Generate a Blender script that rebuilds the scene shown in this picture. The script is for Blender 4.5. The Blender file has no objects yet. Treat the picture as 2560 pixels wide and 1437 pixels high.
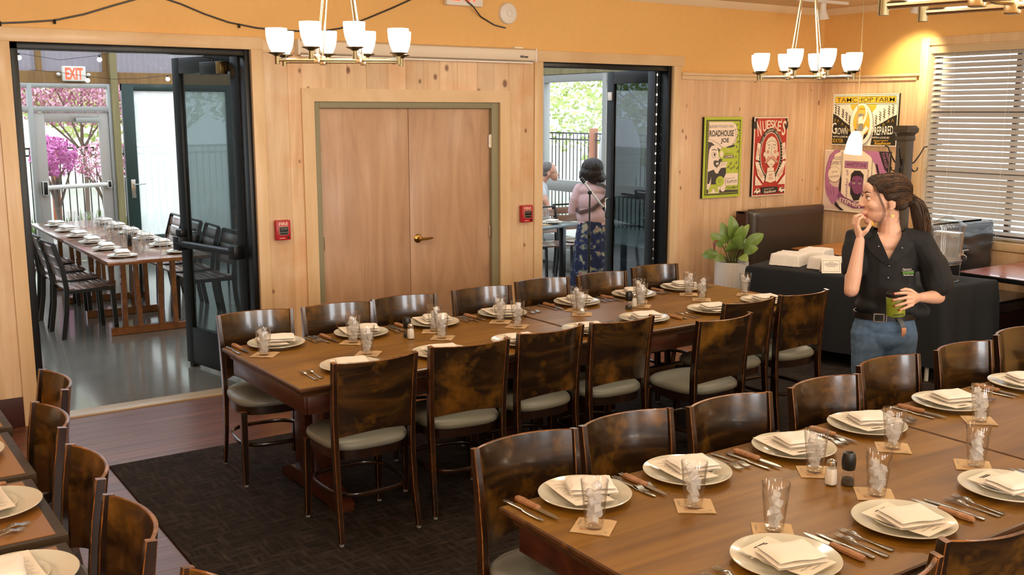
import bpy, bmesh, math, random
from mathutils import Vector, Matrix, Euler, noise as mnoise

# ------------------------------------------------------------------ camera, world, light, exposure
S = bpy.context.scene
COL = S.collection
PI = math.pi
D, XR, CEIL, TZ = 7.18, 8.77, 3.07, 0.75      # back wall, window wall, ceiling, table height


def R(a):
    return math.radians(a)


cam = bpy.data.objects.new('camera', bpy.data.cameras.new('camera'))
COL.objects.link(cam)
cam.location = (0, 0, 2.04)
cam.rotation_euler = (R(90 - 9.751), 0, R(-34.129))
cam.data.sensor_width = 36
cam.data.lens = 2556.57 / 2560 * 36
cam.data.clip_start = 0.05
cam.data.clip_end = 300
S.camera = cam
S.view_settings.view_transform = 'Standard'
S.view_settings.look = 'None'
S.view_settings.gamma = 1
S.view_settings.exposure = 0.34
S.view_settings.use_curve_mapping = False
S.cycles.use_denoising = True
S.cycles.max_bounces = 9
S.cycles.diffuse_bounces = 4
S.cycles.glossy_bounces = 4
S.cycles.transmission_bounces = 6
S.cycles.transparent_max_bounces = 24
S.cycles.caustics_reflective = False
S.cycles.caustics_refractive = False
S.cycles.sample_clamp_indirect = 4.0

wd = bpy.data.worlds.new('sky')
S.world = wd
wd.use_nodes = True
_bg = wd.node_tree.nodes['Background']
_bg.inputs[0].default_value = (0.86, 0.93, 1.0, 1)
_bg.inputs[1].default_value = 2.7


def lamp(name, kind, loc, energy, color, rot=(0, 0, 0), **kw):
    d = bpy.data.lights.new(name, kind)
    d.energy = energy
    d.color = color
    for k, v in kw.items():
        setattr(d, k, v)
    o = bpy.data.objects.new(name, d)
    COL.objects.link(o)
    o.location = loc
    o.rotation_euler = rot
    return o


WARM = (1.0, 0.89, 0.70)
# unseen fill lamps added at the ceiling to brighten the dining room
for _x, _y, _e in ((-0.6, -1.6, 24), (2.6, -1.9, 24), (5.8, -1.7, 24), (0.2, 2.0, 14), (4.6, 2.3, 14),
                   (7.4, 1.8, 16), (3.9, 4.0, 12), (1.2, 5.2, 12), (6.6, 4.2, 12)):
    lamp('ceiling_light', 'AREA', (_x, _y, CEIL - 0.03), _e, WARM, shape='DISK', size=0.5)
# unseen point lamps added, mostly behind the viewer, for more sideways fill
for _x, _y, _e in ((-1.6, -0.6, 75), (0.9, -2.6, 95), (3.6, -2.8, 95), (6.4, -2.4, 85), (-1.9, 2.6, 45), (7.2, 0.2, 50)):
    lamp('table_lamp_light', 'POINT', (_x, _y, 2.3), _e * 0.82, WARM, shadow_soft_size=0.28)
# area lamps added behind the viewer for cool fill and streaks on chair backs
for _x in (-0.85, 2.25, 5.25):
    lamp('window_daylight', 'AREA', (_x, -4.52, 1.7), 62, (0.92, 0.96, 1.0), (R(90), 0, 0), shape='RECTANGLE', size=1.25, size_y=1.55)


# ------------------------------------------------------------------ helpers: materials
def new_mat(name):
    m = bpy.data.materials.new(name)
    m.use_nodes = True
    nt = m.node_tree
    return m, nt, nt.nodes['Principled BSDF']


def node(nt, t, **kw):
    n = nt.nodes.new(t)
    for k, v in kw.items():
        if k.startswith('i_'):
            key = k[2:]
            n.inputs[int(key) if key.isdigit() else key].default_value = v
        else:
            setattr(n, k, v)
    return n


def setp(b, **kw):
    names = dict(rough='Roughness', metal='Metallic', spec='Specular IOR Level', coat='Coat Weight',
                 coatr='Coat Roughness', trans='Transmission Weight', ior='IOR', alpha='Alpha',
                 sheen='Sheen Weight', em='Emission Strength', sss='Subsurface Weight')
    for k, v in kw.items():
        b.inputs[names[k]].default_value = v


def c4(c):
    return (c[0], c[1], c[2], 1)


def hexc(h):
    h = h.lstrip('#')
    out = []
    for i in (0, 2, 4):
        v = int(h[i:i + 2], 16) / 255
        out.append(v / 12.92 if v <= 0.04045 else ((v + 0.055) / 1.055) ** 2.4)
    return tuple(out)


def plain(name, c, rough=0.5, bump=0.0, bscale=200, var=0.0, **kw):
    if isinstance(c, str):
        c = hexc(c)
    m, nt, b = new_mat(name)
    b.inputs['Base Color'].default_value = c4(c)
    setp(b, rough=rough, **kw)
    if bump or var:
        tc = node(nt, 'ShaderNodeTexCoord')
        nz = node(nt, 'ShaderNodeTexNoise', i_Scale=bscale, i_Detail=3.0)
        nt.links.new(tc.outputs['Object'], nz.inputs['Vector'])
        if bump:
            bp = node(nt, 'ShaderNodeBump', i_Strength=bump, i_Distance=0.002)
            nt.links.new(nz.outputs['Fac'], bp.inputs['Height'])
            nt.links.new(bp.outputs['Normal'], b.inputs['Normal'])
        if var:
            nz2 = node(nt, 'ShaderNodeTexNoise', i_Scale=bscale * 0.12, i_Detail=4.0)
            nt.links.new(tc.outputs['Object'], nz2.inputs['Vector'])
            mp = node(nt, 'ShaderNodeMapRange', i_1=0.3, i_2=0.7, i_3=1 - var, i_4=1 + var)
            nt.links.new(nz2.outputs['Fac'], mp.inputs[0])
            hs = node(nt, 'ShaderNodeHueSaturation', i_Color=c4(c))
            nt.links.new(mp.outputs[0], hs.inputs['Value'])
            nt.links.new(hs.outputs[0], b.inputs['Base Color'])
    return m


def ramp(nt, stops):
    r = node(nt, 'ShaderNodeValToRGB')
    e = r.color_ramp.elements
    while len(e) < len(stops):
        e.new(0.5)
    for i, (p, c) in enumerate(stops):
        e[i].position = p
        e[i].color = c4(hexc(c) if isinstance(c, str) else c)
    return r


def wood(name, stops, scale=(2, 14, 14), rough=0.4, coat=0.0, bv=0.0, knots=None, patch=None, rnd=True, dist=1.2,
         bump=0.03, coatr=0.15, spec=0.5):
    """Grain noise stretched along one object axis; optional per-board value, knots and worn patches."""
    m, nt, b = new_mat(name)
    L = nt.links.new
    tc = node(nt, 'ShaderNodeTexCoord')
    vec = tc.outputs['Object']
    if rnd:
        oi = node(nt, 'ShaderNodeObjectInfo')
        mul = node(nt, 'ShaderNodeVectorMath', operation='SCALE', i_Scale=37.0)
        cb = node(nt, 'ShaderNodeCombineXYZ')
        L(oi.outputs['Random'], cb.inputs[0])
        L(oi.outputs['Random'], cb.inputs[1])
        L(oi.outputs['Random'], cb.inputs[2])
        L(cb.outputs[0], mul.inputs[0])
        ad = node(nt, 'ShaderNodeVectorMath', operation='ADD')
        L(vec, ad.inputs[0])
        L(mul.outputs[0], ad.inputs[1])
        vec = ad.outputs[0]
    base_vec = vec
    if bv:
        at = node(nt, 'ShaderNodeAttribute', attribute_name='bv')
        ml = node(nt, 'ShaderNodeMath', operation='MULTIPLY', i_1=23.0)
        L(at.outputs['Fac'], ml.inputs[0])
        cb2 = node(nt, 'ShaderNodeCombineXYZ')
        for i in range(3):
            L(ml.outputs[0], cb2.inputs[i])
        ad2 = node(nt, 'ShaderNodeVectorMath', operation='ADD')
        L(vec, ad2.inputs[0])
        L(cb2.outputs[0], ad2.inputs[1])
        vec = ad2.outputs[0]
    mp = node(nt, 'ShaderNodeMapping')
    mp.inputs['Scale'].default_value = scale
    L(vec, mp.inputs['Vector'])
    nz = node(nt, 'ShaderNodeTexNoise', i_Scale=1.0, i_Detail=6.0, i_Roughness=0.6, i_Distortion=dist)
    L(mp.outputs[0], nz.inputs['Vector'])
    rp = ramp(nt, stops)
    L(nz.outputs['Fac'], rp.inputs['Fac'])
    col = rp.outputs[0]
    if patch:
        pc, ps, lo, hi = patch
        n2 = node(nt, 'ShaderNodeTexNoise', i_Scale=ps, i_Detail=4.0, i_Roughness=0.65)
        L(base_vec, n2.inputs['Vector'])
        mr = node(nt, 'ShaderNodeMapRange', i_1=lo, i_2=hi)
        L(n2.outputs['Fac'], mr.inputs[0])
        mx = node(nt, 'ShaderNodeMix', data_type='RGBA')
        L(mr.outputs[0], mx.inputs[0])
        L(col, mx.inputs[6])
        mx.inputs[7].default_value = c4(hexc(pc) if isinstance(pc, str) else pc)
        col = mx.outputs[2]
    if knots:
        kc, ksc, kr = knots
        sp = node(nt, 'ShaderNodeSeparateXYZ')
        L(vec, sp.inputs[0])
        sm = node(nt, 'ShaderNodeMath', operation='ADD')
        L(sp.outputs[0], sm.inputs[0])
        L(sp.outputs[1], sm.inputs[1])
        ck = node(nt, 'ShaderNodeCombineXYZ')
        L(sm.outputs[0], ck.inputs[0])
        L(sp.outputs[2], ck.inputs[1])
        mk = node(nt, 'ShaderNodeMapping')
        mk.inputs['Scale'].default_value = ksc
        L(ck.outputs[0], mk.inputs['Vector'])
        vo = node(nt, 'ShaderNodeTexVoronoi', voronoi_dimensions='2D', i_Scale=1.0)
        L(mk.outputs[0], vo.inputs['Vector'])
        kp = node(nt, 'ShaderNodeSeparateColor')
        L(vo.outputs['Color'], kp.inputs[0])
        kr_ = node(nt, 'ShaderNodeMath', operation='MULTIPLY_ADD', i_1=kr * 1.9, i_2=-kr * 0.7)
        L(kp.outputs[0], kr_.inputs[0])
        kd = node(nt, 'ShaderNodeMath', operation='SUBTRACT')
        L(kr_.outputs[0], kd.inputs[0])
        L(vo.outputs['Distance'], kd.inputs[1])
        mr = node(nt, 'ShaderNodeMapRange', i_1=-kr * 0.12, i_2=kr * 0.5, i_3=0.0, i_4=0.92)
        L(kd.outputs[0], mr.inputs[0])
        mx = node(nt, 'ShaderNodeMix', data_type='RGBA')
        L(mr.outputs[0], mx.inputs[0])
        L(col, mx.inputs[6])
        mx.inputs[7].default_value = c4(hexc(kc))
        col = mx.outputs[2]
    if bv:
        mr = node(nt, 'ShaderNodeMapRange', i_3=1 - bv, i_4=1 + bv)
        L(at.outputs['Fac'], mr.inputs[0])
        hs = node(nt, 'ShaderNodeHueSaturation')
        L(mr.outputs[0], hs.inputs['Value'])
        L(col, hs.inputs['Color'])
        col = hs.outputs[0]
    L(col, b.inputs['Base Color'])
    setp(b, rough=rough, coat=coat, coatr=coatr, spec=spec)
    if bump:
        bp = node(nt, 'ShaderNodeBump', i_Strength=bump * 4, i_Distance=0.001)
        L(nz.outputs['Fac'], bp.inputs['Height'])
        L(bp.outputs['Normal'], b.inputs['Normal'])
    return m


def thin_glass(name, tint=(1, 1, 1), edge=0.5, rough=0.02, haze=0.0, refl=(1, 1, 1), rim=1.0):
    """Clear sheet or thin-walled glass: lets light straight through, mirrors at grazing angles."""
    m, nt, b = new_mat(name)
    L = nt.links.new
    nt.nodes.remove(b)
    out = nt.nodes['Material Output']
    tr = node(nt, 'ShaderNodeBsdfTransparent', i_Color=c4(tint))
    if rim < 1:
        lw = node(nt, 'ShaderNodeLayerWeight', i_Blend=0.5)
        p2 = node(nt, 'ShaderNodeMath', operation='POWER', i_1=2.6)
        L(lw.outputs['Facing'], p2.inputs[0])
        cm = node(nt, 'ShaderNodeMix', data_type='RGBA')
        L(p2.outputs[0], cm.inputs[0])
        cm.inputs[6].default_value = c4(tint)
        cm.inputs[7].default_value = c4([x * rim for x in tint])
        L(cm.outputs[2], tr.inputs[0])
    gl = node(nt, 'ShaderNodeBsdfAnisotropic', i_Roughness=rough, i_Color=c4(refl))
    fr = node(nt, 'ShaderNodeLayerWeight', i_Blend=0.5)
    mx = node(nt, 'ShaderNodeMixShader')
    pw = node(nt, 'ShaderNodeMath', operation='POWER', i_1=4.5)
    L(fr.outputs['Facing'], pw.inputs[0])
    sc = node(nt, 'ShaderNodeMath', operation='MULTIPLY_ADD', i_1=edge, i_2=0.04)
    L(pw.outputs[0], sc.inputs[0])
    L(sc.outputs[0], mx.inputs[0])
    L(tr.outputs[0], mx.inputs[1])
    L(gl.outputs[0], mx.inputs[2])
    last = mx
    if haze:
        df = node(nt, 'ShaderNodeBsdfDiffuse', i_Color=(0.9, 0.9, 0.9, 1))
        m2 = node(nt, 'ShaderNodeMixShader', i_0=haze)
        L(mx.outputs[0], m2.inputs[1])
        L(df.outputs[0], m2.inputs[2])
        last = m2
    L(last.outputs[0], out.inputs[0])
    return m


def emissive(name, c, s, base=None):
    if isinstance(c, str):
        c = hexc(c)
    m, nt, b = new_mat(name)
    b.inputs['Base Color'].default_value = c4(base or c)
    b.inputs['Emission Color'].default_value = c4(c)
    setp(b, em=s, rough=0.35)
    return m


# ------------------------------------------------------------------ helpers: meshes and objects
class B:
    """Collects shapes in one bmesh; build() links them as one mesh object."""

    def __init__(s):
        s.bm = bmesh.new()
        s.bv = s.bm.faces.layers.float.new('bv')

    def tagf(s, faces, mi=0, bv=None):
        for f in faces:
            f.material_index = mi
            if bv is not None:
                f[s.bv] = bv

    def box(s, c, size, rot=None, bev=0.0, seg=2, mi=0, bv=None, emi=None):
        M = Matrix.Translation(c) @ (rot.to_matrix().to_4x4() if isinstance(rot, Euler) else (rot or Matrix())) @ Matrix.Diagonal((*size, 1))
        r = bmesh.ops.create_cube(s.bm, size=1, matrix=M)
        vs = r['verts']
        fs = list({f for v in vs for f in v.link_faces})
        s.tagf(fs, mi, bv)
        if bev:
            es = list({e for v in vs for e in v.link_edges})
            rb = bmesh.ops.bevel(s.bm, geom=es, offset=bev, segments=seg, affect='EDGES', profile=0.5)
            if emi is not None or bv is not None:
                s.tagf(rb['faces'], mi if emi is None else emi, bv)
        return s

    def mm(s, x0, x1, y0, y1, z0, z1, **k):
        return s.box(((x0 + x1) / 2, (y0 + y1) / 2, (z0 + z1) / 2), (abs(x1 - x0), abs(y1 - y0), abs(z1 - z0)), **k)

    def lathe(s, prof, n=32, c=(0, 0, 0), rot=None, mi=0, flute=0, fl=0.0, close=True):
        M = Matrix.Translation(c) @ (rot.to_matrix().to_4x4() if isinstance(rot, Euler) else (rot or Matrix()))
        rows = []
        for (r, z) in prof:
            if r < 1e-6:
                rows.append([s.bm.verts.new(M @ Vector((0, 0, z)))])
            else:
                row = []
                for i in range(n):
                    a = 2 * PI * i / n
                    rr = r * (1 + (fl * math.cos(flute * a) if flute else 0))
                    row.append(s.bm.verts.new(M @ Vector((rr * math.cos(a), rr * math.sin(a), z))))
                rows.append(row)
        for a, b in zip(rows, rows[1:]):
            s.bridge(a, b, mi)
        return s

    def bridge(s, a, b, mi=0):
        n = max(len(a), len(b))
        for i in range(n):
            j = (i + 1) % n
            if len(a) == 1 and len(b) == 1:
                return
            if len(a) == 1:
                vs = (a[0], b[j], b[i])
            elif len(b) == 1:
                vs = (a[i], a[j], b[0])
            else:
                vs = (a[i], a[j], b[j], b[i])
            try:
                f = s.bm.faces.new(vs)
                f.material_index = mi
            except ValueError:
                pass

    def tube(s, pts, r, n=8, mi=0, cap=True, closed=False, flat=1.0, up=None):
        pts = [Vector(p) for p in pts]
        rs = r if isinstance(r, (list, tuple)) else [r] * len(pts)
        rows = []
        prev = None
        m = len(pts)
        for i, p in enumerate(pts):
            if closed:
                t = pts[(i + 1) % m] - pts[i - 1]
            else:
                t = pts[min(i + 1, m - 1)] - pts[max(i - 1, 0)]
            t.normalize()
            if prev is None:
                u = Vector(up) if up else (Vector((0, 0, 1)) if abs(t.z) < 0.9 else Vector((1, 0, 0)))
            else:
                u = prev
            u = (u - t * u.dot(t)).normalized()
            prev = u
            w = t.cross(u)
            rows.append([s.bm.verts.new(p + u * (rs[i] * math.cos(2 * PI * k / n)) + w * (rs[i] * flat * math.sin(2 * PI * k / n))) for k in range(n)])
        for a, b in zip(rows, rows[1:]):
            s.bridge(a, b, mi)
        if closed:
            s.bridge(rows[-1], rows[0], mi)
        elif cap:
            for row, rev in ((rows[0], True), (rows[-1], False)):
                f = s.bm.faces.new(list(reversed(row)) if rev else row)
                f.material_index = mi
        return s

    def bar(s, pts, w, h, mi=0, emi=None, bev=0.0, axis=(1, 0, 0), bv=None):
        """Rectangular section swept along pts; w along axis, h across; w,h may be lists."""
        pts = [Vector(p) for p in pts]
        m = len(pts)
        ws = w if isinstance(w, (list, tuple)) else [w] * m
        hs = h if isinstance(h, (list, tuple)) else [h] * m
        ax = Vector(axis)
        rows = []
        for i, p in enumerate(pts):
            t = (pts[min(i + 1, m - 1)] - pts[max(i - 1, 0)]).normalized()
            u = (ax - t * ax.dot(t)).normalized()
            v = t.cross(u)
            a, b = ws[i] / 2, hs[i] / 2
            c = min(bev, a * 0.6, b * 0.6)
            if c > 0:
                q = [(-a + c, -b), (a - c, -b), (a, -b + c), (a, b - c), (a - c, b), (-a + c, b), (-a, b - c), (-a, -b + c)]
            else:
                q = [(-a, -b), (a, -b), (a, b), (-a, b)]
            rows.append([s.bm.verts.new(p + u * x + v * y) for x, y in q])
        n = len(rows[0])
        for a, b in zip(rows, rows[1:]):
            for i in range(n):
                j = (i + 1) % n
                f = s.bm.faces.new((a[i], a[j], b[j], b[i]))
                f.material_index = emi if (emi is not None and n == 8 and i % 2 == 1) else mi
                if bv is not None:
                    f[s.bv] = bv
        for row, rev in ((rows[0], True), (rows[-1], False)):
            f = s.bm.faces.new(list(reversed(row)) if rev else row)
            f.material_index = mi if emi is None else emi
        return s

    def rings(s, outline, levels, mi=0, top=True, bot=True):
        """Stack scaled copies of a closed 2-D outline: levels = [(scale, z)] or [(scale, z, dx, dy)]."""
        rows = []
        for lv in levels:
            k, z = lv[0], lv[1]
            dx, dy = (lv[2], lv[3]) if len(lv) > 2 else (0, 0)
            rows.append([s.bm.verts.new((x * k + dx, y * k + dy, z)) for x, y in outline])
        for a, b in zip(rows, rows[1:]):
            s.bridge(a, b, mi)
        if bot:
            s.bm.faces.new(list(reversed(rows[0]))).material_index = mi
        if top:
            s.bm.faces.new(rows[-1]).material_index = mi
        return s

    def poly(s, pts, mi=0, bv=None):
        f = s.bm.faces.new([s.bm.verts.new(p) for p in pts])
        f.material_index = mi
        if bv is not None:
            f[s.bv] = bv
        return s

    def prism(s, pts2, z0, z1, mi=0, M=None, bv=None):
        M = M or Matrix()
        a = [s.bm.verts.new(M @ Vector((x, y, z0))) for x, y in pts2]
        b = [s.bm.verts.new(M @ Vector((x, y, z1))) for x, y in pts2]
        n = len(a)
        fs = []
        for i in range(n):
            j = (i + 1) % n
            fs.append(s.bm.faces.new((a[i], a[j], b[j], b[i])))
        fs.append(s.bm.faces.new(list(reversed(a))))
        fs.append(s.bm.faces.new(b))
        s.tagf(fs, mi, bv)
        return s

    def grid(s, fn, nu, nv, mi=0, wrap=False):
        """fn(u, v) -> point, u, v in 0..1."""
        rows = [[s.bm.verts.new(fn(i / nu, j / nv)) for i in range(nu if wrap else nu + 1)] for j in range(nv + 1)]
        for a, b in zip(rows, rows[1:]):
            for i in range(nu):
                j = (i + 1) % len(a) if wrap else i + 1
                f = s.bm.faces.new((a[i], a[j], b[j], b[i]))
                f.material_index = mi
        return s

    def ball(s, c, r, u=16, v=10, rot=None, mi=0):
        rr = (r, r, r) if isinstance(r, (int, float)) else r
        M = Matrix.Translation(c) @ (rot.to_matrix().to_4x4() if isinstance(rot, Euler) else (rot or Matrix())) @ Matrix.Diagonal((*rr, 1))
        q = bmesh.ops.create_uvsphere(s.bm, u_segments=u, v_segments=v, radius=1, matrix=M)
        for f in {f for w in q['verts'] for f in w.link_faces}:
            f.material_index = mi
        return s

    def add_mesh(s, me, M, mi=0):
        n0 = len(s.bm.faces)
        nv = len(s.bm.verts)
        s.bm.from_mesh(me)
        s.bm.verts.ensure_lookup_table()
        s.bm.faces.ensure_lookup_table()
        for v in s.bm.verts[nv:]:
            v.co = M @ v.co
        for f in s.bm.faces[n0:]:
            f.material_index = mi
        return s

    def mesh(s, name, mats, smooth=35, recalc=True):
        if recalc:
            bmesh.ops.recalc_face_normals(s.bm, faces=s.bm.faces)
        me = bpy.data.meshes.new(name)
        s.bm.to_mesh(me)
        s.bm.free()
        for m in (mats if isinstance(mats, (list, tuple)) else [mats]):
            me.materials.append(m)
        if smooth:
            me.polygons.foreach_set('use_smooth', [True] * len(me.polygons))
            me.set_sharp_from_angle(angle=R(smooth))
        return me

    def build(s, name, mats, parent=None, loc=None, smooth=35, recalc=True, rot=None):
        return link(name, s.mesh(name, mats, smooth, recalc), parent, loc, rot)


def link(name, me, parent=None, loc=None, rot=None):
    o = bpy.data.objects.new(name, me)
    COL.objects.link(o)
    if parent is not None:
        o.parent = parent
    if loc is not None:
        o.location = loc
    if rot is not None:
        o.rotation_euler = rot
    return o


def tag(o, label=None, cat=None, group=None, kind=None):
    if label:
        o['label'] = label
    if cat:
        o['category'] = cat
    if group:
        o['group'] = group
    if kind:
        o['kind'] = kind
    return o


def thing(name, label, cat, loc=(0, 0, 0), rz=0.0, group=None):
    o = bpy.data.objects.new(name, None)
    o.empty_display_size = 0.1
    COL.objects.link(o)
    o.location = loc
    o.rotation_euler = (0, 0, rz)
    return tag(o, label, cat, group)


KIDS = {}


def dup(root, loc=None, rz=None, label=None, group=None, rot=None):
    """Copy a thing with its parts and their sub-parts."""
    def cp(o, par):
        c = o.copy()
        COL.objects.link(c)
        if par is not None:
            c.parent = par
        for ch in kids(o):
            cp(ch, c)
        return c
    r = cp(root, None)
    if loc is not None:
        r.location = loc
    if rz is not None:
        r.rotation_euler = (0, 0, rz)
    if rot is not None:
        r.rotation_euler = rot
    if label:
        r['label'] = label
    if group:
        r['group'] = group
    return r


def kids(o):
    if o.name not in KIDS:
        KIDS[o.name] = [c for c in o.children]
    return KIDS[o.name]


class Series:
    """Hands out the prototype first, then copies of it."""

    def __init__(s, proto):
        s.proto, s.used = proto, False

    def put(s, loc, rz=0.0, label=None, group=None, rot=None):
        if not s.used:
            s.used = True
            o = s.proto
            kids(o)
            o.location = loc
            o.rotation_euler = rot or (0, 0, rz)
            return tag(o, label, None, group)
        return dup(s.proto, loc, rz, label, group, rot)


def struct(name, b, mats, parent=None, smooth=35, loc=None):
    o = b.build(name, mats, parent, loc, smooth)
    if parent is None:
        o['kind'] = 'structure'
    return o


_TXT = {}


def text_me(t, bold=0.0, shear=0.0, extr=0.0, space=1.0):
    """Mesh of a line of lettering, normalised to start at x=0, baseline y=0."""
    k = (t, bold, shear, extr, space)
    if k in _TXT:
        return _TXT[k]
    cu = bpy.data.curves.new('lettering', 'FONT')
    cu.body = t
    cu.offset = bold
    cu.shear = shear
    cu.extrude = extr
    cu.space_character = space
    cu.resolution_u = 3
    o = bpy.data.objects.new('lettering', cu)
    COL.objects.link(o)
    dg = bpy.context.evaluated_depsgraph_get()
    dg.update()
    me = bpy.data.meshes.new_from_object(o.evaluated_get(dg))
    bpy.data.objects.remove(o)
    xs = [v.co.x for v in me.vertices] or [0, 1]
    ys = [v.co.y for v in me.vertices] or [0, 1]
    _TXT[k] = (me, min(xs), max(xs), min(ys), max(ys))
    return _TXT[k]


def put_text(b, t, x, y, w, h, M, mi=0, z=0.0, rot=0.0, bold=0.0, shear=0.0, space=1.0, extr=0.0):
    """Lettering centred on (x, y) filling w by h on the plane given by M."""
    me, x0, x1, y0, y1 = text_me(t, bold, shear, extr, space)
    sx, sy = w / max(x1 - x0, 1e-6), h / max(y1 - y0, 1e-6)
    T = M @ Matrix.Translation((x, y, z)) @ Matrix.Rotation(rot, 4, 'Z') @ Matrix.Diagonal((sx, sy, 1, 1)) @ Matrix.Translation((-(x0 + x1) / 2, -(y0 + y1) / 2, 0))
    b.add_mesh(me, T, mi)


def ell(cx, cy, rx, ry, n=28, a0=0.0, a1=2 * PI):
    full = abs(a1 - a0 - 2 * PI) < 1e-6
    return [(cx + rx * math.cos(a0 + (a1 - a0) * i / (n if full else n - 1)), cy + ry * math.sin(a0 + (a1 - a0) * i / (n if full else n - 1))) for i in range(n)]


def rrect(w, h, r, n=5):
    o = []
    for cx, cy, a in ((w / 2 - r, h / 2 - r, 0), (-w / 2 + r, h / 2 - r, 90), (-w / 2 + r, -h / 2 + r, 180), (w / 2 - r, -h / 2 + r, 270)):
        for i in range(n + 1):
            t = R(a + 90 * i / n)
            o.append((cx + r * math.cos(t), cy + r * math.sin(t)))
    return o


ORD = ['first', 'second', 'third', 'fourth', 'fifth', 'sixth', 'seventh', 'eighth', 'ninth', 'tenth']
random.seed(7)

# ------------------------------------------------------------------ materials
M = {}
PINE = [(0.25, '#c8a47c'), (0.5, '#dabb95'), (0.75, '#e7ceab')]
M['pine'] = wood('knotty_pine', PINE, scale=(9, 9, 0.8), rough=0.45, bv=0.10, rnd=False, coat=0.15,
                 knots=('#6f3f1c', (4.3, 3.0, 1.0), 0.095), patch=('#cf9763', 1.3, 0.5, 0.78))
M['bead'] = wood('pine_beadboard', [(0.25, '#cb9f75'), (0.5, '#d9b189'), (0.75, '#e3c29c')], scale=(10, 10, 0.9), rough=0.45, bv=0.06,
                 rnd=False, coat=0.1, knots=('#7a4a22', (5.0, 2.6, 1.0), 0.07))
M['trim'] = wood('pine_trim', [(0.25, '#ceab7e'), (0.5, '#dbbc92'), (0.75, '#e4c9a3')], scale=(1.5, 6, 1.5), rough=0.42, rnd=True, coat=0.15)
M['trimv'] = wood('pine_trim_upright', [(0.25, '#ceab7e'), (0.5, '#dbbc92'), (0.75, '#e4c9a3')], scale=(7, 7, 0.7), rough=0.42, rnd=True, coat=0.15)
M['birch'] = wood('birch_veneer', [(0.3, '#ab866a'), (0.5, '#ba9576'), (0.72, '#c6a184')], scale=(5, 5, 0.55), rough=0.42, rnd=True, dist=2.6, coat=0.1)
M['paint'] = plain('mustard_orange_paint', '#e5b56d', 0.6, bump=0.08, bscale=160, var=0.02)
M['ceil'] = plain('cream_ceiling', '#d9c2a0', 0.8, bump=0.05, bscale=90)
M['floorwood'] = wood('red_brown_floorboards', [(0.25, '#512c1d'), (0.5, '#6c402a'), (0.78, '#80523a')], scale=(0.9, 9, 9), rough=0.36, bv=0.12, rnd=False,
                      coat=0.12, coatr=0.25, spec=0.35, patch=('#3a2418', 2.2, 0.62, 0.75))
M['basebd'] = plain('dark_red_baseboard', '#3c1c18', 0.45)
M['green_frame'] = plain('olive_grey_door_frame', '#8a8468', 0.5)
M['blackal'] = plain('black_anodised_frame', '#17191b', 0.35, metal=0.3)
M['glass'] = thin_glass('clear_glazing', (0.95, 0.97, 0.97), edge=0.8)
M['doorglass'] = thin_glass('dark_door_glazing', (0.46, 0.50, 0.50), edge=0.9)  # tint darkened to imitate grey reflections in the pane
M['doorglassdark'] = thin_glass('smoked_door_glazing', (0.22, 0.26, 0.28), edge=0.8)  # deeper tint stands in for the dark porch reflections
M['brass'] = plain('aged_brass', '#b08a4a', 0.28, metal=1.0)
M['steel'] = plain('satin_steel', '#b9b7b2', 0.25, metal=1.0)
M['chrome'] = plain('polished_chrome', '#dddddd', 0.1, metal=1.0)
M['nickel'] = plain('brushed_nickel', '#cfc3a8', 0.24, metal=1.0)
M['darknick'] = plain('dark_nickel_cup', '#857a5c', 0.35, metal=1.0)
M['white'] = plain('white_plastic', '#e6e1d8', 0.4)
M['black'] = plain('black_plastic', '#0d0d0e', 0.35)
M['red'] = plain('fire_red', '#b3202a', 0.35)
M['lamp'] = emissive('lit_opal_glass', (1.0, 0.93, 0.82), 7.0, (0.9, 0.9, 0.9))
M['bulb'] = emissive('lit_bulb', (1.0, 0.9, 0.75), 14.0)
M['exitred'] = emissive('lit_exit_letters', (1.0, 0.09, 0.04), 1.05)
M['concrete'] = plain('polished_concrete', '#6f6c64', 0.16, var=0.10, bscale=22, coat=0.3, coatr=0.1)
M['alu'] = plain('grey_aluminium', '#a7a8a4', 0.4, metal=0.35)
M['cedar'] = wood('cedar_timber', [(0.3, '#7d5a34'), (0.55, '#94703f'), (0.8, '#a98450')], scale=(8, 8, 0.8), rough=0.6)
M['treated'] = wood('treated_timber', [(0.3, '#7c7048'), (0.55, '#8f8258'), (0.8, '#a09468')], scale=(8, 8, 0.8), rough=0.65)
M['greendoor'] = plain('dark_green_paint', '#1f3733', 0.35)


def rug_mat():
    m, nt, b = new_mat('dark_carpet')
    L = nt.links.new
    tc = node(nt, 'ShaderNodeTexCoord')
    cols = []
    for sc in ((26, 4, 1), (4, 26, 1)):
        mp = node(nt, 'ShaderNodeMapping')
        mp.inputs['Scale'].default_value = sc
        L(tc.outputs['Object'], mp.inputs[0])
        nz = node(nt, 'ShaderNodeTexNoise', i_Scale=1.6, i_Detail=3.0)
        L(mp.outputs[0], nz.inputs['Vector'])
        cols.append(nz)
    mx = node(nt, 'ShaderNodeMath', operation='MAXIMUM')
    L(cols[0].outputs['Fac'], mx.inputs[0])
    L(cols[1].outputs['Fac'], mx.inputs[1])
    rp = ramp(nt, [(0.45, '#211b17'), (0.6, '#332a24'), (0.75, '#463a31')])
    L(mx.outputs[0], rp.inputs[0])
    fine = node(nt, 'ShaderNodeTexNoise', i_Scale=260.0, i_Detail=2.0)
    L(tc.outputs['Object'], fine.inputs['Vector'])
    bp = node(nt, 'ShaderNodeBump', i_Strength=0.6, i_Distance=0.004)
    L(fine.outputs['Fac'], bp.inputs['Height'])
    L(bp.outputs[0], b.inputs['Normal'])
    L(rp.outputs[0], b.inputs['Base Color'])
    setp(b, rough=0.95, spec=0.15)
    return m


M['carpet'] = rug_mat()


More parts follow.
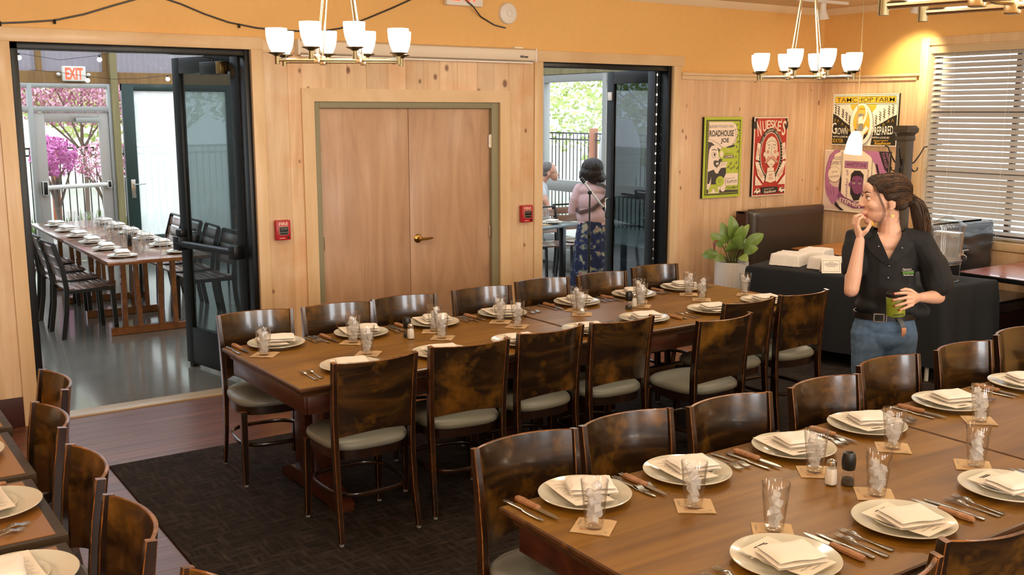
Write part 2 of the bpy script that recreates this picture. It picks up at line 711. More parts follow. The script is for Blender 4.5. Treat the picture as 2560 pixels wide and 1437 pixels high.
def translucent(name, c, t=0.5, op=0.25):
    m, nt, b = new_mat(name)
    L = nt.links.new
    nt.nodes.remove(b)
    tr = node(nt, 'ShaderNodeBsdfTransparent', i_Color=c4(c))
    tl = node(nt, 'ShaderNodeBsdfTranslucent', i_Color=c4(c))
    df = node(nt, 'ShaderNodeBsdfDiffuse', i_Color=c4(c))
    a = node(nt, 'ShaderNodeMixShader', i_0=op)
    e = node(nt, 'ShaderNodeMixShader', i_0=t)
    L(tl.outputs[0], a.inputs[1])
    L(df.outputs[0], a.inputs[2])
    L(a.outputs[0], e.inputs[1])
    L(tr.outputs[0], e.inputs[2])
    L(e.outputs[0], nt.nodes['Material Output'].inputs[0])
    return m


M['polycarb'] = translucent('ribbed_polycarbonate', (0.27, 0.255, 0.28), 0.12, 0.3)
M['roofpoly'] = translucent('clear_roof_sheet', (0.86, 0.88, 0.9), 0.75, 0.3)
M['frost'] = translucent('ribbed_frosted_glazing', (0.9, 0.93, 0.92), 0.45, 0.3)

# ------------------------------------------------------------------ the room
# floor: boards along the back and the aisle, carpet on the rest
b = B()
b.mm(-3.0, 1.25, -4.5, D, -0.1, 0.0, bv=0.4)
y = 6.02
b2 = B()
rows = []
yy = -4.5
i = 0
while yy < D - 1e-6:
    y1 = min(yy + 0.128, D)
    xe = 1.25 if y1 <= 6.021 else XR
    x = -3.0 + random.random() * -0.8
    while x < xe:
        x1 = min(x + random.uniform(1.3, 2.4), xe)
        b2.mm(max(x, -3.0), x1, yy + 0.0008, y1 - 0.0008, -0.03, 0.0, bv=random.random())
        x = x1
    yy = y1
    i += 1
b2.bm.verts.ensure_lookup_table()
fl = struct('floor', b2, M['floorwood'], smooth=0)
b.bm.free()
b = B()
b.mm(-3.0, XR + 0.2, -4.5, D + 0.15, -0.2, -0.031)
struct('floor_slab', b, M['basebd'], smooth=0)
b = B()
b.mm(1.25, XR, -4.5, 6.02, -0.03, 0.012, bev=0.004)
struct('floor_carpet', b, M['carpet'])
b = B()
b.mm(1.073, 2.623, D - 0.005, D + 0.16, -0.03, 0.012, bev=0.006)
b.mm(5.17, 6.663, D - 0.005, D + 0.16, -0.03, 0.012, bev=0.006)
struct('floor_threshold', b, wood('worn_threshold', [(0.3, '#9d8466'), (0.6, '#b79f7e'), (0.8, '#c7b18f')], scale=(1.2, 10, 10), rough=0.4, rnd=False))

# back wall with its three openings, painted above the pine
W0, W1 = D, D + 0.16
b = B()
b.mm(-3.0, XR, W0, W1, 2.5, CEIL)
b.mm(-3.0, 1.03, W0 + 0.001, W1, 0, 2.5)
b.mm(2.665, 3.085, W0 + 0.001, W1, 0, 2.5)
b.mm(3.085, 4.727, W0 + 0.001, W1, 2.13, 2.5)
b.mm(4.727, 5.13, W0 + 0.001, W1, 0, 2.5)
b.mm(6.70, XR, W0 + 0.001, W1, 0, 2.5)
b.mm(3.085, 4.727, W1 - 0.03, W1, 0, 2.2)
wb = struct('wall_back', b, M['paint'], smooth=0)


def boards(b, x0, x1, z0, z1, w, axis='y', at=W0, th=0.016, jit=0.25, hole=None, g=0.0035):
    """Upright tongue-and-groove boards on a wall plane, chamfered at each joint."""
    x = x0
    while x < x1 - 1e-4:
        xe = min(x + w * random.uniform(1 - jit, 1 + jit), x1)
        if x1 - xe < w * 0.3:
            xe = x1
        spans = [(z0, z1)]
        if hole and x < hole[1] and xe > hole[0]:
            spans = [(hole[3], z1)]
        v = random.random()
        for (a, c) in spans:
            if axis == 'y':
                q = [(x, 0), (x, th - g), (x + g, th), (xe - g, th), (xe, th - g), (xe, 0)]
                Mx = Matrix.Translation((0, at, 0)) @ Matrix(((1, 0, 0, 0), (0, -1, 0, 0), (0, 0, 1, 0), (0, 0, 0, 1)))
            else:
                q = [(0, x), (th - g, x), (th, x + g), (th, xe - g), (th - g, xe), (0, xe)]
                Mx = Matrix.Translation((at, 0, 0)) @ Matrix(((-1, 0, 0, 0), (0, 1, 0, 0), (0, 0, 1, 0), (0, 0, 0, 1)))
            b.prism(q, a, c, M=Mx, bv=v)
        x = xe


b = B()
boards(b, -3.0, 0.985, 0.2, 2.5, 0.17)
boards(b, 2.71, 3.0, 0.0, 2.47, 0.15)
boards(b, 3.0, 4.82, 2.20, 2.47, 0.17, jit=0.15)
boards(b, 4.82, 5.08, 0.0, 2.47, 0.14)
struct('panelling', b, M['pine'], parent=wb, smooth=0)
b = B()
boards(b, 6.75, XR, 0.0, 2.335, 0.088, jit=0.05)
boards(b, 5.98, D, 0.0, 2.335, 0.088, axis='x', at=XR, jit=0.05)
boards(b, 2.2, 5.98, 0.0, 0.80, 0.105, axis='x', at=XR, jit=0.05)
struct('wall_wainscot', b, M['bead'], smooth=0)
# cap rail of the wainscot
b = B()
b.mm(6.755, XR, D - 0.05, D - 0.0, 2.375, 2.40, bev=0.004)
b.mm(6.755, XR, D - 0.034, D, 2.335, 2.376, bev=0.008)
b.mm(XR - 0.05, XR, 6.02, D, 2.375, 2.40, bev=0.004)
b.mm(XR - 0.034, XR, 6.05, D, 2.335, 2.376, bev=0.008)
struct('trim_1', b, M['trim'])
# casings and headers of the openings
b = B()
b.mm(-3.0, 2.71, D - 0.03, D + 0.01, 2.472, 2.56, bev=0.004)
b.mm(2.71, 6.79, D - 0.026, D + 0.01, 2.455, 2.548, bev=0.004)
struct('trim_2', b, M['trim'])
b = B()
for x0, x1, zt in ((0.983, 1.073, 2.474), (2.623, 2.71, 2.474), (5.08, 5.17, 2.456), (6.663, 6.753, 2.456)):
    b.mm(x0, x1, D - 0.028, D + 0.01, 0, zt, bev=0.004)
struct('trim_3', b, M['trimv'])
b = B()
b.mm(-3.0, 0.983, D - 0.024, D, 0, 0.2, bev=0.004)
struct('baseboard_back', b, M['basebd'])
# mitred casing of the closed double door
b = B()
x0, x1, zt, cw = 2.99, 4.823, 2.21, 0.095
Ty = Matrix.Translation((0, D, 0)) @ Matrix.Rotation(R(90), 4, 'X')
b.prism([(x0, 0), (x0 + cw, 0), (x0 + cw, zt - cw), (x0, zt)], 0, 0.034, M=Ty)
b.prism([(x1 - cw, 0), (x1, 0), (x1, zt), (x1 - cw, zt - cw)], 0, 0.034, M=Ty)
struct('trim_4', b, M['trimv'], smooth=0)
b = B()
b.prism([(x0, zt), (x0 + cw, zt - cw), (x1 - cw, zt - cw), (x1, zt)], 0, 0.034, M=Ty)
struct('trim_5', b, M['trim'], smooth=0)
b = B()
b.mm(3.085, 3.136, D - 0.012, D + 0.09, 0, 2.118, bev=0.003)
b.mm(4.657, 4.727, D - 0.012, D + 0.09, 0, 2.118, bev=0.003)
b.mm(3.136, 4.657, D - 0.012, D + 0.09, 2.066, 2.118, bev=0.003)
d1 = struct('door_1', b, M['green_frame'])
for k, (xa, xb) in enumerate(((3.138, 3.893), (3.8975, 4.655))):
    b = B()
    b.mm(xa, xb, D + 0.022, D + 0.066, 0.012, 2.064, bev=0.002)
    lf = b.build('door_leaf', M['birch'], d1)
    b = B()
    hx = xa - 0.004 if k == 0 else xb + 0.004
    for hz in (0.25, 1.05, 1.80):
        b.tube([(hx, D + 0.006, hz - 0.055), (hx, D + 0.006, hz + 0.055)], 0.011, 10)
        b.mm(hx - 0.018, hx + 0.018, D + 0.008, D + 0.02, hz - 0.05, hz + 0.05)
    b.build('hinge', M['chrome'], lf)
b = B()
b.lathe([(0, 0), (0.034, 0), (0.036, 0.006), (0.03, 0.012), (0.014, 0.016), (0.013, 0.05), (0, 0.052)], 24, c=(3.965, D + 0.022, 1.035), rot=Euler((R(90), 0, 0)))
b.tube([(3.965, D - 0.028, 1.035), (4.0, D - 0.032, 1.033), (4.04, D - 0.03, 1.034), (4.075, D - 0.024, 1.036)], [0.013, 0.011, 0.009, 0.008], 10)
b.build('lever_handle', M['brass'], d1)

# window wall
YW0, YW1, ZS, ZT = 3.95, 5.944, 0.885, 2.651
b = B()
b.mm(XR, XR + 0.16, YW1, D + 0.16, 0, CEIL)
b.mm(XR, XR + 0.16, -4.5, YW0, 0, CEIL)
b.mm(XR, XR + 0.16, YW0, YW1, ZT, CEIL)
b.mm(XR, XR + 0.16, YW0, YW1, 0, ZS)
struct('wall_right', b, M['paint'], smooth=0)
b = B()
b.mm(XR - 0.02, XR + 0.02, YW1, YW1 + 0.085, ZS - 0.07, ZT + 0.075, bev=0.003)
b.mm(XR - 0.02, XR + 0.02, YW0 - 0.085, YW0, ZS - 0.07, ZT + 0.075, bev=0.003)
b.mm(XR - 0.0195, XR + 0.02, YW0, YW1, ZT, ZT + 0.075, bev=0.003)
b.mm(XR - 0.03, XR + 0.02, YW0 - 0.1, YW1 + 0.0, ZS - 0.075, ZS, bev=0.004)
b.mm(XR, XR + 0.16, YW1 - 0.012, YW1, ZS, ZT)
b.mm(XR, XR + 0.16, YW0, YW0 + 0.012, ZS, ZT)
b.mm(XR, XR + 0.16, YW0, YW1, ZT - 0.012, ZT)
struct('trim_6', b, M['trimv'])
b = B()
for yy in (YW0 + 0.03, 5.12, YW1 - 0.03):
    b.mm(XR + 0.10, XR + 0.14, yy - 0.022, yy + 0.022, ZS, ZT)
for zz in (ZS + 0.03, 1.5, 2.055, ZT - 0.03):
    b.mm(XR + 0.102, XR + 0.138, YW0, YW1, zz - 0.024, zz + 0.024)
w1 = struct('window_1', b, plain('bronze_sash', '#5a4638', 0.45))
b = B()
b.mm(XR + 0.118, XR + 0.122, YW0, YW1, ZS, ZT)
b.build('pane', M['glass'], w1)

# the other walls, out of the picture, and the ceiling with its cove
b = B()
b.mm(-3.16, -3.0, -4.5, D + 0.16, 0, CEIL)
struct('wall_left', b, M['paint'], smooth=0)
b = B()
xs = (-3.16, -1.5, -0.2, 1.6, 2.9, 4.6, 5.9, XR + 0.16)
for k in range(7):
    if k % 2:
        b.mm(xs[k], xs[k + 1], -4.66, -4.5, 0, 0.9)
        b.mm(xs[k], xs[k + 1], -4.66, -4.5, 2.5, CEIL)
    else:
        b.mm(xs[k], xs[k + 1], -4.66, -4.5, 0, CEIL)
struct('wall_front', b, M['paint'], smooth=0)
for k in (1, 3, 5):  # unseen windows, added with their openings to house the fill lamps
    b = B()
    for x in (xs[k] + 0.03, (xs[k] + xs[k + 1]) / 2, xs[k + 1] - 0.03):
        b.mm(x - 0.03, x + 0.03, -4.64, -4.6, 0.9, 2.5)
    for z in (0.93, 1.7, 2.47):
        b.mm(xs[k], xs[k + 1], -4.639, -4.601, z - 0.03, z + 0.03)
    struct('window_%d' % (4 + k // 2), b, M['trimv'])
b = B()
b.mm(-3.16, XR + 0.16, -4.66, D + 0.16, CEIL, CEIL + 0.12)
struct('ceiling', b, M['ceil'], smooth=0)
b = B()
b.prism([(0, 0), (0, -0.06), (0.012, -0.062), (0.055, -0.02), (0.06, 0)], -3.0, XR, M=Matrix.Translation((0, D, CEIL)) @ Matrix(((0, 0, 1, 0), (-1, 0, 0, 0), (0, 1, 0, 0), (0, 0, 0, 1))))
b.prism([(0, 0), (0, -0.06), (0.012, -0.062), (0.055, -0.02), (0.06, 0)], -4.5, D, M=Matrix.Translation((XR, 0, CEIL)) @ Matrix(((-1, 0, 0, 0), (0, 0, 1, 0), (0, 1, 0, 0), (0, 0, 0, 1))))
struct('trim_7', b, plain('cream_cove', '#e3cba6', 0.5))

# ------------------------------------------------------------------ doors of the two openings
def glazed_leaf(name, hinge, ang, w, h, bottom, kind, lbl, flip):
    """Black aluminium leaf hung at hinge, turned ang; local x runs from the hinge to the free edge."""
    t = thing(name, lbl, 'door', (hinge[0], hinge[1], bottom), ang)
    b = B()
    st, tr, br = 0.105, 0.12, 0.30
    b.mm(0, st, -0.022, 0.022, 0, h, bev=0.002)
    b.mm(w - st, w, -0.022, 0.022, 0, h, bev=0.002)
    b.mm(st, w - st, -0.022, 0.022, h - tr, h, bev=0.002)
    b.mm(st, w - st, -0.022, 0.022, 0, br, bev=0.002)
    b.build('leaf_frame', M['blackal'], t)
    b = B()
    b.mm(st, w - st, -0.005, 0.005, br, h - tr)
    b.build('pane', M['doorglass' if kind == 'L' else 'doorglassdark'], t)
    b = B()
    b.tube([(0.0, 0, 0.02), (0.0, 0, h - 0.02)], 0.012, 8)
    for k in range(26):
        z = 0.06 + k * (h - 0.12) / 25
        b.tube([(0.0, 0, z), (0.0, 0, z + 0.02)], 0.0135, 8, mi=1)
    b.build('piano_hinge', [M['blackal'], M['steel']], t)
    return t, st


hx, hy = 2.600, D + 0.14
a1 = math.atan2(8.236 - hy, 2.395 - hx)
wl = math.hypot(8.236 - hy, 2.395 - hx)
t, st = glazed_leaf('porch_door', (hx, hy), a1, wl, 2.42, 0.03, 'L',
                    'open black glazed door with a push bar, leading to the porch dining table', 1)
# panic bar and closer face the dining room side (local +y is towards -x)
b = B()
b.tube([(0.09, 0.075, 0.98), (wl - 0.03, 0.075, 0.98)], 0.028, 14)
b.mm(0.03, 0.12, 0.02, 0.10, 0.93, 1.03, bev=0.008)
b.mm(wl - 0.10, wl - 0.005, 0.02, 0.10, 0.925, 1.035, bev=0.01)
b.mm(wl - 0.095, wl - 0.01, 0.02, 0.075, 1.035, 1.09, bev=0.01)
b.build('push_bar', M['black'], t)
b = B()
b.mm(0.13, 0.42, 0.024, 0.085, 2.28, 2.37, bev=0.004)
b.mm(0.13, 0.19, 0.024, 0.087, 2.279, 2.371, bev=0.004, mi=1)
b.tube([(0.30, 0.05, 2.375), (0.30, 0.05, 2.40)], 0.014, 10)
b.bar([(0.30, 0.05, 2.395), (0.12, 0.22, 2.395)], 0.022, 0.006, axis=(0.6, 0.6, 0))
b.bar([(0.12, 0.22, 2.401), (0.02, 0.06, 2.405)], 0.02, 0.006, axis=(0.6, -0.4, 0))
b.build('door_closer', [M['black'], M['brass']], t)
b = B()
b.mm(wl - 0.11, wl - 0.05, -0.03, 0.03, -0.028, 0.0, bev=0.003)
b.build('floor_bolt', M['black'], t)
hx, hy = 6.60, D + 0.14
a2 = math.atan2(8.06 - hy, 6.632 - hx)
wr = 0.74
t, st = glazed_leaf('porch_door', (hx, hy), a2, wr, 2.40, 0.03, 'R', 'open black glazed door beside the woman in the pink cardigan', 1)
b = B()
b.tube([(wr - 0.05, 0.022, 0.95), (wr - 0.05, 0.06, 0.96), (wr - 0.05, 0.06, 1.14), (wr - 0.05, 0.022, 1.15)], 0.008, 8)
b.build('pull_handle', M['steel'], t)
b = B()
b.mm(wr - 0.085, wr - 0.03, 0.022, 0.04, 2.12, 2.20, bev=0.003)
b.build('alarm_contact', M['white'], t)
# black steel frames in the openings
for n, (x0, x1, zt) in enumerate(((1.073, 2.623, 2.474), (5.17, 6.663, 2.456))):
    b = B()
    b.mm(x0 - (0.04 if n else 0), x0 + (0.004 if n else 0.05), D + 0.02, D + 0.15, 0.012, zt, bev=0.002)
    b.mm(x1 - 0.035, x1, D + 0.012, D + 0.15, 0.012, zt, bev=0.003)
    b.mm(x0, x1, D + 0.02, D + 0.15, zt - 0.045, zt, bev=0.003)
    struct('door_%d' % (n + 2), b, M['blackal'])

# ------------------------------------------------------------------ the porch: floor, walls, roof
PX0, PX1, PY = 0.3, 8.2, 15.0
b = B()
b.mm(PX0, PX1 + 0.1, D + 0.16, PY + 0.1, -0.12, 0.0)
struct('floor_porch', b, M['concrete'], smooth=0)
b = B()
b.mm(PX0 - 0.1, PX0, D + 0.16, PY, 0, 3.5)
struct('wall_porch_side', b, plain('grey_siding', '#8b8a86', 0.7), smooth=0)
b = B()
for x0, x1 in ((0.3, 2.0), (5.25, PX1)):
    b.mm(x0, x1, PY, PY + 0.1, 0, 0.5)
struct('wall_porch_low', b, M['alu'], smooth=0)
b = B()
b.mm(PX0, PX1 + 0.1, D + 0.16, PY + 0.1, 3.5, 3.52)
struct('ceiling_porch', b, M['roofpoly'], smooth=0)
b = B()
for x in (1.2, 3.0, 4.8, 6.6):
    b.mm(x, x + 0.05, D + 0.17, PY, 3.36, 3.5)
struct('ceiling_porch_rafters', b, M['cedar'], smooth=0)
# far wall: timber posts and header, storefront door with transom, green door, polycarbonate above
b = B()
for x in (3.462, 5.3):
    b.mm(x, x + 0.095, PY - 0.1, PY + 0.02, 0, 3.36, bev=0.004)
struct('trim_8', b, M['treated'], smooth=0)
b = B()
b.mm(PX0, PX1, PY - 0.02, PY + 0.1, 2.42, 2.575, bev=0.004)
b.mm(PX0, PX1, PY - 0.04, PY + 0.1, 3.3, 3.5)
for x in (2.55, 3.40):
    b.mm(x, x + 0.075, PY + 0.03, PY + 0.1, 2.575, 3.3)
struct('trim_9', b, M['cedar'], smooth=0)
b = B()
n = 220
q = [(PX0 + (PX1 - PX0) * i / n, 0.012 * (i % 2)) for i in range(n + 1)]
for (xa, ya), (xb, yb) in zip(q, q[1:]):
    b.poly([(xa, PY + 0.06 + ya, 2.575), (xb, PY + 0.06 + yb, 2.575), (xb, PY + 0.06 + yb, 3.3), (xa, PY + 0.06 + ya, 3.3)])
struct('wall_porch_clerestory', b, M['polycarb'], smooth=0)
b = B()
for x in (2.0, 2.405, 3.418):
    b.mm(x, x + 0.06, PY - 0.05, PY + 0.05, 0, 2.41, bev=0.003)
for z0, z1 in ((2.355, 2.415), (2.035, 2.11)):
    b.mm(2.0, 3.478, PY - 0.049, PY + 0.049, z0, z1, bev=0.003)
b.mm(2.06, 2.405, PY - 0.048, PY + 0.048, 0, 0.12)
w2 = struct('window_2', b, M['alu'])
b = B()
b.mm(2.06, 2.41, PY - 0.004, PY + 0.004, 0.1, 2.06)
b.mm(2.03, 3.44, PY - 0.004, PY + 0.004, 2.1, 2.36)
b.build('pane', M['glass'], w2)
b = B()
b.mm(2.467, 2.60, PY - 0.025, PY + 0.025, 0.01, 2.03, bev=0.003)
b.mm(3.285, 3.416, PY - 0.025, PY + 0.025, 0.01, 2.03, bev=0.003)
b.mm(2.6, 3.285, PY - 0.025, PY + 0.025, 1.90, 2.03, bev=0.003)
b.mm(2.6, 3.285, PY - 0.025, PY + 0.025, 0.01, 0.26, bev=0.003)
d4 = struct('door_4', b, plain('warm_grey_aluminium', '#b3aca4', 0.4, metal=0.2))
b = B()
b.mm(2.6, 3.285, PY - 0.004, PY + 0.004, 0.26, 1.90)
b.build('pane', M['glass'], d4)
b = B()
b.tube([(2.53, PY - 0.09, 1.03), (3.36, PY - 0.09, 1.05)], 0.03, 12, mi=0)
b.mm(2.50, 2.57, PY - 0.12, PY - 0.02, 0.93, 1.12, bev=0.01, mi=1)
b.mm(3.33, 3.39, PY - 0.12, PY - 0.02, 1.0, 1.10, bev=0.01, mi=1)
b.build('push_bar', [M['white'], M['black']], d4)
b = B()
b.mm(2.98, 3.28, PY - 0.09, PY - 0.03, 1.89, 1.96, bev=0.004)
b.bar([(3.2, PY - 0.07, 1.975), (2.92, PY - 0.09, 1.985)], 0.02, 0.008, axis=(0, 1, 0))
b.build('door_closer', M['alu'], d4)
# dark green glazed door with reeded glass
GX0, GX1 = 3.61, 5.2
b = B()
b.mm(GX0, GX0 + 0.16, PY - 0.04, PY + 0.04, 0, 2.42, bev=0.003)
b.mm(GX1 - 0.12, GX1, PY - 0.04, PY + 0.04, 0, 2.42, bev=0.003)
b.mm(GX0, GX1, PY - 0.039, PY + 0.039, 2.325, 2.42, bev=0.003)
b.mm(GX0, GX1, PY - 0.039, PY + 0.039, 0, 0.3, bev=0.003)
d5 = struct('door_5', b, M['greendoor'])
b = B()
b.mm(GX0 + 0.16, GX1 - 0.12, PY - 0.004, PY + 0.004, 0.3, 2.33)
b.build('pane', M['frost'], d5)
b = B()
b.mm(3.66, 3.72, PY - 0.052, PY - 0.038, 0.84, 1.10, bev=0.002)
b.tube([(3.69, PY - 0.04, 1.03), (3.69, PY - 0.085, 1.03), (3.85, PY - 0.085, 1.035)], 0.009, 8)
b.build('lever_handle', M['steel'], d5)
# window wall on the porch's far side (x = PX1)
b = B()
for y in (8.4, 9.96, 11.26, 12.6, 13.9):
    b.mm(PX1 - 0.05, PX1 + 0.05, y, y + 0.075, 0, 2.6, bev=0.003)
for z0, z1 in ((2.42, 2.52), (1.0, 1.15), (0.33, 0.42)):
    b.mm(PX1 - 0.045, PX1 + 0.045, D + 0.16, PY, z0, z1, bev=0.003)
b.mm(PX1 - 0.03, PX1 + 0.03, D + 0.16, PY, 0, 0.33, mi=0)
w3 = struct('window_3', b, M['alu'])
b = B()
b.mm(PX1 - 0.004, PX1 + 0.004, D + 0.16, PY, 0.42, 2.45)
b.build('pane', M['glass'], w3)
b = B()
b.mm(PX1 - 0.06, PX1 + 0.06, D + 0.16, PY, 2.52, 2.66, bev=0.004)
struct('trim_10', b, M['treated'], smooth=0)
b = B()
b.mm(PX1 - 0.12, PX1 - 0.032, 8.3, 14.2, 0.05, 0.26, bev=0.02)
tag(b.build('baseboard_heater', M['alu'], None), 'long grey baseboard heater under the porch windows', 'heater')

# things fixed in the porch
t = thing('exit_sign', 'white EXIT sign with lit red letters above the porch door', 'sign', (2.998, PY - 0.06, 2.543))
b = B()
b.mm(-0.15, 0.15, -0.045, 0.04, -0.1, 0.1, bev=0.012)
b.ball((-0.19, 0, -0.01), (0.03, 0.025, 0.025))
b.ball((0.19, 0, -0.01), (0.03, 0.025, 0.025))
b.build('housing', M['white'], t)
b = B()
put_text(b, 'EXIT', 0, 0, 0.225, 0.155, Matrix.Translation((0, -0.0465, 0)) @ Matrix.Rotation(R(90), 4, 'X'), bold=0.03, extr=0.001)
b.build('lettering', M['exitred'], t, smooth=0)
t = thing('string_lights', 'string of small lit bulbs across the porch', 'string lights', (0, 0, 0))
b = B()
pts = [(1.2 + 0.45 * i, 13.4, 2.78 + 0.13 * math.cos(i * 1.05)) for i in range(10)]
pts2 = [(2.4 + 0.35 * i, 14.6, 2.52 + 0.05 * math.cos(i)) for i in range(8)]
b.tube(pts, 0.003, 5)
b.tube(pts2, 0.003, 5)
b.build('wire', M['black'], t)
for p in (pts[2:8:2] + pts2[2::3]):
    b = B()
    b.ball((p[0], p[1], p[2] - 0.05), 0.028, 10, 8)
    b.tube([(p[0], p[1], p[2]), (p[0], p[1], p[2] - 0.04)], 0.012, 8, mi=1)
    b.build('bulb', [M['bulb'], M['black']], t)
t = thing('paper_lantern', 'tall white paper lantern hanging outside the porch windows', 'lantern', (9.64, 11.45, 1.42))
b = B()
b.lathe([(0.08, 0.52)] + [(0.30 * math.sin(PI * (0.12 + 0.8 * i / 14)) ** 0.6 + 0.004 * (i % 2), 0.5 - i / 14) for i in range(15)] + [(0.08, -0.52)], 28)
b.build('shade', plain('white_paper', '#e9e8e6', 0.8), t)
b = B()
b.tube([(0, 0, 0.5), (0, 0, 1.75)], 0.004, 6)
b.build('cord', M['black'], t)
b = B()
b.mm(9.2, 10.0, 8.0, 16.0, 3.17, 3.22)
tag(b.build('porch_eave', M['cedar'], None), kind='structure')
# ------------------------------------------------------------------ outdoors
b = B()
b.mm(-25, 40, 15.1, 70, -0.3, -0.12)
b.mm(8.3, 40, -20, 15.1, -0.3, -0.12)
struct('ground', b, plain('pale_paving', '#b8b6ae', 0.9, var=0.1, bscale=3), smooth=0)
b = B()
for k in range(420):
    x, y = random.uniform(0.5, 9), random.uniform(18.95, 20.0)
    h = random.uniform(0.1, 0.35)
    a = random.uniform(0, PI)
    dx, dy = math.cos(a) * 0.05, math.sin(a) * 0.05
    lx, ly = random.uniform(-.1, .1), random.uniform(-.1, .1)
    b.poly([(x - dx, y - dy, -0.12), (x + dx, y + dy, -0.12), (x + lx, y + ly, h)])
tag(b.build('low_planting', plain('leaf_green', '#6f8a3c', 0.7), None, smooth=0), 'low green plants behind the iron fence', 'plants', kind='stuff')


def fence(name, lbl, p0, p1, h, gap=0.115):
    t = thing(name, lbl, 'fence', (p0[0], p0[1], -0.12))
    dx, dy = p1[0] - p0[0], p1[1] - p0[1]
    n = int(math.hypot(dx, dy) / gap)
    b = B()
    for i in range(n):
        f = i / n
        b.tube([(dx * f, dy * f, 0.05), (dx * f, dy * f, h)], 0.011, 5)
    b.build('picket_bars', M['black'], t)
    b = B()
    for z in (0.12, h - 0.12, h):
        b.bar([(0, 0, z), (dx, dy, z)], 0.03, 0.03, axis=(0, 0, 1))
    b.build('rail', M['black'], t)
    for f in (0.12, 0.34, 0.56, 0.78):
        b = B()
        b.mm(dx * f - 0.06, dx * f + 0.06, dy * f - 0.06, dy * f + 0.06, 0, h + 0.1, bev=0.006)
        b.build('post', M['redpost'], t)
    return t


M['redpost'] = plain('red_brown_timber', '#a8603a', 0.7)
fence('iron_fence', 'black iron fence below the pink blossom', (0.2, 18.8), (9.5, 18.8), 1.55)
fence('iron_fence', 'black iron fence beyond the paper lantern and porch windows', (12.2, 19), (12.2, 8), 1.75)


def tree(lbl, x, y, h, rad, zc, n, mats, leafsize, trunk=True, sq=0.75, name='tree', seed=1):
    rnd = random.Random(seed)
    t = thing(name, lbl, 'tree', (x, y, -0.12))
    if trunk:
        b = B()
        b.tube([(0, 0, 0), (0.03, 0.02, zc * 0.35), (-0.02, 0, zc * 0.6), (0.04, 0, zc)], [0.05, 0.042, 0.035, 0.025], 8)
        for k in range(6):
            a = k * 1.05
            b.tube([(0, 0, zc * 0.45 + 0.05 * k), (math.cos(a) * rad * 0.35, math.sin(a) * rad * 0.35, zc * 0.75 + .05 * k), (math.cos(a) * rad * 0.7, math.sin(a) * rad * 0.7, zc * 1.05)], [0.025, 0.018, 0.008], 6)
        b.build('trunk', plain('bark', '#6a5a52', 0.9), t)
    b = B()
    for k in range(n):
        while True:
            p = Vector((rnd.uniform(-1, 1), rnd.uniform(-1, 1), rnd.uniform(-1, 1)))
            if 0.25 < p.length < 1 and mnoise.noise(p * 2.3 + Vector((x, y, 0))) > -0.12:
                break
        c = Vector((p.x * rad, p.y * rad, zc + 0.2 + p.z * rad * sq))
        u = Vector((rnd.gauss(0, 1), rnd.gauss(0, 1), rnd.gauss(0, 1))).normalized()
        v = u.orthogonal().normalized()
        s = leafsize * rnd.uniform(0.6, 1.3)
        b.poly([c - u * s, c - v * s * 0.6, c + u * s, c + v * s * 0.6], mi=rnd.randrange(len(mats)))
    b.build('blossom' if 'blossom' in lbl else 'foliage', mats, t, smooth=0)
    return t


PK = [plain('pink_petals', '#d08aa8', 0.7), plain('deep_pink_petals', '#b0608a', 0.7), plain('pale_pink_petals', '#ecc3d2', 0.7), plain('bronze_leaf', '#8f6a58', 0.7)]
MG = [plain('magenta_petals', '#cc66b2', 0.7), plain('bright_magenta_petals', '#e08cc8', 0.7)]
GR = [plain('spring_leaf', '#c9d488', 0.7), plain('pale_leaf', '#e2e6ae', 0.7), plain('mid_leaf', '#aebf6a', 0.7)]
tree('pink blossom tree with wide crown beyond the fence, outside the porch door', 4.75, 23.2, 4, 2.3, 2.6, 9000, PK, 0.05, seed=2, sq=0.42)
tree('pink blossom tree partly cut off by the door frame beside the porch door', 0.6, 22.0, 4, 1.7, 2.3, 7000, PK, 0.05, seed=3, sq=0.55)
tree('small magenta blossom shrub just inside the iron fence', 3.08, 17.2, 2, 0.36, 1.28, 1600, MG, 0.034, seed=4, name='flowering_shrub', sq=0.9)
tree('slender young tree with sparse pink blossom leaning on the fence', 3.95, 17.9, 2, 0.5, 1.15, 800, PK, 0.034, seed=5, sq=0.7)
tree('large pale green tree beyond the porch windows', 16.0, 17.5, 7, 4.2, 3.7, 15000, GR, 0.085, seed=6)
tree('pale green tree behind the blossom trees', 7.5, 30, 7, 4.0, 4.0, 5000, GR, 0.16, seed=7)
tree('pale green shrub low along the porch window fence', 13.4, 14.2, 2, 0.9, 1.3, 1600, GR, 0.06, seed=8, name='shrub')

# ------------------------------------------------------------------ dining chairs
M['chairwood'] = wood('worn_dark_stain', [(0.28, '#120a06'), (0.5, '#24140a'), (0.72, '#402611')], scale=(5, 5, 1.1), rough=0.26, coat=0.5,
                      coatr=0.12, patch=('#5e3a15', 3.2, 0.60, 0.82), dist=1.8)
M['chairpanel'] = wood('worn_dark_veneer', [(0.28, '#130b05'), (0.5, '#26170a'), (0.72, '#493010')], scale=(1.1, 4, 7.0), rough=0.24, coat=0.6,
                       coatr=0.10, patch=('#85591c', 4.0, 0.51, 0.80), dist=2.2)
M['chairedge'] = wood('rubbed_bare_edge', [(0.3, '#3a1f0d'), (0.55, '#7d4a1e'), (0.8, '#b57a3a')], scale=(14, 14, 14), rough=0.35, coat=0.3)
M['chairleg'] = wood('dark_stained_leg', [(0.3, '#150b07'), (0.6, '#24130b'), (0.8, '#4a2812')], scale=(6, 6, 1.0), rough=0.28, coat=0.4)
M['vinyl'] = plain('grey_vinyl', '#75756c', 0.42, bump=0.05, bscale=300)
M['foot'] = plain('grey_glide', '#8b8d8a', 0.4)


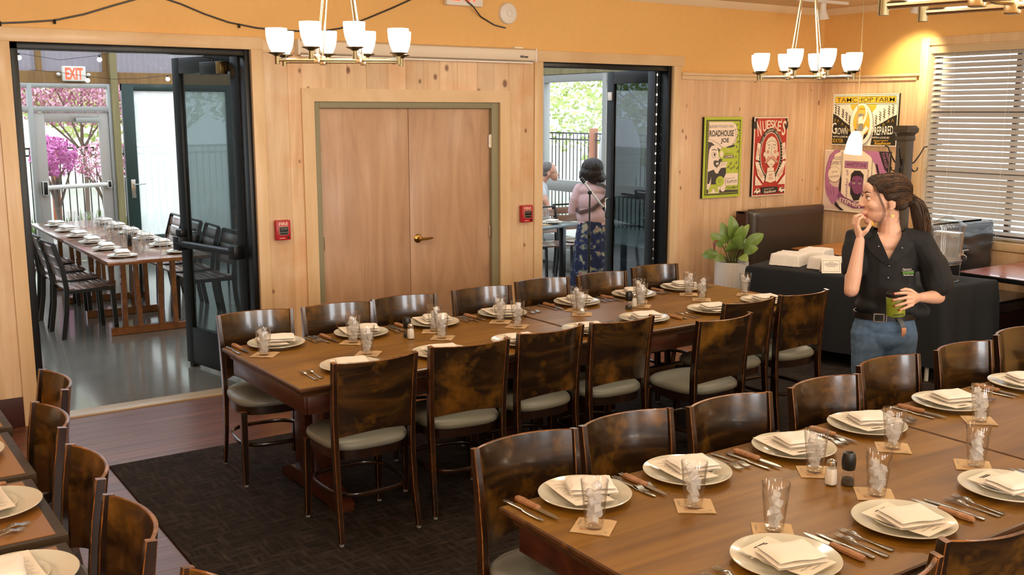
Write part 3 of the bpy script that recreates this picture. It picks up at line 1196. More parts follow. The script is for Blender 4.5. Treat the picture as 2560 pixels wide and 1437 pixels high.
def outline_seat():
    o = []
    n = 40
    for i in range(n):
        a = 2 * PI * i / n
        c, s_ = math.cos(a), math.sin(a)
        e = 2 / 3.4
        x = math.copysign(abs(c) ** e, c)
        y = math.copysign(abs(s_) ** e, s_)
        w = 0.212 + 0.018 * (y + 1) / 2
        o.append((x * w, y * 0.212 + 0.012 + (0.018 * (1 - x * x) if y > 0 else -0.012 * (1 - x * x))))
    return o


def make_chair():
    t = thing('dining_chair', 'x', 'chair')
    so = outline_seat()
    b = B()
    b.rings(so, [(0.93, 0.402), (0.95, 0.40), (0.95, 0.444), (0.93, 0.446)])
    b.build('seat_frame', M['chairleg'], t)
    b = B()
    b.rings(so, [(0.96, 0.444), (1.0, 0.452), (1.012, 0.463), (1.0, 0.476), (0.95, 0.487), (0.8, 0.495), (0.55, 0.499), (0.25, 0.501)])
    b.build('seat', M['vinyl'], t, smooth=60)
    for sx in (-1, 1):
        b = B()
        b.bar([(sx * 0.196, 0.185, 0.42), (sx * 0.198, 0.192, 0.2), (sx * 0.20, 0.198, 0.012)], [0.036, 0.033, 0.026], [0.036, 0.033, 0.026], emi=1, bev=0.0028)
        b.lathe([(0, 0), (0.012, 0), (0.013, 0.014), (0, 0.016)], 12, c=(sx * 0.20, 0.198, 0), mi=2)
        b.build('leg', [M['chairleg'], M['chairedge'], M['foot']], t)
        b = B()
        b.bar([(sx * 0.206, -0.232, 0.012), (sx * 0.201, -0.196, 0.22), (sx * 0.20, -0.176, 0.42), (sx * 0.203, -0.178, 0.58), (sx * 0.207, -0.193, 0.75), (sx * 0.211, -0.212, 0.888)],
              [0.022, 0.024, 0.026, 0.026, 0.024, 0.022], [0.028, 0.036, 0.042, 0.042, 0.038, 0.032], emi=1, bev=0.0028)
        b.lathe([(0, 0), (0.011, 0), (0.012, 0.014), (0, 0.016)], 12, c=(sx * 0.206, -0.232, 0), mi=2)
        b.build('leg', [M['chairwood'], M['chairedge'], M['foot']], t)
    # curved back panel between the posts, bulging to the rear
    b = B()
    nu, nv = 22, 10

    def yp(z):
        f = (z - 0.42) / 0.47
        return -0.174 - 0.038 * f * f

    def pt(u, v, off):
        x = -1 + 2 * u
        zb = 0.515 + 0.03 * (1 - x * x)
        z = zb + (0.884 - zb) * v
        hw = 0.196 + 0.008 * (z - 0.5) / 0.39
        return Vector((x * hw, yp(z) - 0.056 * (1 - abs(x) ** 2.2) - 0.004 + off, z))
    th = 0.007
    b.grid(lambda u, v: pt(u, v, th), nu, nv)
    b.grid(lambda u, v: pt(u, v, -th), nu, nv)
    for v in (0, 1):
        dz = 0.003 if v else -0.003
        for i in range(nu):
            u0, u1 = i / nu, (i + 1) / nu
            p = [pt(u0, v, th), pt(u1, v, th), pt(u1, v, -th), pt(u0, v, -th)]
            q0, q1 = (p[0] + p[3]) / 2 + Vector((0, 0, dz)), (p[1] + p[2]) / 2 + Vector((0, 0, dz))
            b.poly([p[0], p[1], q1, q0], mi=1)
            b.poly([q0, q1, p[2], p[3]], mi=1)
    for u in (0, 1):
        for j in range(nv):
            v0, v1 = j / nv, (j + 1) / nv
            b.poly([pt(u, v0, th), pt(u, v1, th), pt(u, v1, -th), pt(u, v0, -th)], mi=1)
    bmesh.ops.remove_doubles(b.bm, verts=b.bm.verts, dist=0.0002)
    b.build('backrest', [M['chairpanel'], M['chairedge']], t, smooth=50)
    # bent-wood hoop inside the legs
    b = B()
    o = [(x * 0.90, y * 0.93 - 0.012) for x, y in so]
    b.tube([(x, y, 0.225) for x, y in o], 0.012, 8, closed=True, flat=0.75)
    b.build('hoop_stretcher', M['chairwood'], t)
    return t


chair = Series(make_chair())
GC = 'dark wood dining chairs'


def seat_at(mx, my, deg, label, group, facing):
    """Chair whose backrest top is centred on (mx, my); facing = direction the sitter looks, degrees from +y."""
    rz = R(facing + deg)
    dx, dy = 0.0, -0.212
    ox = mx - (dx * math.cos(rz) - dy * math.sin(rz))
    oy = my - (dx * math.sin(rz) + dy * math.cos(rz))
    return chair.put((ox, oy, 0.013 if ox > 1.3 else 0.0), rz, label, group)


K = (2.04 - 0.875) / (2.04 - 0.86)
near_row = [((1.938, 4.361), (2.371, 4.351)), ((2.492, 4.417), (2.911, 4.332)), ((3.022, 4.397), (3.477, 4.427)), ((3.525, 4.407), (3.964, 4.384)),
            ((4.053, 4.103), (4.51, 4.13)), ((4.577, 4.407), (5.016, 4.409)), ((5.09, 4.411), (5.517, 4.394))]
KX = (2.04 - 0.89) / (2.04 - 0.86)
for i, (p, q) in enumerate(near_row):
    mx, my = (p[0] + q[0]) / 2 * KX, (p[1] + q[1]) / 2 * KX
    an = math.degrees(math.atan2(q[1] - p[1], q[0] - p[0])) * 0.6
    extra = {0: ' with a pale grey-green seat in full view', 4: ' pulled well out from the table with pale seat showing'}.get(i, '')
    lbl = {0: 'dark wood chair, back to us, pale seat in full view, at the middle table corner',
           4: 'dark wood chair pulled well out from the middle table, pale seat showing',
           6: 'dark wood chair at the middle table beside the standing waitress, back to us'}.get(
        i, 'dark wood chair, back to us, %s along the middle table from the porch door' % ORD[i])
    seat_at(mx, my, an, lbl, 'chairs backing the viewer at the middle table', 0)
far_row = [((1.864, 5.765), (2.294, 5.707)), ((2.374, 5.728), (2.795, 5.647)), ((2.848, 5.693), (3.258, 5.636)), ((3.431, 5.697), (3.853, 5.655)),
           ((3.979, 5.767), (4.395, 5.735)), ((4.5, 5.684), (4.922, 5.664)), ((5.087, 5.786), (5.486, 5.761))]
for i, (p, q) in enumerate(far_row):
    mx, my = (p[0] + q[0]) / 2 * KX, (p[1] + q[1]) / 2 * KX
    an = math.degrees(math.atan2(q[1] - p[1], q[0] - p[0])) * 0.6
    lbl = {0: 'dark wood chair facing us at the table corner beside the open porch door',
           6: 'dark wood chair facing us across the middle table, next to the white planter'}.get(
        i, 'dark wood chair facing us across the middle table, %s counting from the open porch door' % ORD[i])
    seat_at(mx, my + (0.045, 0.045, 0.075, 0.06, 0.045, 0.10, 0.065)[i], an, lbl, 'chairs facing the viewer at the middle table', 180)
g_row = [((1.828, 2.91), (2.263, 2.895)), ((2.304, 2.908), (2.743, 2.893)), ((2.818, 2.869), (3.252, 2.829)), ((3.389, 2.827), (3.807, 2.818)),
         ((3.944, 2.909), (4.386, 2.905)), ((4.53, 2.898), (4.963, 2.873))]
for i, (p, q) in enumerate(g_row):
    mx, my = (p[0] + q[0]) / 2 * KX, (p[1] + q[1]) / 2 * KX
    an = math.degrees(math.atan2(q[1] - p[1], q[0] - p[0])) * 0.6
    lbl = {0: 'worn brown chair at the corner of the closest table, swirling grain on its backrest',
           4: 'worn brown chair directly in front of the waitress at the closest table'}.get(
        i, 'worn brown chair facing us across the closest table, %s from its corner seat' % ORD[i])
    seat_at(mx, my + 0.025, an, lbl, 'chairs facing the viewer at the closest table', 180)
# chairs whose backs are to us at the closest table, mostly below the frame
seat_at(2.640, 1.478, -7, 'brown chair with its back to us, its curved top rail over the closest table edge', 'chairs backing the viewer at the closest table', 0)
seat_at(2.118, 1.470, -3, 'brown chair cut off by the picture bottom, only one post top showing', 'chairs backing the viewer at the closest table', 0)
# chair of another table by the window, seen from behind
seat_at(5.191, 2.885, 2, 'very dark chair at the picture edge, set back from the closest table behind the others', None, 180)
# the column of chairs along the cafe tables
for i, (mx, my) in enumerate(((0.775, 4.72), (0.655, 4.165), (0.655, 3.52), (0.655, 2.945), (0.71, 2.30))):
    lbl = ['dark wood chair at the dark-edged cafe tables, closest to the porch threshold', 'dark wood chair at the cafe tables, second from the porch threshold',
           'glossy brown chair at the cafe tables, third from the porch threshold', 'amber brown chair at the cafe tables, fourth from the porch threshold',
           'brown chair at the cafe tables, only its top corner showing at the bottom'][i]
    seat_at(mx, my, [2, 3, 1, 2, 4][i], lbl, 'chairs along the cafe tables', 90)

# ------------------------------------------------------------------ tables
M['tabletop'] = wood('worn_brown_tabletop', [(0.25, '#5f3c0e'), (0.5, '#7e5414'), (0.75, '#94681d')], scale=(0.8, 9, 9), rough=0.40, spec=0.32, coat=0.06, coatr=0.25,
                     patch=('#93692f', 2.6, 0.60, 0.76), dist=1.0, bump=0.02)
M['tableleg'] = wood('red_brown_table_base', [(0.3, '#2b120a'), (0.55, '#451e0e'), (0.8, '#632e17')], scale=(1.2, 8, 8), rough=0.38, coat=0.2)
M['tablededge'] = wood('dark_table_edge', [(0.3, '#3c2412'), (0.6, '#5a391c'), (0.8, '#8a5f30')], scale=(1.0, 12, 12), rough=0.35, coat=0.3)


def make_table(L, W):
    t = thing('dining_table', 'x', 'table')
    b = B()
    a, c = L / 2, W / 2
    o0 = [(-a, -c), (a, -c), (a, c), (-a, c)]
    k = 0.035
    lv = [((-k, -k), TZ - 0.058), ((-k * 0.9, -k * 0.9), TZ - 0.045), ((0, 0), TZ - 0.016), ((0, 0), TZ - 0.005), ((-0.005, -0.005), TZ)]
    rows = []
    for (dx, dy), z in lv:
        rows.append([b.bm.verts.new((x + math.copysign(-dx, -x), y + math.copysign(-dy, -y), z)) for x, y in o0])
    for i, (p, q) in enumerate(zip(rows, rows[1:])):
        b.bridge(p, q, 1 if i < 4 else 0)
    b.bm.faces.new(list(reversed(rows[0]))).material_index = 1
    b.bm.faces.new(rows[-1]).material_index = 0
    b.build('tabletop', [M['tabletop'], M['tablededge']], t, smooth=0)
    b = B()
    e = 0.055
    for y in (-c + e, c - e):
        b.mm(-a + e, a - e, y - 0.012, y + 0.012, TZ - 0.15, TZ - 0.058, bev=0.002)
    for x in (-a + e, a - e):
        b.mm(x - 0.012, x + 0.012, -c + e, c - e, TZ - 0.15, TZ - 0.058, bev=0.002)
    b.build('apron', M['tableleg'], t)
    for x in (-0.64, 0.52):
        b = B()
        for y in (-0.12, 0.12):
            b.mm(x - 0.035, x + 0.035, y - 0.07, y + 0.07, 0.09, TZ - 0.1, bev=0.004)
        b.mm(x - 0.03, x + 0.03, -c + 0.12, c - 0.12, TZ - 0.16, TZ - 0.06, bev=0.004)
        b.build('leg', M['tableleg'], t)
        b = B()
        f = 0.36
        b.prism([(-f, 0.0), (-f + 0.10, 0.0), (-f + 0.14, 0.012), (f - 0.14, 0.012), (f - 0.10, 0.0), (f, 0.0), (f, 0.045), (f - 0.12, 0.092), (-f + 0.12, 0.092), (-f, 0.045)], x - 0.045, x + 0.045,
                M=Matrix(((0, 0, 1, 0), (1, 0, 0, 0), (0, 1, 0, 0), (0, 0, 0, 1))))
        b.build('foot', M['tableleg'], t, smooth=0)
    b = B()
    b.mm(-0.66, 0.54, -0.022, 0.022, 0.22, 0.34, bev=0.004)
    b.build('stretcher', M['tableleg'], t)
    return t


table = Series(make_table(1.885, 1.055))
FZ = 0.012
table.put((2.724, 4.975, FZ), R(1.3), 'long brown table in the middle, the half beside the double doors', 'brown trestle tables')
table.put((4.625, 5.02, FZ), R(1.3), 'long brown table in the middle, the half by the planter and buffet', 'brown trestle tables')
table.put((2.715, 2.165, FZ), R(0.2), 'closest long brown table, the half with the salt and pepper shakers', 'brown trestle tables')
table.put((4.61, 2.165, FZ), R(0.1), 'closest long brown table, the half running out of the picture past the seam', 'brown trestle tables')
for o in [o for o in bpy.data.objects if o.name.startswith('dining_table')]:
    o.location.z = 0.0125
    o.scale = (1, 1, (TZ - 0.0125) / TZ)

M['cafetop'] = plain('tan_laminate', '#925f22', 0.35, var=0.12, bscale=30, coat=0.2)
M['cafeedge'] = wood('dark_weathered_edge', [(0.3, '#352818'), (0.6, '#453524'), (0.85, '#5c4830')], scale=(1, 10, 10), rough=0.55, spec=0.25)


def make_cafe(L, W):
    t = thing('cafe_table', 'x', 'table')
    b = B()
    b.mm(-L, 0, -W / 2, W / 2, TZ - 0.045, TZ - 0.002, bev=0.004)
    b.build('tabletop', M['cafeedge'], t)
    b = B()
    b.mm(-L + 0.034, -0.034, -W / 2 + 0.022, W / 2 - 0.022, TZ - 0.01, TZ)
    b.build('inlay_panel', M['cafetop'], t, smooth=0)
    b = B()
    b.tube([(-L / 2, 0, 0.03), (-L / 2, 0, TZ - 0.05)], 0.038, 16)
    b.mm(-L / 2 - 0.15, -L / 2 + 0.15, -0.15, 0.15, TZ - 0.06, TZ - 0.046)
    b.build('column', M['black'], t)
    b = B()
    for a in (0, 90):
        b.box((-L / 2, 0, 0.018), (0.40, 0.06, 0.036), rot=Euler((0, 0, R(a + 45))), bev=0.006)
    b.build('floor_cross', M['black'], t)
    return t


cafe = Series(make_cafe(1.06, 0.60))
for i, (x, y) in enumerate(((0.575, 4.86), (0.556, 4.20), (0.540, 3.555), (0.53, 2.90))):
    cafe.put((x, y, 0), R(0.8), ['dark-edged cafe table closest to the porch threshold, barely in the picture', 'dark-edged tan cafe table, second from the porch threshold',
                              'dark-edged tan cafe table with a whole plate and two forks at its edge', 'dark-edged cafe table at the bottom corner with a menu on a plate'][i], 'cafe tables by the wall')

# ------------------------------------------------------------------ place settings
M['china'] = plain('cream_china', '#d6cfbe', 0.16, coat=0.4, coatr=0.05)
M['linen'] = plain('white_linen', '#ece2d6', 0.85, bump=0.12, bscale=420, sheen=0.2)
M['card'] = plain('menu_card', '#f0e2d0', 0.7)
M['ink'] = plain('grey_print', '#9a9087', 0.8)
M['inkd'] = plain('dark_print', '#2b2926', 0.8)
M['kraft'] = plain('kraft_paper', '#cdaa7e', 0.85, bump=0.1, bscale=250)
M['rust'] = plain('rust_print', '#b0572c', 0.8)
M['tumbler'] = thin_glass('tumbler_glass', (0.985, 0.982, 0.977), edge=0.9, rough=0.03, rim=0.66)
M['knifewood'] = wood('knife_handle_wood', [(0.3, '#8f5f3c'), (0.6, '#ac7a52'), (0.8, '#c09068')], scale=(20, 20, 3), rough=0.5)
M['salt'] = plain('white_salt', '#e8e2d8', 0.9)
M['pepper'] = plain('ground_pepper', '#3a3128', 0.9, bump=0.5, bscale=400)


M['ice'] = thin_glass('clear_ice', (0.93, 0.925, 0.92), edge=1.0, rough=0.08, haze=0.33, rim=0.8)


def lathe_thing(name, prof, mat, cat, n=48, smooth=40):
    b = B()
    b.lathe(prof, n)
    o = b.build(name, mat, None, smooth=smooth)
    return tag(o, 'x', cat)


plate = Series(lathe_thing('dinner_plate', [(r * 0.965, z) for r, z in [(0, 0.004), (0.085, 0.004), (0.088, 0.0), (0.096, 0.0), (0.10, 0.004), (0.125, 0.009), (0.160, 0.019), (0.1645, 0.0215), (0.165, 0.0235), (0.163, 0.0250),
                                            (0.158, 0.0236), (0.125, 0.0150), (0.108, 0.0095), (0.098, 0.0075), (0, 0.0075)]], M['china'], 'plate', 64))
splate = Series(lathe_thing('side_plate', [(0, 0.003), (0.052, 0.003), (0.055, 0.0), (0.061, 0.0), (0.065, 0.004), (0.09, 0.0125), (0.0935, 0.0145), (0.0945, 0.0160), (0.093, 0.0170), (0.089, 0.0156), (0.07, 0.0085), (0.06, 0.006), (0, 0.006)], M['china'], 'plate', 48))
b = B()
b.lathe([(0, 0.0), (0.027, 0.0), (0.029, 0.002), (0.0305, 0.012), (0.0440, 0.155), (0.0430, 0.1568), (0.0415, 0.155), (0.0285, 0.014), (0, 0.012)], 28)
glass = Series(tag(b.build('tumbler', M['tumbler'], None, smooth=50), 'x', 'glass'))
b = B()
b.box((0, 0, 0), (0.0275, 0.025, 0.025), bev=0.003, seg=1)
for v in b.bm.verts:
    v.co += Vector((mnoise.noise(v.co * 60), mnoise.noise(v.co * 60 + Vector((5, 0, 0))), mnoise.noise(v.co * 60 + Vector((0, 7, 0))))) * 0.005
ice = Series(tag(b.build('ice_cube', M['ice'], None, smooth=25), 'x', 'ice'))


def napkin_mesh(seed, w=0.185, l=0.115, h=0.034):
    """Folded cloth: a soft, layered pad with a rolled fold on one long side."""
    b = B()
    rnd = Vector((seed * 3.1, seed, 0))
    for k, (dz, sc, ox) in enumerate(((0.0, 1.0, 0.0), (0.45, 0.965, 0.003))):
        nu, nv = 20, 12

        def f(u, v, side, dz=dz, sc=sc, ox=ox):
            x, y = (u - 0.5) * w * sc + ox, (v - 0.5) * l * sc
            edge = min(u, 1 - u, v, 1 - v) * 2
            puff = (1 - math.exp(-edge * 9))
            roll = math.exp(-((v - 0.06) / 0.10) ** 2) * 0.35
            wob = mnoise.noise(Vector((x * 16, y * 16, k * 2.0)) + rnd) * 0.0035
            t = h * (0.33 + 0.17 * puff + 0.12 * roll)
            z = dz * h + (t if side else 0.0) * (0.5 + 0.5 * puff) + (wob if side else 0) + 0.001
            x += mnoise.noise(Vector((y * 12, 3, k)) + rnd) * 0.004
            y += mnoise.noise(Vector((x * 12, 9, k)) + rnd) * 0.004
            return Vector((x, y, z))
        b.grid(lambda u, v: f(u, v, 1), nu, nv)
        b.grid(lambda u, v: f(u, v, 0), nu, nv)
    bmesh.ops.remove_doubles(b.bm, verts=b.bm.verts, dist=0.0006)
    return b.mesh('folded_napkin', M['linen'], 70)


NAP = [napkin_mesh(i) for i in range(3)]


def menu_mesh():
    b = B()
    w, l = 0.142, 0.235

    def z(x, y):
        return 0.010 * (y / l) ** 2 * 1.5 + 0.003 * (x / w)
    b.grid(lambda u, v: Vector(((u - .5) * w, (v - .5) * l, z((u - .5) * w, (v - .5) * l))), 6, 12)
    b.grid(lambda u, v: Vector(((u - .5) * w, (v - .5) * l, z((u - .5) * w, (v - .5) * l) - 0.0007)), 6, 12)

    def line(x0, x1, y, h, mi):
        n = 6
        for i in range(n):
            xa, xb = x0 + (x1 - x0) * i / n, x0 + (x1 - x0) * (i + 1) / n
            b.poly([(xa, y, z(xa, y) + .0006), (xb, y, z(xb, y) + .0006), (xb, y + h, z(xb, y + h) + .0006), (xa, y + h, z(xa, y + h) + .0006)], mi=mi)
    line(-0.026, 0.026, 0.094, 0.004, 2)
    line(-0.018, 0.03, 0.087, 0.005, 2)
    for k, (wd) in enumerate((0.05, 0.035, 0.055, 0.03, 0.05, 0.06, 0.04, 0.055, 0.045, 0.05, 0.06, 0.03, 0.05)):
        line(-wd, wd, 0.068 - 0.0125 * k, 0.0014 if k % 3 else 0.0022, 1)
    line(-0.02, 0.022, -0.098, 0.0025, 1)
    return b.mesh('menu_card', [M['card'], M['ink'], M['inkd']], 60, recalc=False)


MENU = menu_mesh()


def coaster_mesh():
    b = B()
    w = 0.125

    def z(x, y, s=0):
        return 0.0012 + 0.004 * abs(mnoise.noise(Vector((x * 14, y * 14, 4)))) * (1.2 if max(abs(x), abs(y)) > 0.045 else 0.25)
    nn = 12
    b.grid(lambda u, v: Vector(((u - .5) * w, (v - .5) * w, z((u - .5) * w, (v - .5) * w))), nn, nn)
    b.grid(lambda u, v: Vector(((u - .5) * w, (v - .5) * w, 0.0003)), nn, nn)

    def mark(t, x, y, ww, h, rot, mi):
        b2 = B()
        put_text(b2, t, 0, 0, ww, h, Matrix.Translation((x, y, 0.0032)) @ Matrix.Rotation(rot, 4, 'Z'), shear=0.3)
        me = b2.mesh('tmp', [M['ink']], 0, recalc=False)
        b.add_mesh(me, Matrix(), mi)
    mark('Roadhouse', -0.006, -0.026, 0.066, 0.013, R(12), 1)
    mark('Zingermans', -0.020, -0.012, 0.05, 0.008, R(12), 2)
    mark('restaurant bar catering', 0.0, -0.051, 0.07, 0.0045, 0, 2)
    mark('est', 0.046, -0.038, 0.012, 0.01, R(90), 2)
    mark('events', -0.05, 0.02, 0.04, 0.006, R(90), 2)
    return b.mesh('paper_coaster', [M['kraft'], M['rust'], M['ink']], 60, recalc=False)


COASTER = coaster_mesh()


def fork_mesh():
    """Handle towards -y, tines towards +y; length 0.19."""
    b = B()

    def zc(y):
        return 0.003 + (0.010 * math.exp(-((y - 0.045) / 0.022) ** 2)) + 0.004 * max(0, (y - 0.06) / 0.035) ** 2
    st = [(-0.095, 0.0095), (-0.085, 0.0105), (-0.06, 0.0082), (-0.02, 0.0042), (0.01, 0.0036), (0.022, 0.0045), (0.03, 0.0095), (0.04, 0.0118), (0.05, 0.0122)]
    b.bar([(0, y, zc(y)) for y, w in st], [w * 2 for y, w in st], 0.0024, bev=0.0008)
    for k in range(4):
        x = -0.0098 + 0.0065 * k
        b.bar([(x, 0.049, zc(0.049)), (x, 0.07, zc(0.07)), (x, 0.095, zc(0.095))], [0.0042, 0.0034, 0.0018], 0.002)
    return b.mesh('fork', M['steel'], 60)


def knife_mesh():
    b = B()
    st = [(-0.108, 0.004), (-0.10, 0.0085), (-0.06, 0.0075), (-0.005, 0.005), (0.002, 0.0055), (0.01, 0.0085), (0.05, 0.0095), (0.085, 0.009), (0.10, 0.006), (0.108, 0.0015)]
    b.bar([(0.0015 * (y > 0), y, 0.004) for y, w in st], [w * 2 for y, w in st], [0.004, 0.006, 0.006, 0.006, 0.005, 0.0026, 0.002, 0.002, 0.002, 0.0015], bev=0.001)
    return b.mesh('butter_knife', M['steel'], 60)


fork = Series(tag(link('fork', fork_mesh()), 'x', 'fork'))
bknife = Series(tag(link('butter_knife', knife_mesh()), 'x', 'knife'))
b = B()
st = [(-0.012, 0.006), (0.0, 0.0095), (0.03, 0.0105), (0.07, 0.010), (0.098, 0.006), (0.112, 0.001)]
b.bar([(0.002, y, 0.008) for y, w in st], [w * 2 for y, w in st], [0.003, 0.0026, 0.0022, 0.002, 0.0018, 0.001])
sk = tag(b.build('steak_knife', M['steel'], None, smooth=50), 'x', 'knife')
b = B()
st = [(-0.118, 0.007), (-0.112, 0.0115), (-0.085, 0.0125), (-0.05, 0.0115), (-0.02, 0.0105), (0.0, 0.0115), (0.004, 0.0095)]
b.bar([(0, y, 0.0095) for y, w in st], [w * 2 for y, w in st], [0.012, 0.017, 0.019, 0.018, 0.017, 0.018, 0.015], bev=0.005)
b.build('handle', M['knifewood'], sk)
sknife = Series(sk)
nap = Series(tag(link('folded_napkin', NAP[0]), 'x', 'napkin'))
menu = Series(tag(link('menu_card', MENU), 'x', 'menu'))
coast = Series(tag(link('paper_coaster', COASTER), 'x', 'coaster'))
JR = random.Random(11)


def j(a):
    return JR.uniform(-a, a)


def setting(px, py, face, gx, gy, nm, grp, cubes=8, cutlery=True, menu_rot=0, npk=True, tz=TZ, mdx=0.0):
    """One cover. face=+1: the diner sits on the -y side looking +y; -1: on the +y side. nm is how the place is found."""
    T = tz + 0.0008
    rz = 0 if face > 0 else PI
    plate.put((px, py, T), 0, 'cream dinner plate at %s' % nm, 'dinner plates ' + grp)
    splate.put((px + j(.006), py + j(.006), T + 0.0083), 0, 'small cream side plate at %s' % nm, 'side plates ' + grp)
    zt = T + 0.0083 + 0.0175
    if face > 0:
        menu.put((px - 0.010 + j(.006), py - 0.018 + j(.006), zt + 0.002), R(2 + j(4)), 'printed menu card at %s' % nm, 'menu cards ' + grp)
        o = nap.put((px - 0.012, py - 0.030, zt + 0.006), R(-14 + j(8)), 'folded white cloth napkin at %s' % nm, 'napkins ' + grp)
    else:
        menu.put((px - 0.030 + j(.006), py + 0.002 + j(.006), zt + 0.002), PI + R(-10 + j(4)), 'printed menu card at %s' % nm, 'menu cards ' + grp)
        o = nap.put((px + 0.022, py - 0.005, zt + 0.006), PI + R(-22 + j(8)), 'folded white cloth napkin at %s' % nm, 'napkins ' + grp)
    o.data = NAP[JR.randrange(3)]
    o.scale = (0.88, 1.12, 0.85)
    if cutlery:
        fx = -0.205 * face
        for k in (0, 1):
            fork.put((px + fx - 0.04 * k * face + j(.004), py + (-0.012 - 0.012 * k) * face + j(.008), T), rz + R(j(4)), '%s fork at %s' % (('inner', 'outer')[k], nm), 'forks ' + grp)
        kx = 0.20 * face
        sknife.put((px + kx + j(.004), py + j(.01), T), rz + R(j(4) + 2), 'wooden handled steak knife at %s' % nm, 'steak knives ' + grp)
        bknife.put((px + kx + 0.04 * face + j(.004), py - 0.015 * face + j(.01), T), rz + R(j(4) + 2), 'steel butter knife at %s' % nm, 'butter knives ' + grp)
    coast.put((gx + j(.01), gy + j(.01), T), R(-43 + j(9)), 'kraft paper coaster under the glass at %s' % nm, 'coasters ' + grp)
    put_glass(gx, gy, T + 0.0032, nm, grp, cubes)


def put_glass(gx, gy, z, nm, grp, cubes):
    glass.put((gx, gy, z), R(j(180)), 'glass tumbler of ice at %s' % nm, 'tumblers ' + grp)
    zz = z + 0.028
    for k in range(cubes):
        lev = k // 2
        zq = zz + lev * 0.0200
        rr = 0.0078 + 0.0021 * lev
        a = JR.uniform(0, PI) + (PI if k % 2 else 0)
        if k % 2:
            a = pa + PI + j(0.5)
        pa = a
        ice.put((gx + rr * math.cos(a), gy + rr * math.sin(a), zq + j(.003)), 0, 'ice cube in the glass at %s' % nm, 'ice in the glass at %s' % nm, rot=(j(.7), j(.7), j(3)))


F = [(2.042, 5.369), (2.555, 5.351), (3.056, 5.377), (3.565, 5.378), (4.199, 5.417), (4.718, 5.43), (5.20, 5.45)]
FG = [(1.903, 5.202), (2.428, 5.222), (2.961, 5.226), (3.442, 5.229), (4.064, 5.267), (4.599, 5.255), (5.093, 5.278)]
N = [(2.167, 4.659), (2.695, 4.654), (3.202, 4.654), (3.714, 4.674), (4.216, 4.741), (4.776, 4.714), (5.302, 4.743)]
NG = [(2.369, 4.886), (2.9, 5.003), (3.446, 5.023), (4.004, 5.111), (4.507, 5.102), (5.015, 5.045), (5.40, 5.01)]
for i in range(7):
    setting(F[i][0], F[i][1] - 0.008, -1, FG[i][0], FG[i][1] - (0.020, 0.04, 0.035, 0.02, 0.02, 0.02, 0.02)[i], 'the %s wall-side seat of the middle table' % ORD[i], 'on the wall side of the middle table', cubes=11)
for i in range(7):
    setting(*N[i], 1, *NG[i], 'the %s carpet-side seat of the middle table' % ORD[i], 'on the carpet side of the middle table', cubes=11)
G = [(2.052, 2.588), (2.492, 2.554), (3.023, 2.523), (3.497, 2.546), (4.08, 2.549), (4.672, 2.545)]
GG = [(1.919, 2.372), (2.297, 2.321), (2.9, 2.32), (3.362, 2.326), (3.969, 2.336), (4.53, 2.33)]
H = [(2.219, 1.862), (2.745, 1.841), (3.295, 1.821), (3.85, 1.83)]
HG = [(2.371, 2.04), (2.889, 2.047), (3.445, 2.029), (3.99, 2.03)]
for i in range(6):
    setting(*G[i], -1, *GG[i], 'the %s waitress-side seat of the closest table' % ORD[i], 'on the waitress side of the closest table', cubes=11)
for i in range(4):
    setting(*H[i], 1, *HG[i], 'the %s viewer-side seat of the closest table' % ORD[i], 'on the viewer side of the closest table', cubes=9)


def shakers(x, y, x2, y2, where):
    T = TZ + 0.0008
    t = thing('salt_shaker', 'glass salt shaker with chrome cap %s' % where, 'salt shaker', (x, y, T))
    b = B()
    o = [(p[0], p[1]) for p in rrect(0.04, 0.04, 0.012, 2)]
    b.rings(o, [(0.95, 0), (1.0, 0.003), (0.98, 0.03), (0.86, 0.062), (0.72, 0.072)])
    b.build('body', M['tumbler'], t)
    b = B()
    b.rings(o, [(0.85, 0.005), (0.9, 0.008), (0.88, 0.03), (0.76, 0.058), (0.7, 0.06)])
    b.build('salt', M['salt'], t)
    b = B()
    b.lathe([(0.0165, 0.070), (0.0172, 0.073), (0.0172, 0.082), (0.0158, 0.088), (0.009, 0.0935), (0, 0.095)], 24)
    b.build('cap', M['chrome'], t)
    t2 = thing('pepper_mill', 'pepper mill with black grinder head %s' % where, 'pepper mill', (x2, y2, T))
    b = B()
    b.lathe([(0, 0), (0.024, 0), (0.0255, 0.003), (0.023, 0.02), (0.019, 0.045), (0.0175, 0.06)], 28)
    b.build('body', M['tumbler'], t2)
    b = B()
    b.lathe([(0, 0.003), (0.021, 0.003), (0.021, 0.018), (0.0185, 0.026), (0, 0.028)], 20)
    b.build('peppercorns', M['pepper'], t2)
    b = B()
    b.lathe([(0.018, 0.056), (0.022, 0.058), (0.0245, 0.075), (0.0245, 0.095), (0.021, 0.114), (0.0195, 0.118), (0.014, 0.119), (0.011, 0.113), (0, 0.112)], 28)
    b.build('grinder_head', M['black'], t2)


shakers(2.843, 2.202, 2.892, 2.169, 'on the closest table')
shakers(2.745, 5.088, 2.752, 5.145, 'on the middle table beside the double doors end')
shakers(4.455, 5.118, 4.375, 5.075, 'on the middle table towards the planter end')
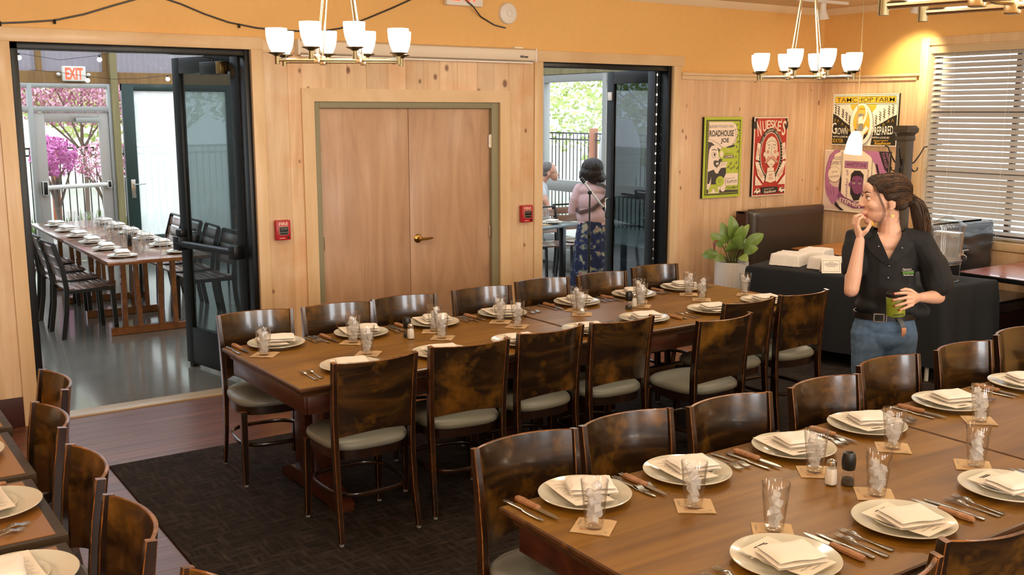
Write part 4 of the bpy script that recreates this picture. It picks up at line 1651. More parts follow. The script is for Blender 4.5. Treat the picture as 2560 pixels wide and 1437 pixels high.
# covers on the cafe tables
for i, (px, py) in enumerate(((0.36, 4.69), (0.345, 4.24), (0.37, 3.60), (0.36, 2.98))):
    nm = ['the cafe table by the threshold', 'the second cafe table', 'the third cafe table', 'the bottom corner cafe table'][i]
    gp = 'on the cafe tables'
    T = TZ + 0.0008
    plate.put((px, py, T), 0, 'cream dinner plate at %s' % nm, 'dinner plates ' + gp)
    splate.put((px - 0.01, py, T + 0.0083), 0, 'small cream side plate at %s' % nm, 'side plates ' + gp)
    o = nap.put((px - 0.04, py, T + 0.034), R(85), 'folded white cloth napkin at %s' % nm, 'napkins ' + gp)
    o.scale = (0.9, 1, 0.8)
    menu.put((px - 0.015, py + 0.008, T + 0.0285), R(4), 'printed menu card at %s' % nm, 'menu cards ' + gp)
    if i in (1, 2):
        for k in (0, 1):
            fork.put((px - 0.005 - 0.02 * k, py - 0.215 - 0.045 * k, T), R(-80 + 4 * k), '%s fork at %s' % (('upper', 'lower')[k], nm), 'forks ' + gp)
        sknife.put((px - 0.04, py + 0.205, T), R(92), 'wooden handled steak knife at %s' % nm, 'steak knives ' + gp)

# ------------------------------------------------------------------ chandeliers and lamps
def make_chandelier():
    t = thing('chandelier', 'x', 'chandelier')
    b = B()
    e, s_ = 0.312, 0.108
    for k in (-s_, s_):
        b.tube([(-e, k, 0), (e, k, 0)], 0.0085, 10)
        b.tube([(k, -e, 0.018), (k, -0.16, 0.012), (k, 0, 0.004), (k, 0.16, 0.012), (k, e, 0.018)], 0.0085, 10)
    for x in (-s_, s_):
        for y in (-s_, s_):
            b.mm(x - 0.016, x + 0.016, y - 0.016, y + 0.016, -0.018, 0.03, bev=0.004)
    b.build('frame', M['nickel'], t)
    for x in (-s_, s_):
        for y in (-s_, s_):
            b = B()
            b.tube([(x, y, 0.02), (x * 0.25, y * 0.25, 0.74)], 0.006, 8)
            b.build('rod', M['nickel'], t)
    b = B()
    b.lathe([(0.012, 0.70), (0.05, 0.735), (0.07, 0.755), (0.075, 0.765), (0, 0.765)], 24)
    b.build('ceiling_canopy', M['nickel'], t)
    for (x, y, zz) in [(sx * e, sy * s_, 0) for sx in (-1, 1) for sy in (-1, 1)] + [(sx * s_, sy * e, 0.016) for sx in (-1, 1) for sy in (-1, 1)]:
        b = B()
        b.tube([(0, 0, -0.022), (0, 0, 0.026)], 0.0125, 12)
        b.lathe([(0.012, 0.018), (0.022, 0.026), (0.046, 0.034), (0.047, 0.037), (0.03, 0.039), (0, 0.039)], 24)
        h = b.build('lamp_holder', M['darknick'], t, loc=(x, y, zz))
        b = B()
        b.lathe([(0.026, 0.0385), (0.036, 0.055), (0.047, 0.085), (0.053, 0.12), (0.0545, 0.158), (0.0525, 0.158), (0.051, 0.12), (0.045, 0.085), (0.034, 0.056), (0.024, 0.042), (0, 0.041)], 28)
        b.build('shade', M['lamp'], h)
    return t


chan = Series(make_chandelier())
chan.put((2.35, 5.08, 2.304), R(-31.5), 'brass chandelier of eight lit white shades over the middle table, beside the double doors', 'brushed metal chandeliers')
chan.put((5.86, 4.95, 2.283), R(-43), 'brass chandelier of lit white shades in front of the corner with the posters', 'brushed metal chandeliers')
chan.put((2.19, 1.21, 2.275), R(-78), 'chandelier cut off by the top of the picture, only its metal bars showing', 'brushed metal chandeliers')
for cx, cy in ((2.35, 5.08), (5.86, 4.95), (2.19, 1.21)):
    lamp('chandelier_light', 'POINT', (cx, cy, 2.62), 20, (1.0, 0.82, 0.56), shadow_soft_size=0.2)

M['opal'] = M['lamp']
t = thing('pendant_lamp', 'small lit white glass pendant on a thin rod in front of the posters', 'lamp', (7.835, 6.0, 1.66))
b = B()
b.tube([(0, 0, 0.225), (0.004, 0.002, 0.8), (0, 0, 1.41)], 0.004, 8)
b.build('rod', M['nickel'], t)
b = B()
Q = Matrix.Translation((0, 0, 0.22)) @ Matrix.Rotation(R(9), 4, 'Y') @ Matrix.Translation((0, 0, -0.22))
b.lathe([(0, 0.225), (0.016, 0.224), (0.019, 0.205), (0.022, 0.20)], 18, rot=Q)
b.build('socket', M['steel'], t)
b = B()
b.lathe([(0.02, 0.205), (0.038, 0.19), (0.056, 0.15), (0.068, 0.09), (0.075, 0.02), (0.0765, 0.0), (0.073, 0.0), (0.065, 0.09), (0.053, 0.15), (0.035, 0.187), (0.0, 0.198)], 28, rot=Q)
b.build('shade', M['opal'], t)
lamp('pendant_light', 'POINT', (7.835, 6.0, 1.60), 5, (1, 0.82, 0.56), shadow_soft_size=0.06)


def track_spot(loc, aim, lbl, energy):
    t = thing('track_spotlight', lbl, 'spotlight', loc)
    dz = CEIL - loc[2]
    b = B()
    b.mm(-0.35, 0.35, -0.018, 0.018, dz - 0.025, dz)
    b.build('track', M['white'], t)
    b = B()
    b.tube([(0, 0, 0.09), (0, 0, dz - 0.02)], 0.012, 10)
    b.mm(-0.02, 0.02, -0.015, 0.015, dz - 0.05, dz - 0.02)
    b.build('mount', M['white'], t)
    d = (Vector(aim) - Vector(loc)).normalized()
    q = (-d).to_track_quat('Z', 'Y').to_matrix().to_4x4()
    q = Matrix.Identity(4).lerp(q, 0.35)
    b = B()
    b.lathe([(0, 0.10), (0.028, 0.098), (0.032, 0.03), (0.04, 0.01), (0.06, -0.035), (0.066, -0.05), (0.060, -0.05), (0.054, -0.036), (0.0, -0.034)], 24, rot=q)
    b.build('head', M['white'], t)
    b = B()
    b.lathe([(0.057, -0.043), (0.03, -0.046), (0, -0.047)], 24, rot=q)
    b.build('lens', M['bulb'], t)
    o = lamp('spot_light', 'SPOT', Vector(loc) + d * 0.09, energy, (1, 0.86, 0.52), shadow_soft_size=0.05, spot_size=R(58), spot_blend=0.8)
    o.rotation_euler = d.to_track_quat('-Z', 'Y').to_euler()


track_spot((7.97, 6.56, 2.95), (8.55, 6.75, 1.9), 'white track spotlight by the ceiling corner', 38)
track_spot((8.22, 5.72, 2.96), (8.77, 6.10, 2.42), 'white track spotlight half hidden behind the cut-off chandelier', 75)

# ------------------------------------------------------------------ things on the back wall
t = thing('projector_screen', 'long white roller screen housing above the double doors', 'projector screen', (4.0, D, 2.5))
b = B()
q = [(0, -0.052), (-0.05, -0.056), (-0.085, -0.04), (-0.095, 0.0), (-0.09, 0.04), (-0.07, 0.054), (0, 0.054)]
b.prism(q, -1.04, 1.05, M=Matrix(((0, 0, 1, 0), (1, 0, 0, 0), (0, 1, 0, 0), (0, 0, 0, 1))))
b.build('housing', plain('cream_housing', '#e2d4bf', 0.4), t)
b = B()
for x in (-1.042, 1.048):
    b = B()
    b.mm(x - 0.008, x + 0.008, -0.097, 0.0, -0.056, 0.055, bev=0.004)
    b.build('end_cap', M['white'], t)
b = B()
for x in (-0.9, 0.9):
    b.mm(x - 0.04, x + 0.04, -0.05, 0.0, 0.05, 0.066)
b.build('bracket', M['white'], t)
b = B()
b.mm(-1.02, 1.03, -0.07, -0.05, -0.066, -0.054)
b.build('bottom_bar', M['white'], t)
b = B()
put_text(b, 'InFocus', 0.925, -0.012, 0.075, 0.02, Matrix.Translation((0, -0.0958, 0)) @ Matrix.Rotation(R(90), 4, 'X'), bold=0.03, extr=0.001)
b.build('lettering', M['black'], t, smooth=0)

t = thing('access_point', 'round white wireless access point high on the orange wall', 'access point', (4.82, D, 2.833))
b = B()
b.lathe([(0, 0.034), (0.028, 0.034), (0.029, 0.032), (0.031, 0.0335), (0.06, 0.030), (0.08, 0.022), (0.087, 0.01), (0.087, 0)], 40, rot=Euler((R(90), 0, 0)))
b.build('cover', M['white'], t)
b = B()
b.lathe([(0.024, 0.0345), (0.025, 0.036), (0.027, 0.0345)], 32, rot=Euler((R(90), 0, 0)))
b.build('light_ring', plain('pale_grey_ring', '#c9c2b8', 0.4), t)
t = thing('exit_sign', 'EXIT sign cut by the top edge of the picture above the screen', 'sign', (4.383, D, 2.967))
b = B()
b.mm(-0.17, 0.17, -0.055, 0, -0.102, 0.10, bev=0.012)
b.build('housing', M['white'], t)
b = B()
put_text(b, 'EXIT', 0, 0.008, 0.24, 0.15, Matrix.Translation((0, -0.0565, 0)) @ Matrix.Rotation(R(90), 4, 'X'), bold=0.03, extr=0.001)
b.build('lettering', M['exitred'], t, smooth=0)
t = thing('string_light_cord', 'black cord swagged along the orange wall above the doorways', 'cord', (0, D - 0.012, 0))
b = B()
cp = [(0.6, 2.585), (1.033, 2.58), (1.17, 2.592), (1.347, 2.612), (1.53, 2.659), (1.707, 2.721), (1.862, 2.773), (1.945, 2.795), (2.033, 2.791), (2.151, 2.759), (2.311, 2.701), (2.477, 2.653), (2.677, 2.624),
      (2.855, 2.615), (3.132, 2.615), (3.324, 2.649), (3.556, 2.736), (3.76, 2.82), (3.952, 2.905), (4.1, 2.94), (4.24, 2.96), (4.331, 2.943), (4.442, 2.869), (4.555, 2.794), (4.689, 2.734), (4.795, 2.717)]
b.tube([(x, 0 if not 4.2 < x < 4.5 else -0.055, z) for x, z in cp], 0.0058, 6)
b.build('cord', M['black'], t)
for x, z in ((1.347, 2.612), (2.55, 2.64), (1.03, 2.585)):
    b = B()
    b.tube([(x, 0, z + 0.005), (x, -0.004, z - 0.022)], 0.009, 8)
    b.build('bulb_socket', M['black'], t)


def fire_pull(x, z, lbl):
    t = thing('fire_alarm_pull', lbl, 'fire alarm', (x, D - 0.016, z))
    b = B()
    b.mm(-0.056, 0.056, -0.05, 0, -0.073, 0.073, bev=0.007)
    b.build('box', M['red'], t)
    Mx = Matrix.Translation((0, -0.0505, 0)) @ Matrix.Rotation(R(90), 4, 'X')
    b = B()
    put_text(b, 'FIRE', 0.0, 0.047, 0.068, 0.023, Mx, bold=0.02, extr=0.0008)
    b.prism([(-0.034, -0.060), (0.010, -0.060), (0.010, -0.056), (-0.034, -0.056)], 0, 0.0008, M=Mx)
    b.build('lettering', plain('cream_print', '#e8cdb8', 0.6), t, smooth=0)
    b = B()
    b.prism([(-0.036, -0.028), (-0.02, -0.036), (0.02, -0.036), (0.036, -0.028), (0.036, 0.028), (-0.036, 0.028)], 0, 0.004, M=Mx)
    b.build('recess', plain('cream_outline', '#cdb9a2', 0.5), t, smooth=0)
    b = B()
    b.prism([(-0.033, -0.026), (-0.019, -0.033), (0.019, -0.033), (0.033, -0.026), (0.033, 0.025), (-0.033, 0.025)], 0.003, 0.008, M=Mx)
    b.build('pull_handle', M['black'], t, smooth=0)
    b = B()
    put_text(b, 'PULL DOWN', 0, 0.012, 0.048, 0.010, Mx, z=0.009, bold=0.01)
    b.prism([(-0.031, -0.016), (0.031, -0.016), (0.031, -0.013), (-0.031, -0.013)], 0.008, 0.009, M=Mx)
    b.build('handle_print', plain('dull_cream_print', '#a59a86', 0.6), t, smooth=0)
    b = B()
    b.lathe([(0, 0.002), (0.009, 0.002), (0.009, 0)], 16, c=(0.034, -0.05, -0.054), rot=Euler((R(90), 0, 0)))
    b.build('key_lock', M['black'], t)


fire_pull(2.8, 1.183, 'red FIRE alarm pull station on the pine beside the open porch door')
fire_pull(4.985, 1.183, 'red FIRE alarm pull station on the pine beside the doorway with the woman')


# ------------------------------------------------------------------ posters
class Art:
    """Flat print on a board: layers of polygons and lettering in poster coordinates (0..1, 0..1)."""

    def __init__(s, w, h, Mx):
        s.b, s.w, s.h, s.M, s.z = B(), w, h, Mx, 0.0004

    def f(s, pts, mi):
        s.z += 0.00012
        s.b.poly([s.M @ Vector(((u - 0.5) * s.w, (v - 0.5) * s.h, s.z)) for u, v in pts], mi=mi)
        return s

    def e(s, u, v, ru, rv, mi, n=26, a0=0, a1=2 * PI):
        return s.f(ell(u, v, ru, rv, n, a0, a1), mi)

    def ring(s, u, v, ru, rv, k, mi, out=None):
        s.e(u, v, ru, rv, mi, 40)
        return s.e(u, v, ru - k / s.w, rv - k / s.h, out, 40)

    def r(s, u0, v0, u1, v1, mi):
        return s.f([(u0, v0), (u1, v0), (u1, v1), (u0, v1)], mi)

    def ln(s, pts, k, mi):
        """Stroke of width k (metres)."""
        P = [Vector((u * s.w, v * s.h)) for u, v in pts]
        for p, q in zip(P, P[1:]):
            d = (q - p)
            if d.length < 1e-6:
                continue
            n = Vector((-d.y, d.x)).normalized() * k / 2
            s.f([((p + n).x / s.w, (p + n).y / s.h), ((p - n).x / s.w, (p - n).y / s.h), ((q - n).x / s.w, (q - n).y / s.h), ((q + n).x / s.w, (q + n).y / s.h)], mi)
        return s

    def t(s, txt, u, v, du, dv, mi, rot=0.0, bold=0.0, shear=0.0):
        s.z += 0.00012
        put_text(s.b, txt, (u - 0.5) * s.w, (v - 0.5) * s.h, du * s.w, dv * s.h, s.M, mi, s.z, R(rot), bold, shear)
        return s

    def dots(s, u, v, ru, rv, n, r, mi, a0=0, a1=2 * PI):
        for i in range(n):
            a = a0 + (a1 - a0) * i / n
            s.e(u + ru * math.cos(a), v + rv * math.sin(a), r / s.w, r / s.h, mi, 8)
        return s

    def arc_text(s, txt, u, v, ru, rv, a0, a1, du, dv, mi, bold=0.01):
        n = len(txt)
        for i, ch in enumerate(txt):
            if ch == ' ':
                continue
            a = a0 + (a1 - a0) * (i + 0.5) / n
            x, y = math.cos(R(a)), math.sin(R(a))
            tx, ty = -ru * s.w * math.sin(R(a)), rv * s.h * math.cos(R(a))
            rot = math.degrees(math.atan2(ty, tx)) + (180 if a1 < a0 else 0)
            s.t(ch, u + ru * x, v + rv * y, du * (0.45 if ch in "Il'1" else 1), dv, mi, rot, bold)
        return s


def poster(name, lbl, c, w, h, wall, mats, side):
    t = thing(name, lbl, 'poster', c)
    Mb = Matrix.Rotation(R(90), 4, 'X') if wall == 'back' else Matrix.Rotation(R(-90), 4, 'Z') @ Matrix.Rotation(R(90), 4, 'X')
    b = B()
    b.box((0, 0, 0.0), (w, h, 0.028), rot=Mb, bev=0.001)
    b.build('board', side, t)
    return t, Art(w, h, Mb @ Matrix.Translation((0, 0, 0.0142)))


PRT = lambda c: plain('poster_ink_' + c[1:], c, 0.55)
lime, cream, dk, dk2 = PRT('#b5c238'), PRT('#f2dcc6'), PRT('#4d443b'), PRT('#8b8a4a')
t, A = poster('poster', 'green coffee poster with bald cartoon drinker and huge lime mug', (7.306, D - 0.031, 1.602), 0.515, 0.775, 'back', None, M['black'])
A.r(0, 0, 1, 1, 0).r(.055, .035, .945, .965, 2).r(.075, .048, .925, .952, 0)
for k in range(26):
    A.e(.065, .06 + .88 * k / 25, .012, .011, 2, 8).e(.935, .06 + .88 * k / 25, .012, .011, 2, 8)
for k in range(18):
    A.e(.08 + .84 * k / 17, .957, .016, .008, 2, 8).e(.08 + .84 * k / 17, .043, .016, .008, 2, 8)
A.r(.09, .06, .91, .94, 1)
A.f([(.70, .94), (.91, .94), (.91, .30), (.52, .30), (.60, .42), (.72, .52), (.76, .60), (.80, .72), (.82, .82)], 0)
for (u, v, a) in ((.84, .90, 40), (.88, .84, -30), (.86, .76, 60), (.88, .69, 20), (.84, .63, -50), (.88, .57, 30), (.82, .5, 40), (.76, .46, 40), (.70, .42, 40), (.85, .43, 60), (.79, .38, 60), (.72, .36, 30), (.88, .36, 50), (.64, .38, 40)):
    c_, s_ = math.cos(R(a)), math.sin(R(a))
    A.f([(u + .034 * x * c_ - .014 * y * s_, v + .022 * x * s_ + .012 * y * c_) for x, y in ell(0, 0, 1, 1, 10)], 2)
    A.f([(u + .015 * x * c_ - .006 * y * s_, v + .011 * x * s_ + .005 * y * c_) for x, y in ell(0, 0, 1, 1, 8)], 0)
A.f([(.09, .70), (.18, .69), (.28, .645), (.40, .60), (.52, .60), (.52, .50), (.30, .36), (.09, .36)], 2)
A.f([(.09, .30), (.22, .30), (.30, .36), (.36, .42), (.38, .50), (.37, .56), (.32, .63), (.25, .655), (.17, .645), (.12, .60), (.105, .52)], 1)
A.ring(.245, .535, .055, .036, .003, 2, 1).e(.26, .54, .022, .02, 3).ln([(.19, .595), (.25, .605), (.31, .59)], .008, 2)
A.f([(.33, .55), (.40, .50), (.395, .48), (.33, .485)], 1).f([(.26, .47), (.38, .46), (.40, .42), (.33, .375), (.26, .40), (.235, .44)], 2).f([(.30, .435), (.375, .445), (.36, .415), (.31, .41)], 1)
A.f([(.10, .33), (.25, .355), (.30, .31), (.36, .30), (.44, .37), (.57, .375), (.575, .30), (.50, .22), (.36, .24), (.34, .17), (.19, .17), (.20, .28), (.14, .18), (.10, .18)], 3)
A.f([(.40, .385), (.57, .375), (.585, .43), (.55, .455), (.42, .445)], 1)
for u in (.45, .49, .53):
    A.ln([(u, .45), (u + .01, .40)], .003, 2)
A.f([(.19, .17), (.34, .17), (.40, .075), (.33, .075), (.265, .135), (.20, .075), (.12, .075)], 0)
A.f([(.09, .06), (.12, .06), (.12, .11), (.09, .11)], 2).f([(.42, .06), (.91, .06), (.91, .09), (.42, .10)], 2)
A.e(.42, .205, .11, .065, 0).t('WORLDS', .42, .225, .12, .016, 2).t('BEST', .42, .197, .08, .016, 2)
A.f([(.46, .445), (.80, .445), (.81, .645), (.45, .645)], 0).e(.63, .645, .18, .032, 0).e(.63, .643, .15, .022, 3)
A.ring(.44, .545, .075, .062, .016, 0, 1)
A.t('100%', .62, .585, .10, .016, 1).t('Zingermans', .63, .545, .24, .020, 2, shear=.3).r(.50, .49, .76, .526, 2).t('COFFEE', .63, .508, .22, .024, 1, bold=.02)
A.f([(.56, .25), (.88, .265), (.88, .17), (.58, .155)], 1).t('Zingermans', .70, .237, .24, .02, 3, 4, shear=.3).t('Roadhouse', .73, .206, .28, .03, 3, 4, .01, .3).ln([(.60, .178), (.87, .185)], .003, 2)
A.f([(.60, .15), (.90, .15), (.88, .09), (.56, .095)], 0).t('COLUMBIA', .74, .12, .28, .034, 2, 0, .02).e(.50, .105, .06, .03, 1)
A.f([(.09, .94), (.70, .94), (.80, .90), (.84, .80), (.80, .68), (.74, .66), (.52, .625), (.44, .63), (.34, .68), (.2, .715), (.09, .73)], 1)
A.t('BLENDED FOR BODY AND', .41, .885, .62, .034, 2).t('ROADHOUSE', .42, .80, .64, .078, 2, 0, .035).t('JOE', .51, .705, .22, .072, 2, 0, .035)
A.arc_text('BALANCE', .62, .77, .19, .13, 40, -62, .03, .028, 2)
A.b.build('printed_art', [lime, cream, dk, PRT('#3a342f')], t, smooth=0, recalc=False)

red_, crm, drk, pk = PRT('#bb3a2e'), PRT('#f3dfc4'), PRT('#332b24'), PRT('#dda088')
t, A = poster('poster', 'red bacon poster with mustached man in a dotted oval', (7.975, D - 0.031, 1.595), 0.488, 0.785, 'back', None, M['black'])
A.r(0, 0, 1, 1, 1).r(.03, .012, .985, .985, 0)
A.f([(.03, .93), (.12, .985), (.03, .985)], 2).f([(.985, .93), (.90, .985), (.985, .985)], 2)
A.e(.05, .90, .08, .05, 2).e(.96, .90, .05, .06, 2)
for k, (ch, u, v, hh) in enumerate((('N', .15, .855, .19), ('U', .30, .885, .135), ('E', .42, .905, .11), ('S', .52, .91, .10), ('K', .63, .905, .11), ('E', .745, .885, .13), ("'", .808, .945, .05), ('S', .89, .86, .19))):
    A.t(ch, u, v, .11 if ch != "'" else .02, hh, 1, [10, 7, 3, 0, -2, -6, 0, -9][k], .02)
A.e(.51, .525, .37, .335, 2, 48).e(.51, .525, .30, .285, 1, 48).e(.51, .525, .285, .275, 0, 48)
A.dots(.51, .525, .335, .31, 34, .0065, 1, R(150), R(390))
A.arc_text('from Wittenberg Wisconsin', .51, .525, .335, .31, 152, 28, .022, .028, 1)
for bn, tx in (([(.06, .47), (.16, .455), (.20, .665), (.10, .68)], 'APPLE'), ([(.965, .47), (.865, .455), (.83, .665), (.925, .68)], 'BACON'), ([(.05, .435), (.14, .44), (.36, .215), (.31, .165), (.14, .27)], 'WOOD'), ([(.97, .435), (.88, .44), (.66, .215), (.71, .165), (.88, .27)], 'SMOKED')):
    A.f(bn, 1)
A.t('APPLE', .13, .567, .16, .04, 0, -84).t('BACON', .897, .567, .16, .04, 0, -94).t('WOOD', .195, .295, .24, .04, 0, -47).t('SMOKED', .83, .295, .24, .04, 0, 47)
A.f([(.39, .25), (.63, .25), (.61, .36), (.42, .36)], 1)
A.f([(.33, .60), (.34, .68), (.40, .73), (.50, .76), (.60, .74), (.68, .68), (.70, .60), (.69, .48), (.62, .40), (.52, .35), (.42, .40), (.34, .48)], 1)
A.ln([(.34, .66), (.46, .70), (.58, .70), (.69, .66)], .003, 2).e(.31, .53, .025, .03, 1).e(.72, .53, .025, .03, 1)
A.ln([(.40, .645), (.47, .65)], .005, 2).ln([(.56, .65), (.65, .645)], .005, 2).e(.44, .61, .01, .01, 2).e(.60, .61, .01, .01, 2)
A.ln([(.52, .645), (.50, .53), (.54, .515), (.56, .535)], .003, 2).e(.41, .56, .04, .025, 3).e(.63, .56, .04, .025, 3)
A.f([(.52, .50), (.44, .51), (.37, .47), (.33, .435), (.30, .45), (.32, .42), (.38, .415), (.46, .45), (.52, .475), (.58, .45), (.66, .415), (.73, .425), (.74, .46), (.70, .44), (.66, .475), (.60, .51)], 3)
A.ln([(.30, .45), (.36, .415), (.46, .455), (.52, .48), (.58, .455), (.68, .415), (.745, .46)], .003, 2).ln([(.46, .40), (.58, .40)], .003, 2)
A.f([(.36, .19), (.40, .31), (.63, .31), (.68, .19), (.52, .165)], 1).ln([(.36, .19), (.40, .31), (.63, .31), (.68, .19)], .003, 2).t('EST', .52, .265, .10, .03, 0, 0, .01).t('1933', .52, .22, .13, .03, 0)
A.f([(.06, .27), (.06, .14), (.28, .14)], 1).f([(.96, .27), (.96, .14), (.74, .14)], 1).dots(.13, .17, .03, .015, 6, .003, 0).dots(.88, .17, .03, .015, 6, .003, 0)
A.r(.25, .03, .74, .115, 2).t('Zingermans', .47, .088, .30, .022, 1, 3, shear=.3).t('Roadhouse', .51, .055, .36, .036, 1, 3, .015, .3)
for u in (.135, .865):
    k = 1 if u < .5 else -1
    A.f([(u - .10 * k, .04), (u + .08 * k, .035), (u + .09 * k, .075), (u + .05 * k, .10), (u - .04 * k, .10), (u - .06 * k, .075), (u - .10 * k, .065)], 1)
    A.r(u - .02, .075, u + .015, .095, 2).r(u + .02, .075, u + .05, .095, 2).e(u - .06, .04, .022, .014, 2).e(u + .05, .04, .022, .014, 2)
A.b.build('printed_art', [red_, crm, drk, pk], t, smooth=0, recalc=False)

yel, wht, blk, gry = PRT('#e9b23a'), PRT('#f4e8d6'), PRT('#2b2620'), PRT('#8f8a84')
t, A = poster('poster', 'yellow and black farm poster, upper one of two on the window side wall', (XR - 0.031, 6.60, 1.960), 0.775, 0.512, 'right', None, M['black'])
A.r(0, 0, 1, 1, 1).ln([(.012, .02), (.012, .98), (.985, .98), (.985, .02)], .004, 2)
A.r(.03, .82, .965, .955, 2).r(.035, .828, .96, .947, 0).t('TAMCHOP FARM', .50, .885, .88, .085, 2, 0, .003)
A.ln([(.012, .80), (.985, .80)], .004, 2)
A.e(.48, .795, .20, .20, 0, 30, PI, 2 * PI)
for k in range(12):
    A.ln([(.30 - .02 * k * .2, .62 + .015 * k), (.04, .52 + .025 * k)], .0012, 3)
A.f([(.012, .02), (.012, .62), (.09, .57), (.20, .46), (.30, .37), (.33, .02)], 2).f([(.985, .02), (.985, .60), (.90, .55), (.78, .45), (.66, .37), (.62, .02)], 2)
for i, (u, v) in enumerate(((.05, .58), (.10, .56), (.17, .50), (.23, .44), (.28, .38), (.69, .38), (.75, .45), (.81, .50), (.88, .56), (.94, .58))):
    A.ln([(u, v - .06), (u + .005, v + .20)], .003, 2)
    for k in range(4):
        A.f([(u, v + .03 + .045 * k), (u + .022, v + .05 + .045 * k), (u + .004, v + .06 + .045 * k)], 2).f([(u, v + .05 + .045 * k), (u - .02, v + .07 + .045 * k), (u, v + .08 + .045 * k)], 2)
    A.ln([(u, v - .06), (u - .015, v - .12)], .003, 0).ln([(u, v - .06), (u + .015, v - .11)], .003, 0)
A.e(.478, .42, .178, .405, 2, 48).e(.478, .42, .174, .40, 1, 48).e(.478, .42, .128, .315, 2, 48).e(.478, .42, .125, .31, 0, 48)
A.dots(.478, .42, .15, .355, 30, .0022, 2)
for k in range(14):
    a = PI * (.1 + .8 * k / 13)
    A.ln([(.478 + .03 * math.cos(a), .40 + .06 * math.sin(a)), (.478 + .115 * math.cos(a), .42 + .27 * math.sin(a))], .0012, 1)
A.f([(.36, .28), (.42, .22), (.55, .22), (.60, .28), (.55, .15), (.48, .11), (.41, .15)], 2)
A.f([(.43, .40), (.51, .42), (.52, .30), (.44, .29)], 3).f([(.435, .42), (.435, .56), (.50, .57), (.50, .43)], 1).f([(.435, .55), (.43, .60), (.46, .63), (.50, .61), (.525, .595), (.50, .58)], 3)
A.f([(.49, .44), (.54, .60), (.53, .74), (.56, .74), (.565, .58), (.52, .41)], 1).e(.475, .745, .045, .035, 0)
A.f([(.39, .26), (.40, .19), (.42, .12), (.435, .12), (.435, .19), (.50, .20), (.505, .12), (.52, .12), (.53, .22), (.58, .30), (.60, .345), (.57, .36), (.56, .39), (.53, .34), (.50, .28), (.44, .29)], 1).ln([(.39, .26), (.365, .30), (.37, .38)], .008, 1)
A.t('G', .06, .33, .07, .22, 1, 0, 0).t('ROWN', .18, .275, .19, .13, 1).t('WITH LOVE IN', .165, .165, .24, .035, 1, 0, .01).t('DEXTER', .12, .085, .19, .075, 0)
A.t('PREPARED', .81, .30, .31, .16, 1, 4, .01).t('WITH LOVE BY', .79, .165, .26, .035, 1, 0, .01).t('Zingermans', .79, .105, .22, .04, 0, 2, 0, .3).t('Roadhouse', .82, .06, .24, .055, 0, 2, .01, .3)
A.b.build('printed_art', [yel, wht, blk, gry], t, smooth=0, recalc=False)

mv, crn, bkk, pur = PRT('#b5739c'), PRT('#f2dfc8'), PRT('#2d2529'), PRT('#8a4c78')
t, A = poster('poster', 'purple and cream poster reading WHETSTONE, lower one beside the waitress', (XR - 0.031, 6.665, 1.34), 0.78, 0.625, 'right', None, M['black'])
A.r(0, 0, 1, 1, 1)
for k in range(34):
    A.ln([(.01 + .008 * k, .02), (.01 + .008 * k, .98)], .0014, 0)
A.f([(.02, .50), (.03, .70), (.08, .90), (.16, 1.0), (.25, 1.0), (.14, .85), (.09, .66), (.09, .46), (.16, .40), (.30, .38), (.27, .22), (.16, .10), (.06, .26), (.03, .36)], 0)
A.ln([(.02, .50), (.03, .70), (.08, .90), (.16, 1.0)], .003, 2).ln([(.09, .46), (.09, .66), (.14, .85), (.25, 1.0)], .003, 2)
A.f([(.09, .50), (.11, .78), (.17, .93), (.26, .98), (.27, .56)], 1)
A.t('FOOD', .205, .865, .12, .055, 2, 4).t('EXPERT', .185, .785, .17, .06, 2, 4).e(.17, .60, .105, .13, 2).e(.17, .60, .102, .126, 1).t('wine', .17, .645, .10, .035, 3, 8).t('consultant', .17, .57, .16, .04, 3, 8)
for k in range(3):
    A.ln([(.06 + .05 * k, .40), (.10 + .04 * k, .26)], .003, 2)
A.f([(.27, .62), (.295, .50), (.295, .35), (.26, .30), (.25, .40)], 2)
A.r(.29, .18, .75, .98, 1).ln([(.29, .98), (.29, .18)], .004, 2).ln([(.75, .90), (.75, .4)], .004, 2)
A.f([(.60, 1.0), (.72, .92), (.80, .78), (.82, .66), (.92, .62), (1, .55), (1, 1)], 0).f([(.84, 1.0), (.88, .88), (.94, .72), (1.0, .66), (1, 1)], 2).t('FORAGER', .94, .86, .20, .045, 0, -68).t('URBAN', .975, .93, .12, .04, 0, -68)
A.f([(.80, .80), (.83, .80), (.88, .62), (.95, .55), (.93, .53), (.86, .58)], 2)
A.r(.33, .715, .69, .83, 2).r(.335, .72, .685, .825, 0).t('WHETSTONE', .51, .773, .31, .062, 2, 0, .008)
A.t('founder of', .375, .44, .40, .05, 3, 90).t('magazine', .70, .50, .34, .045, 3, 90)
A.f([(.44, .30), (.43, .50), (.45, .62), (.53, .66), (.61, .64), (.635, .55), (.63, .32), (.58, .22), (.50, .20)], 3).f([(.435, .52), (.44, .62), (.49, .68), (.58, .68), (.635, .62), (.635, .52), (.61, .58), (.55, .60), (.47, .58), (.45, .50)], 2)
A.f([(.44, .48), (.445, .30), (.50, .19), (.58, .21), (.61, .34), (.56, .30), (.50, .32), (.46, .40)], 2).e(.42, .45, .012, .035, 3).ring(.49, .475, .022, .02, .003, 2, 1).e(.49, .475, .008, .012, 2).ring(.58, .475, .022, .02, .003, 2, 1).e(.58, .475, .008, .012, 2).ln([(.47, .515), (.51, .525)], .006, 2).ln([(.56, .525), (.60, .515)], .006, 2)
A.f([(.24, .25), (.30, .16), (.50, .07), (.72, .09), (.80, .20), (.78, .28), (.70, .19), (.52, .18), (.36, .24), (.27, .33)], 3).t('STEPHEN', .44, .155, .34, .07, 1, -12, .02)
A.f([(.22, .16), (.28, .08), (.36, .02), (.30, .02), (.20, .10)], 2)
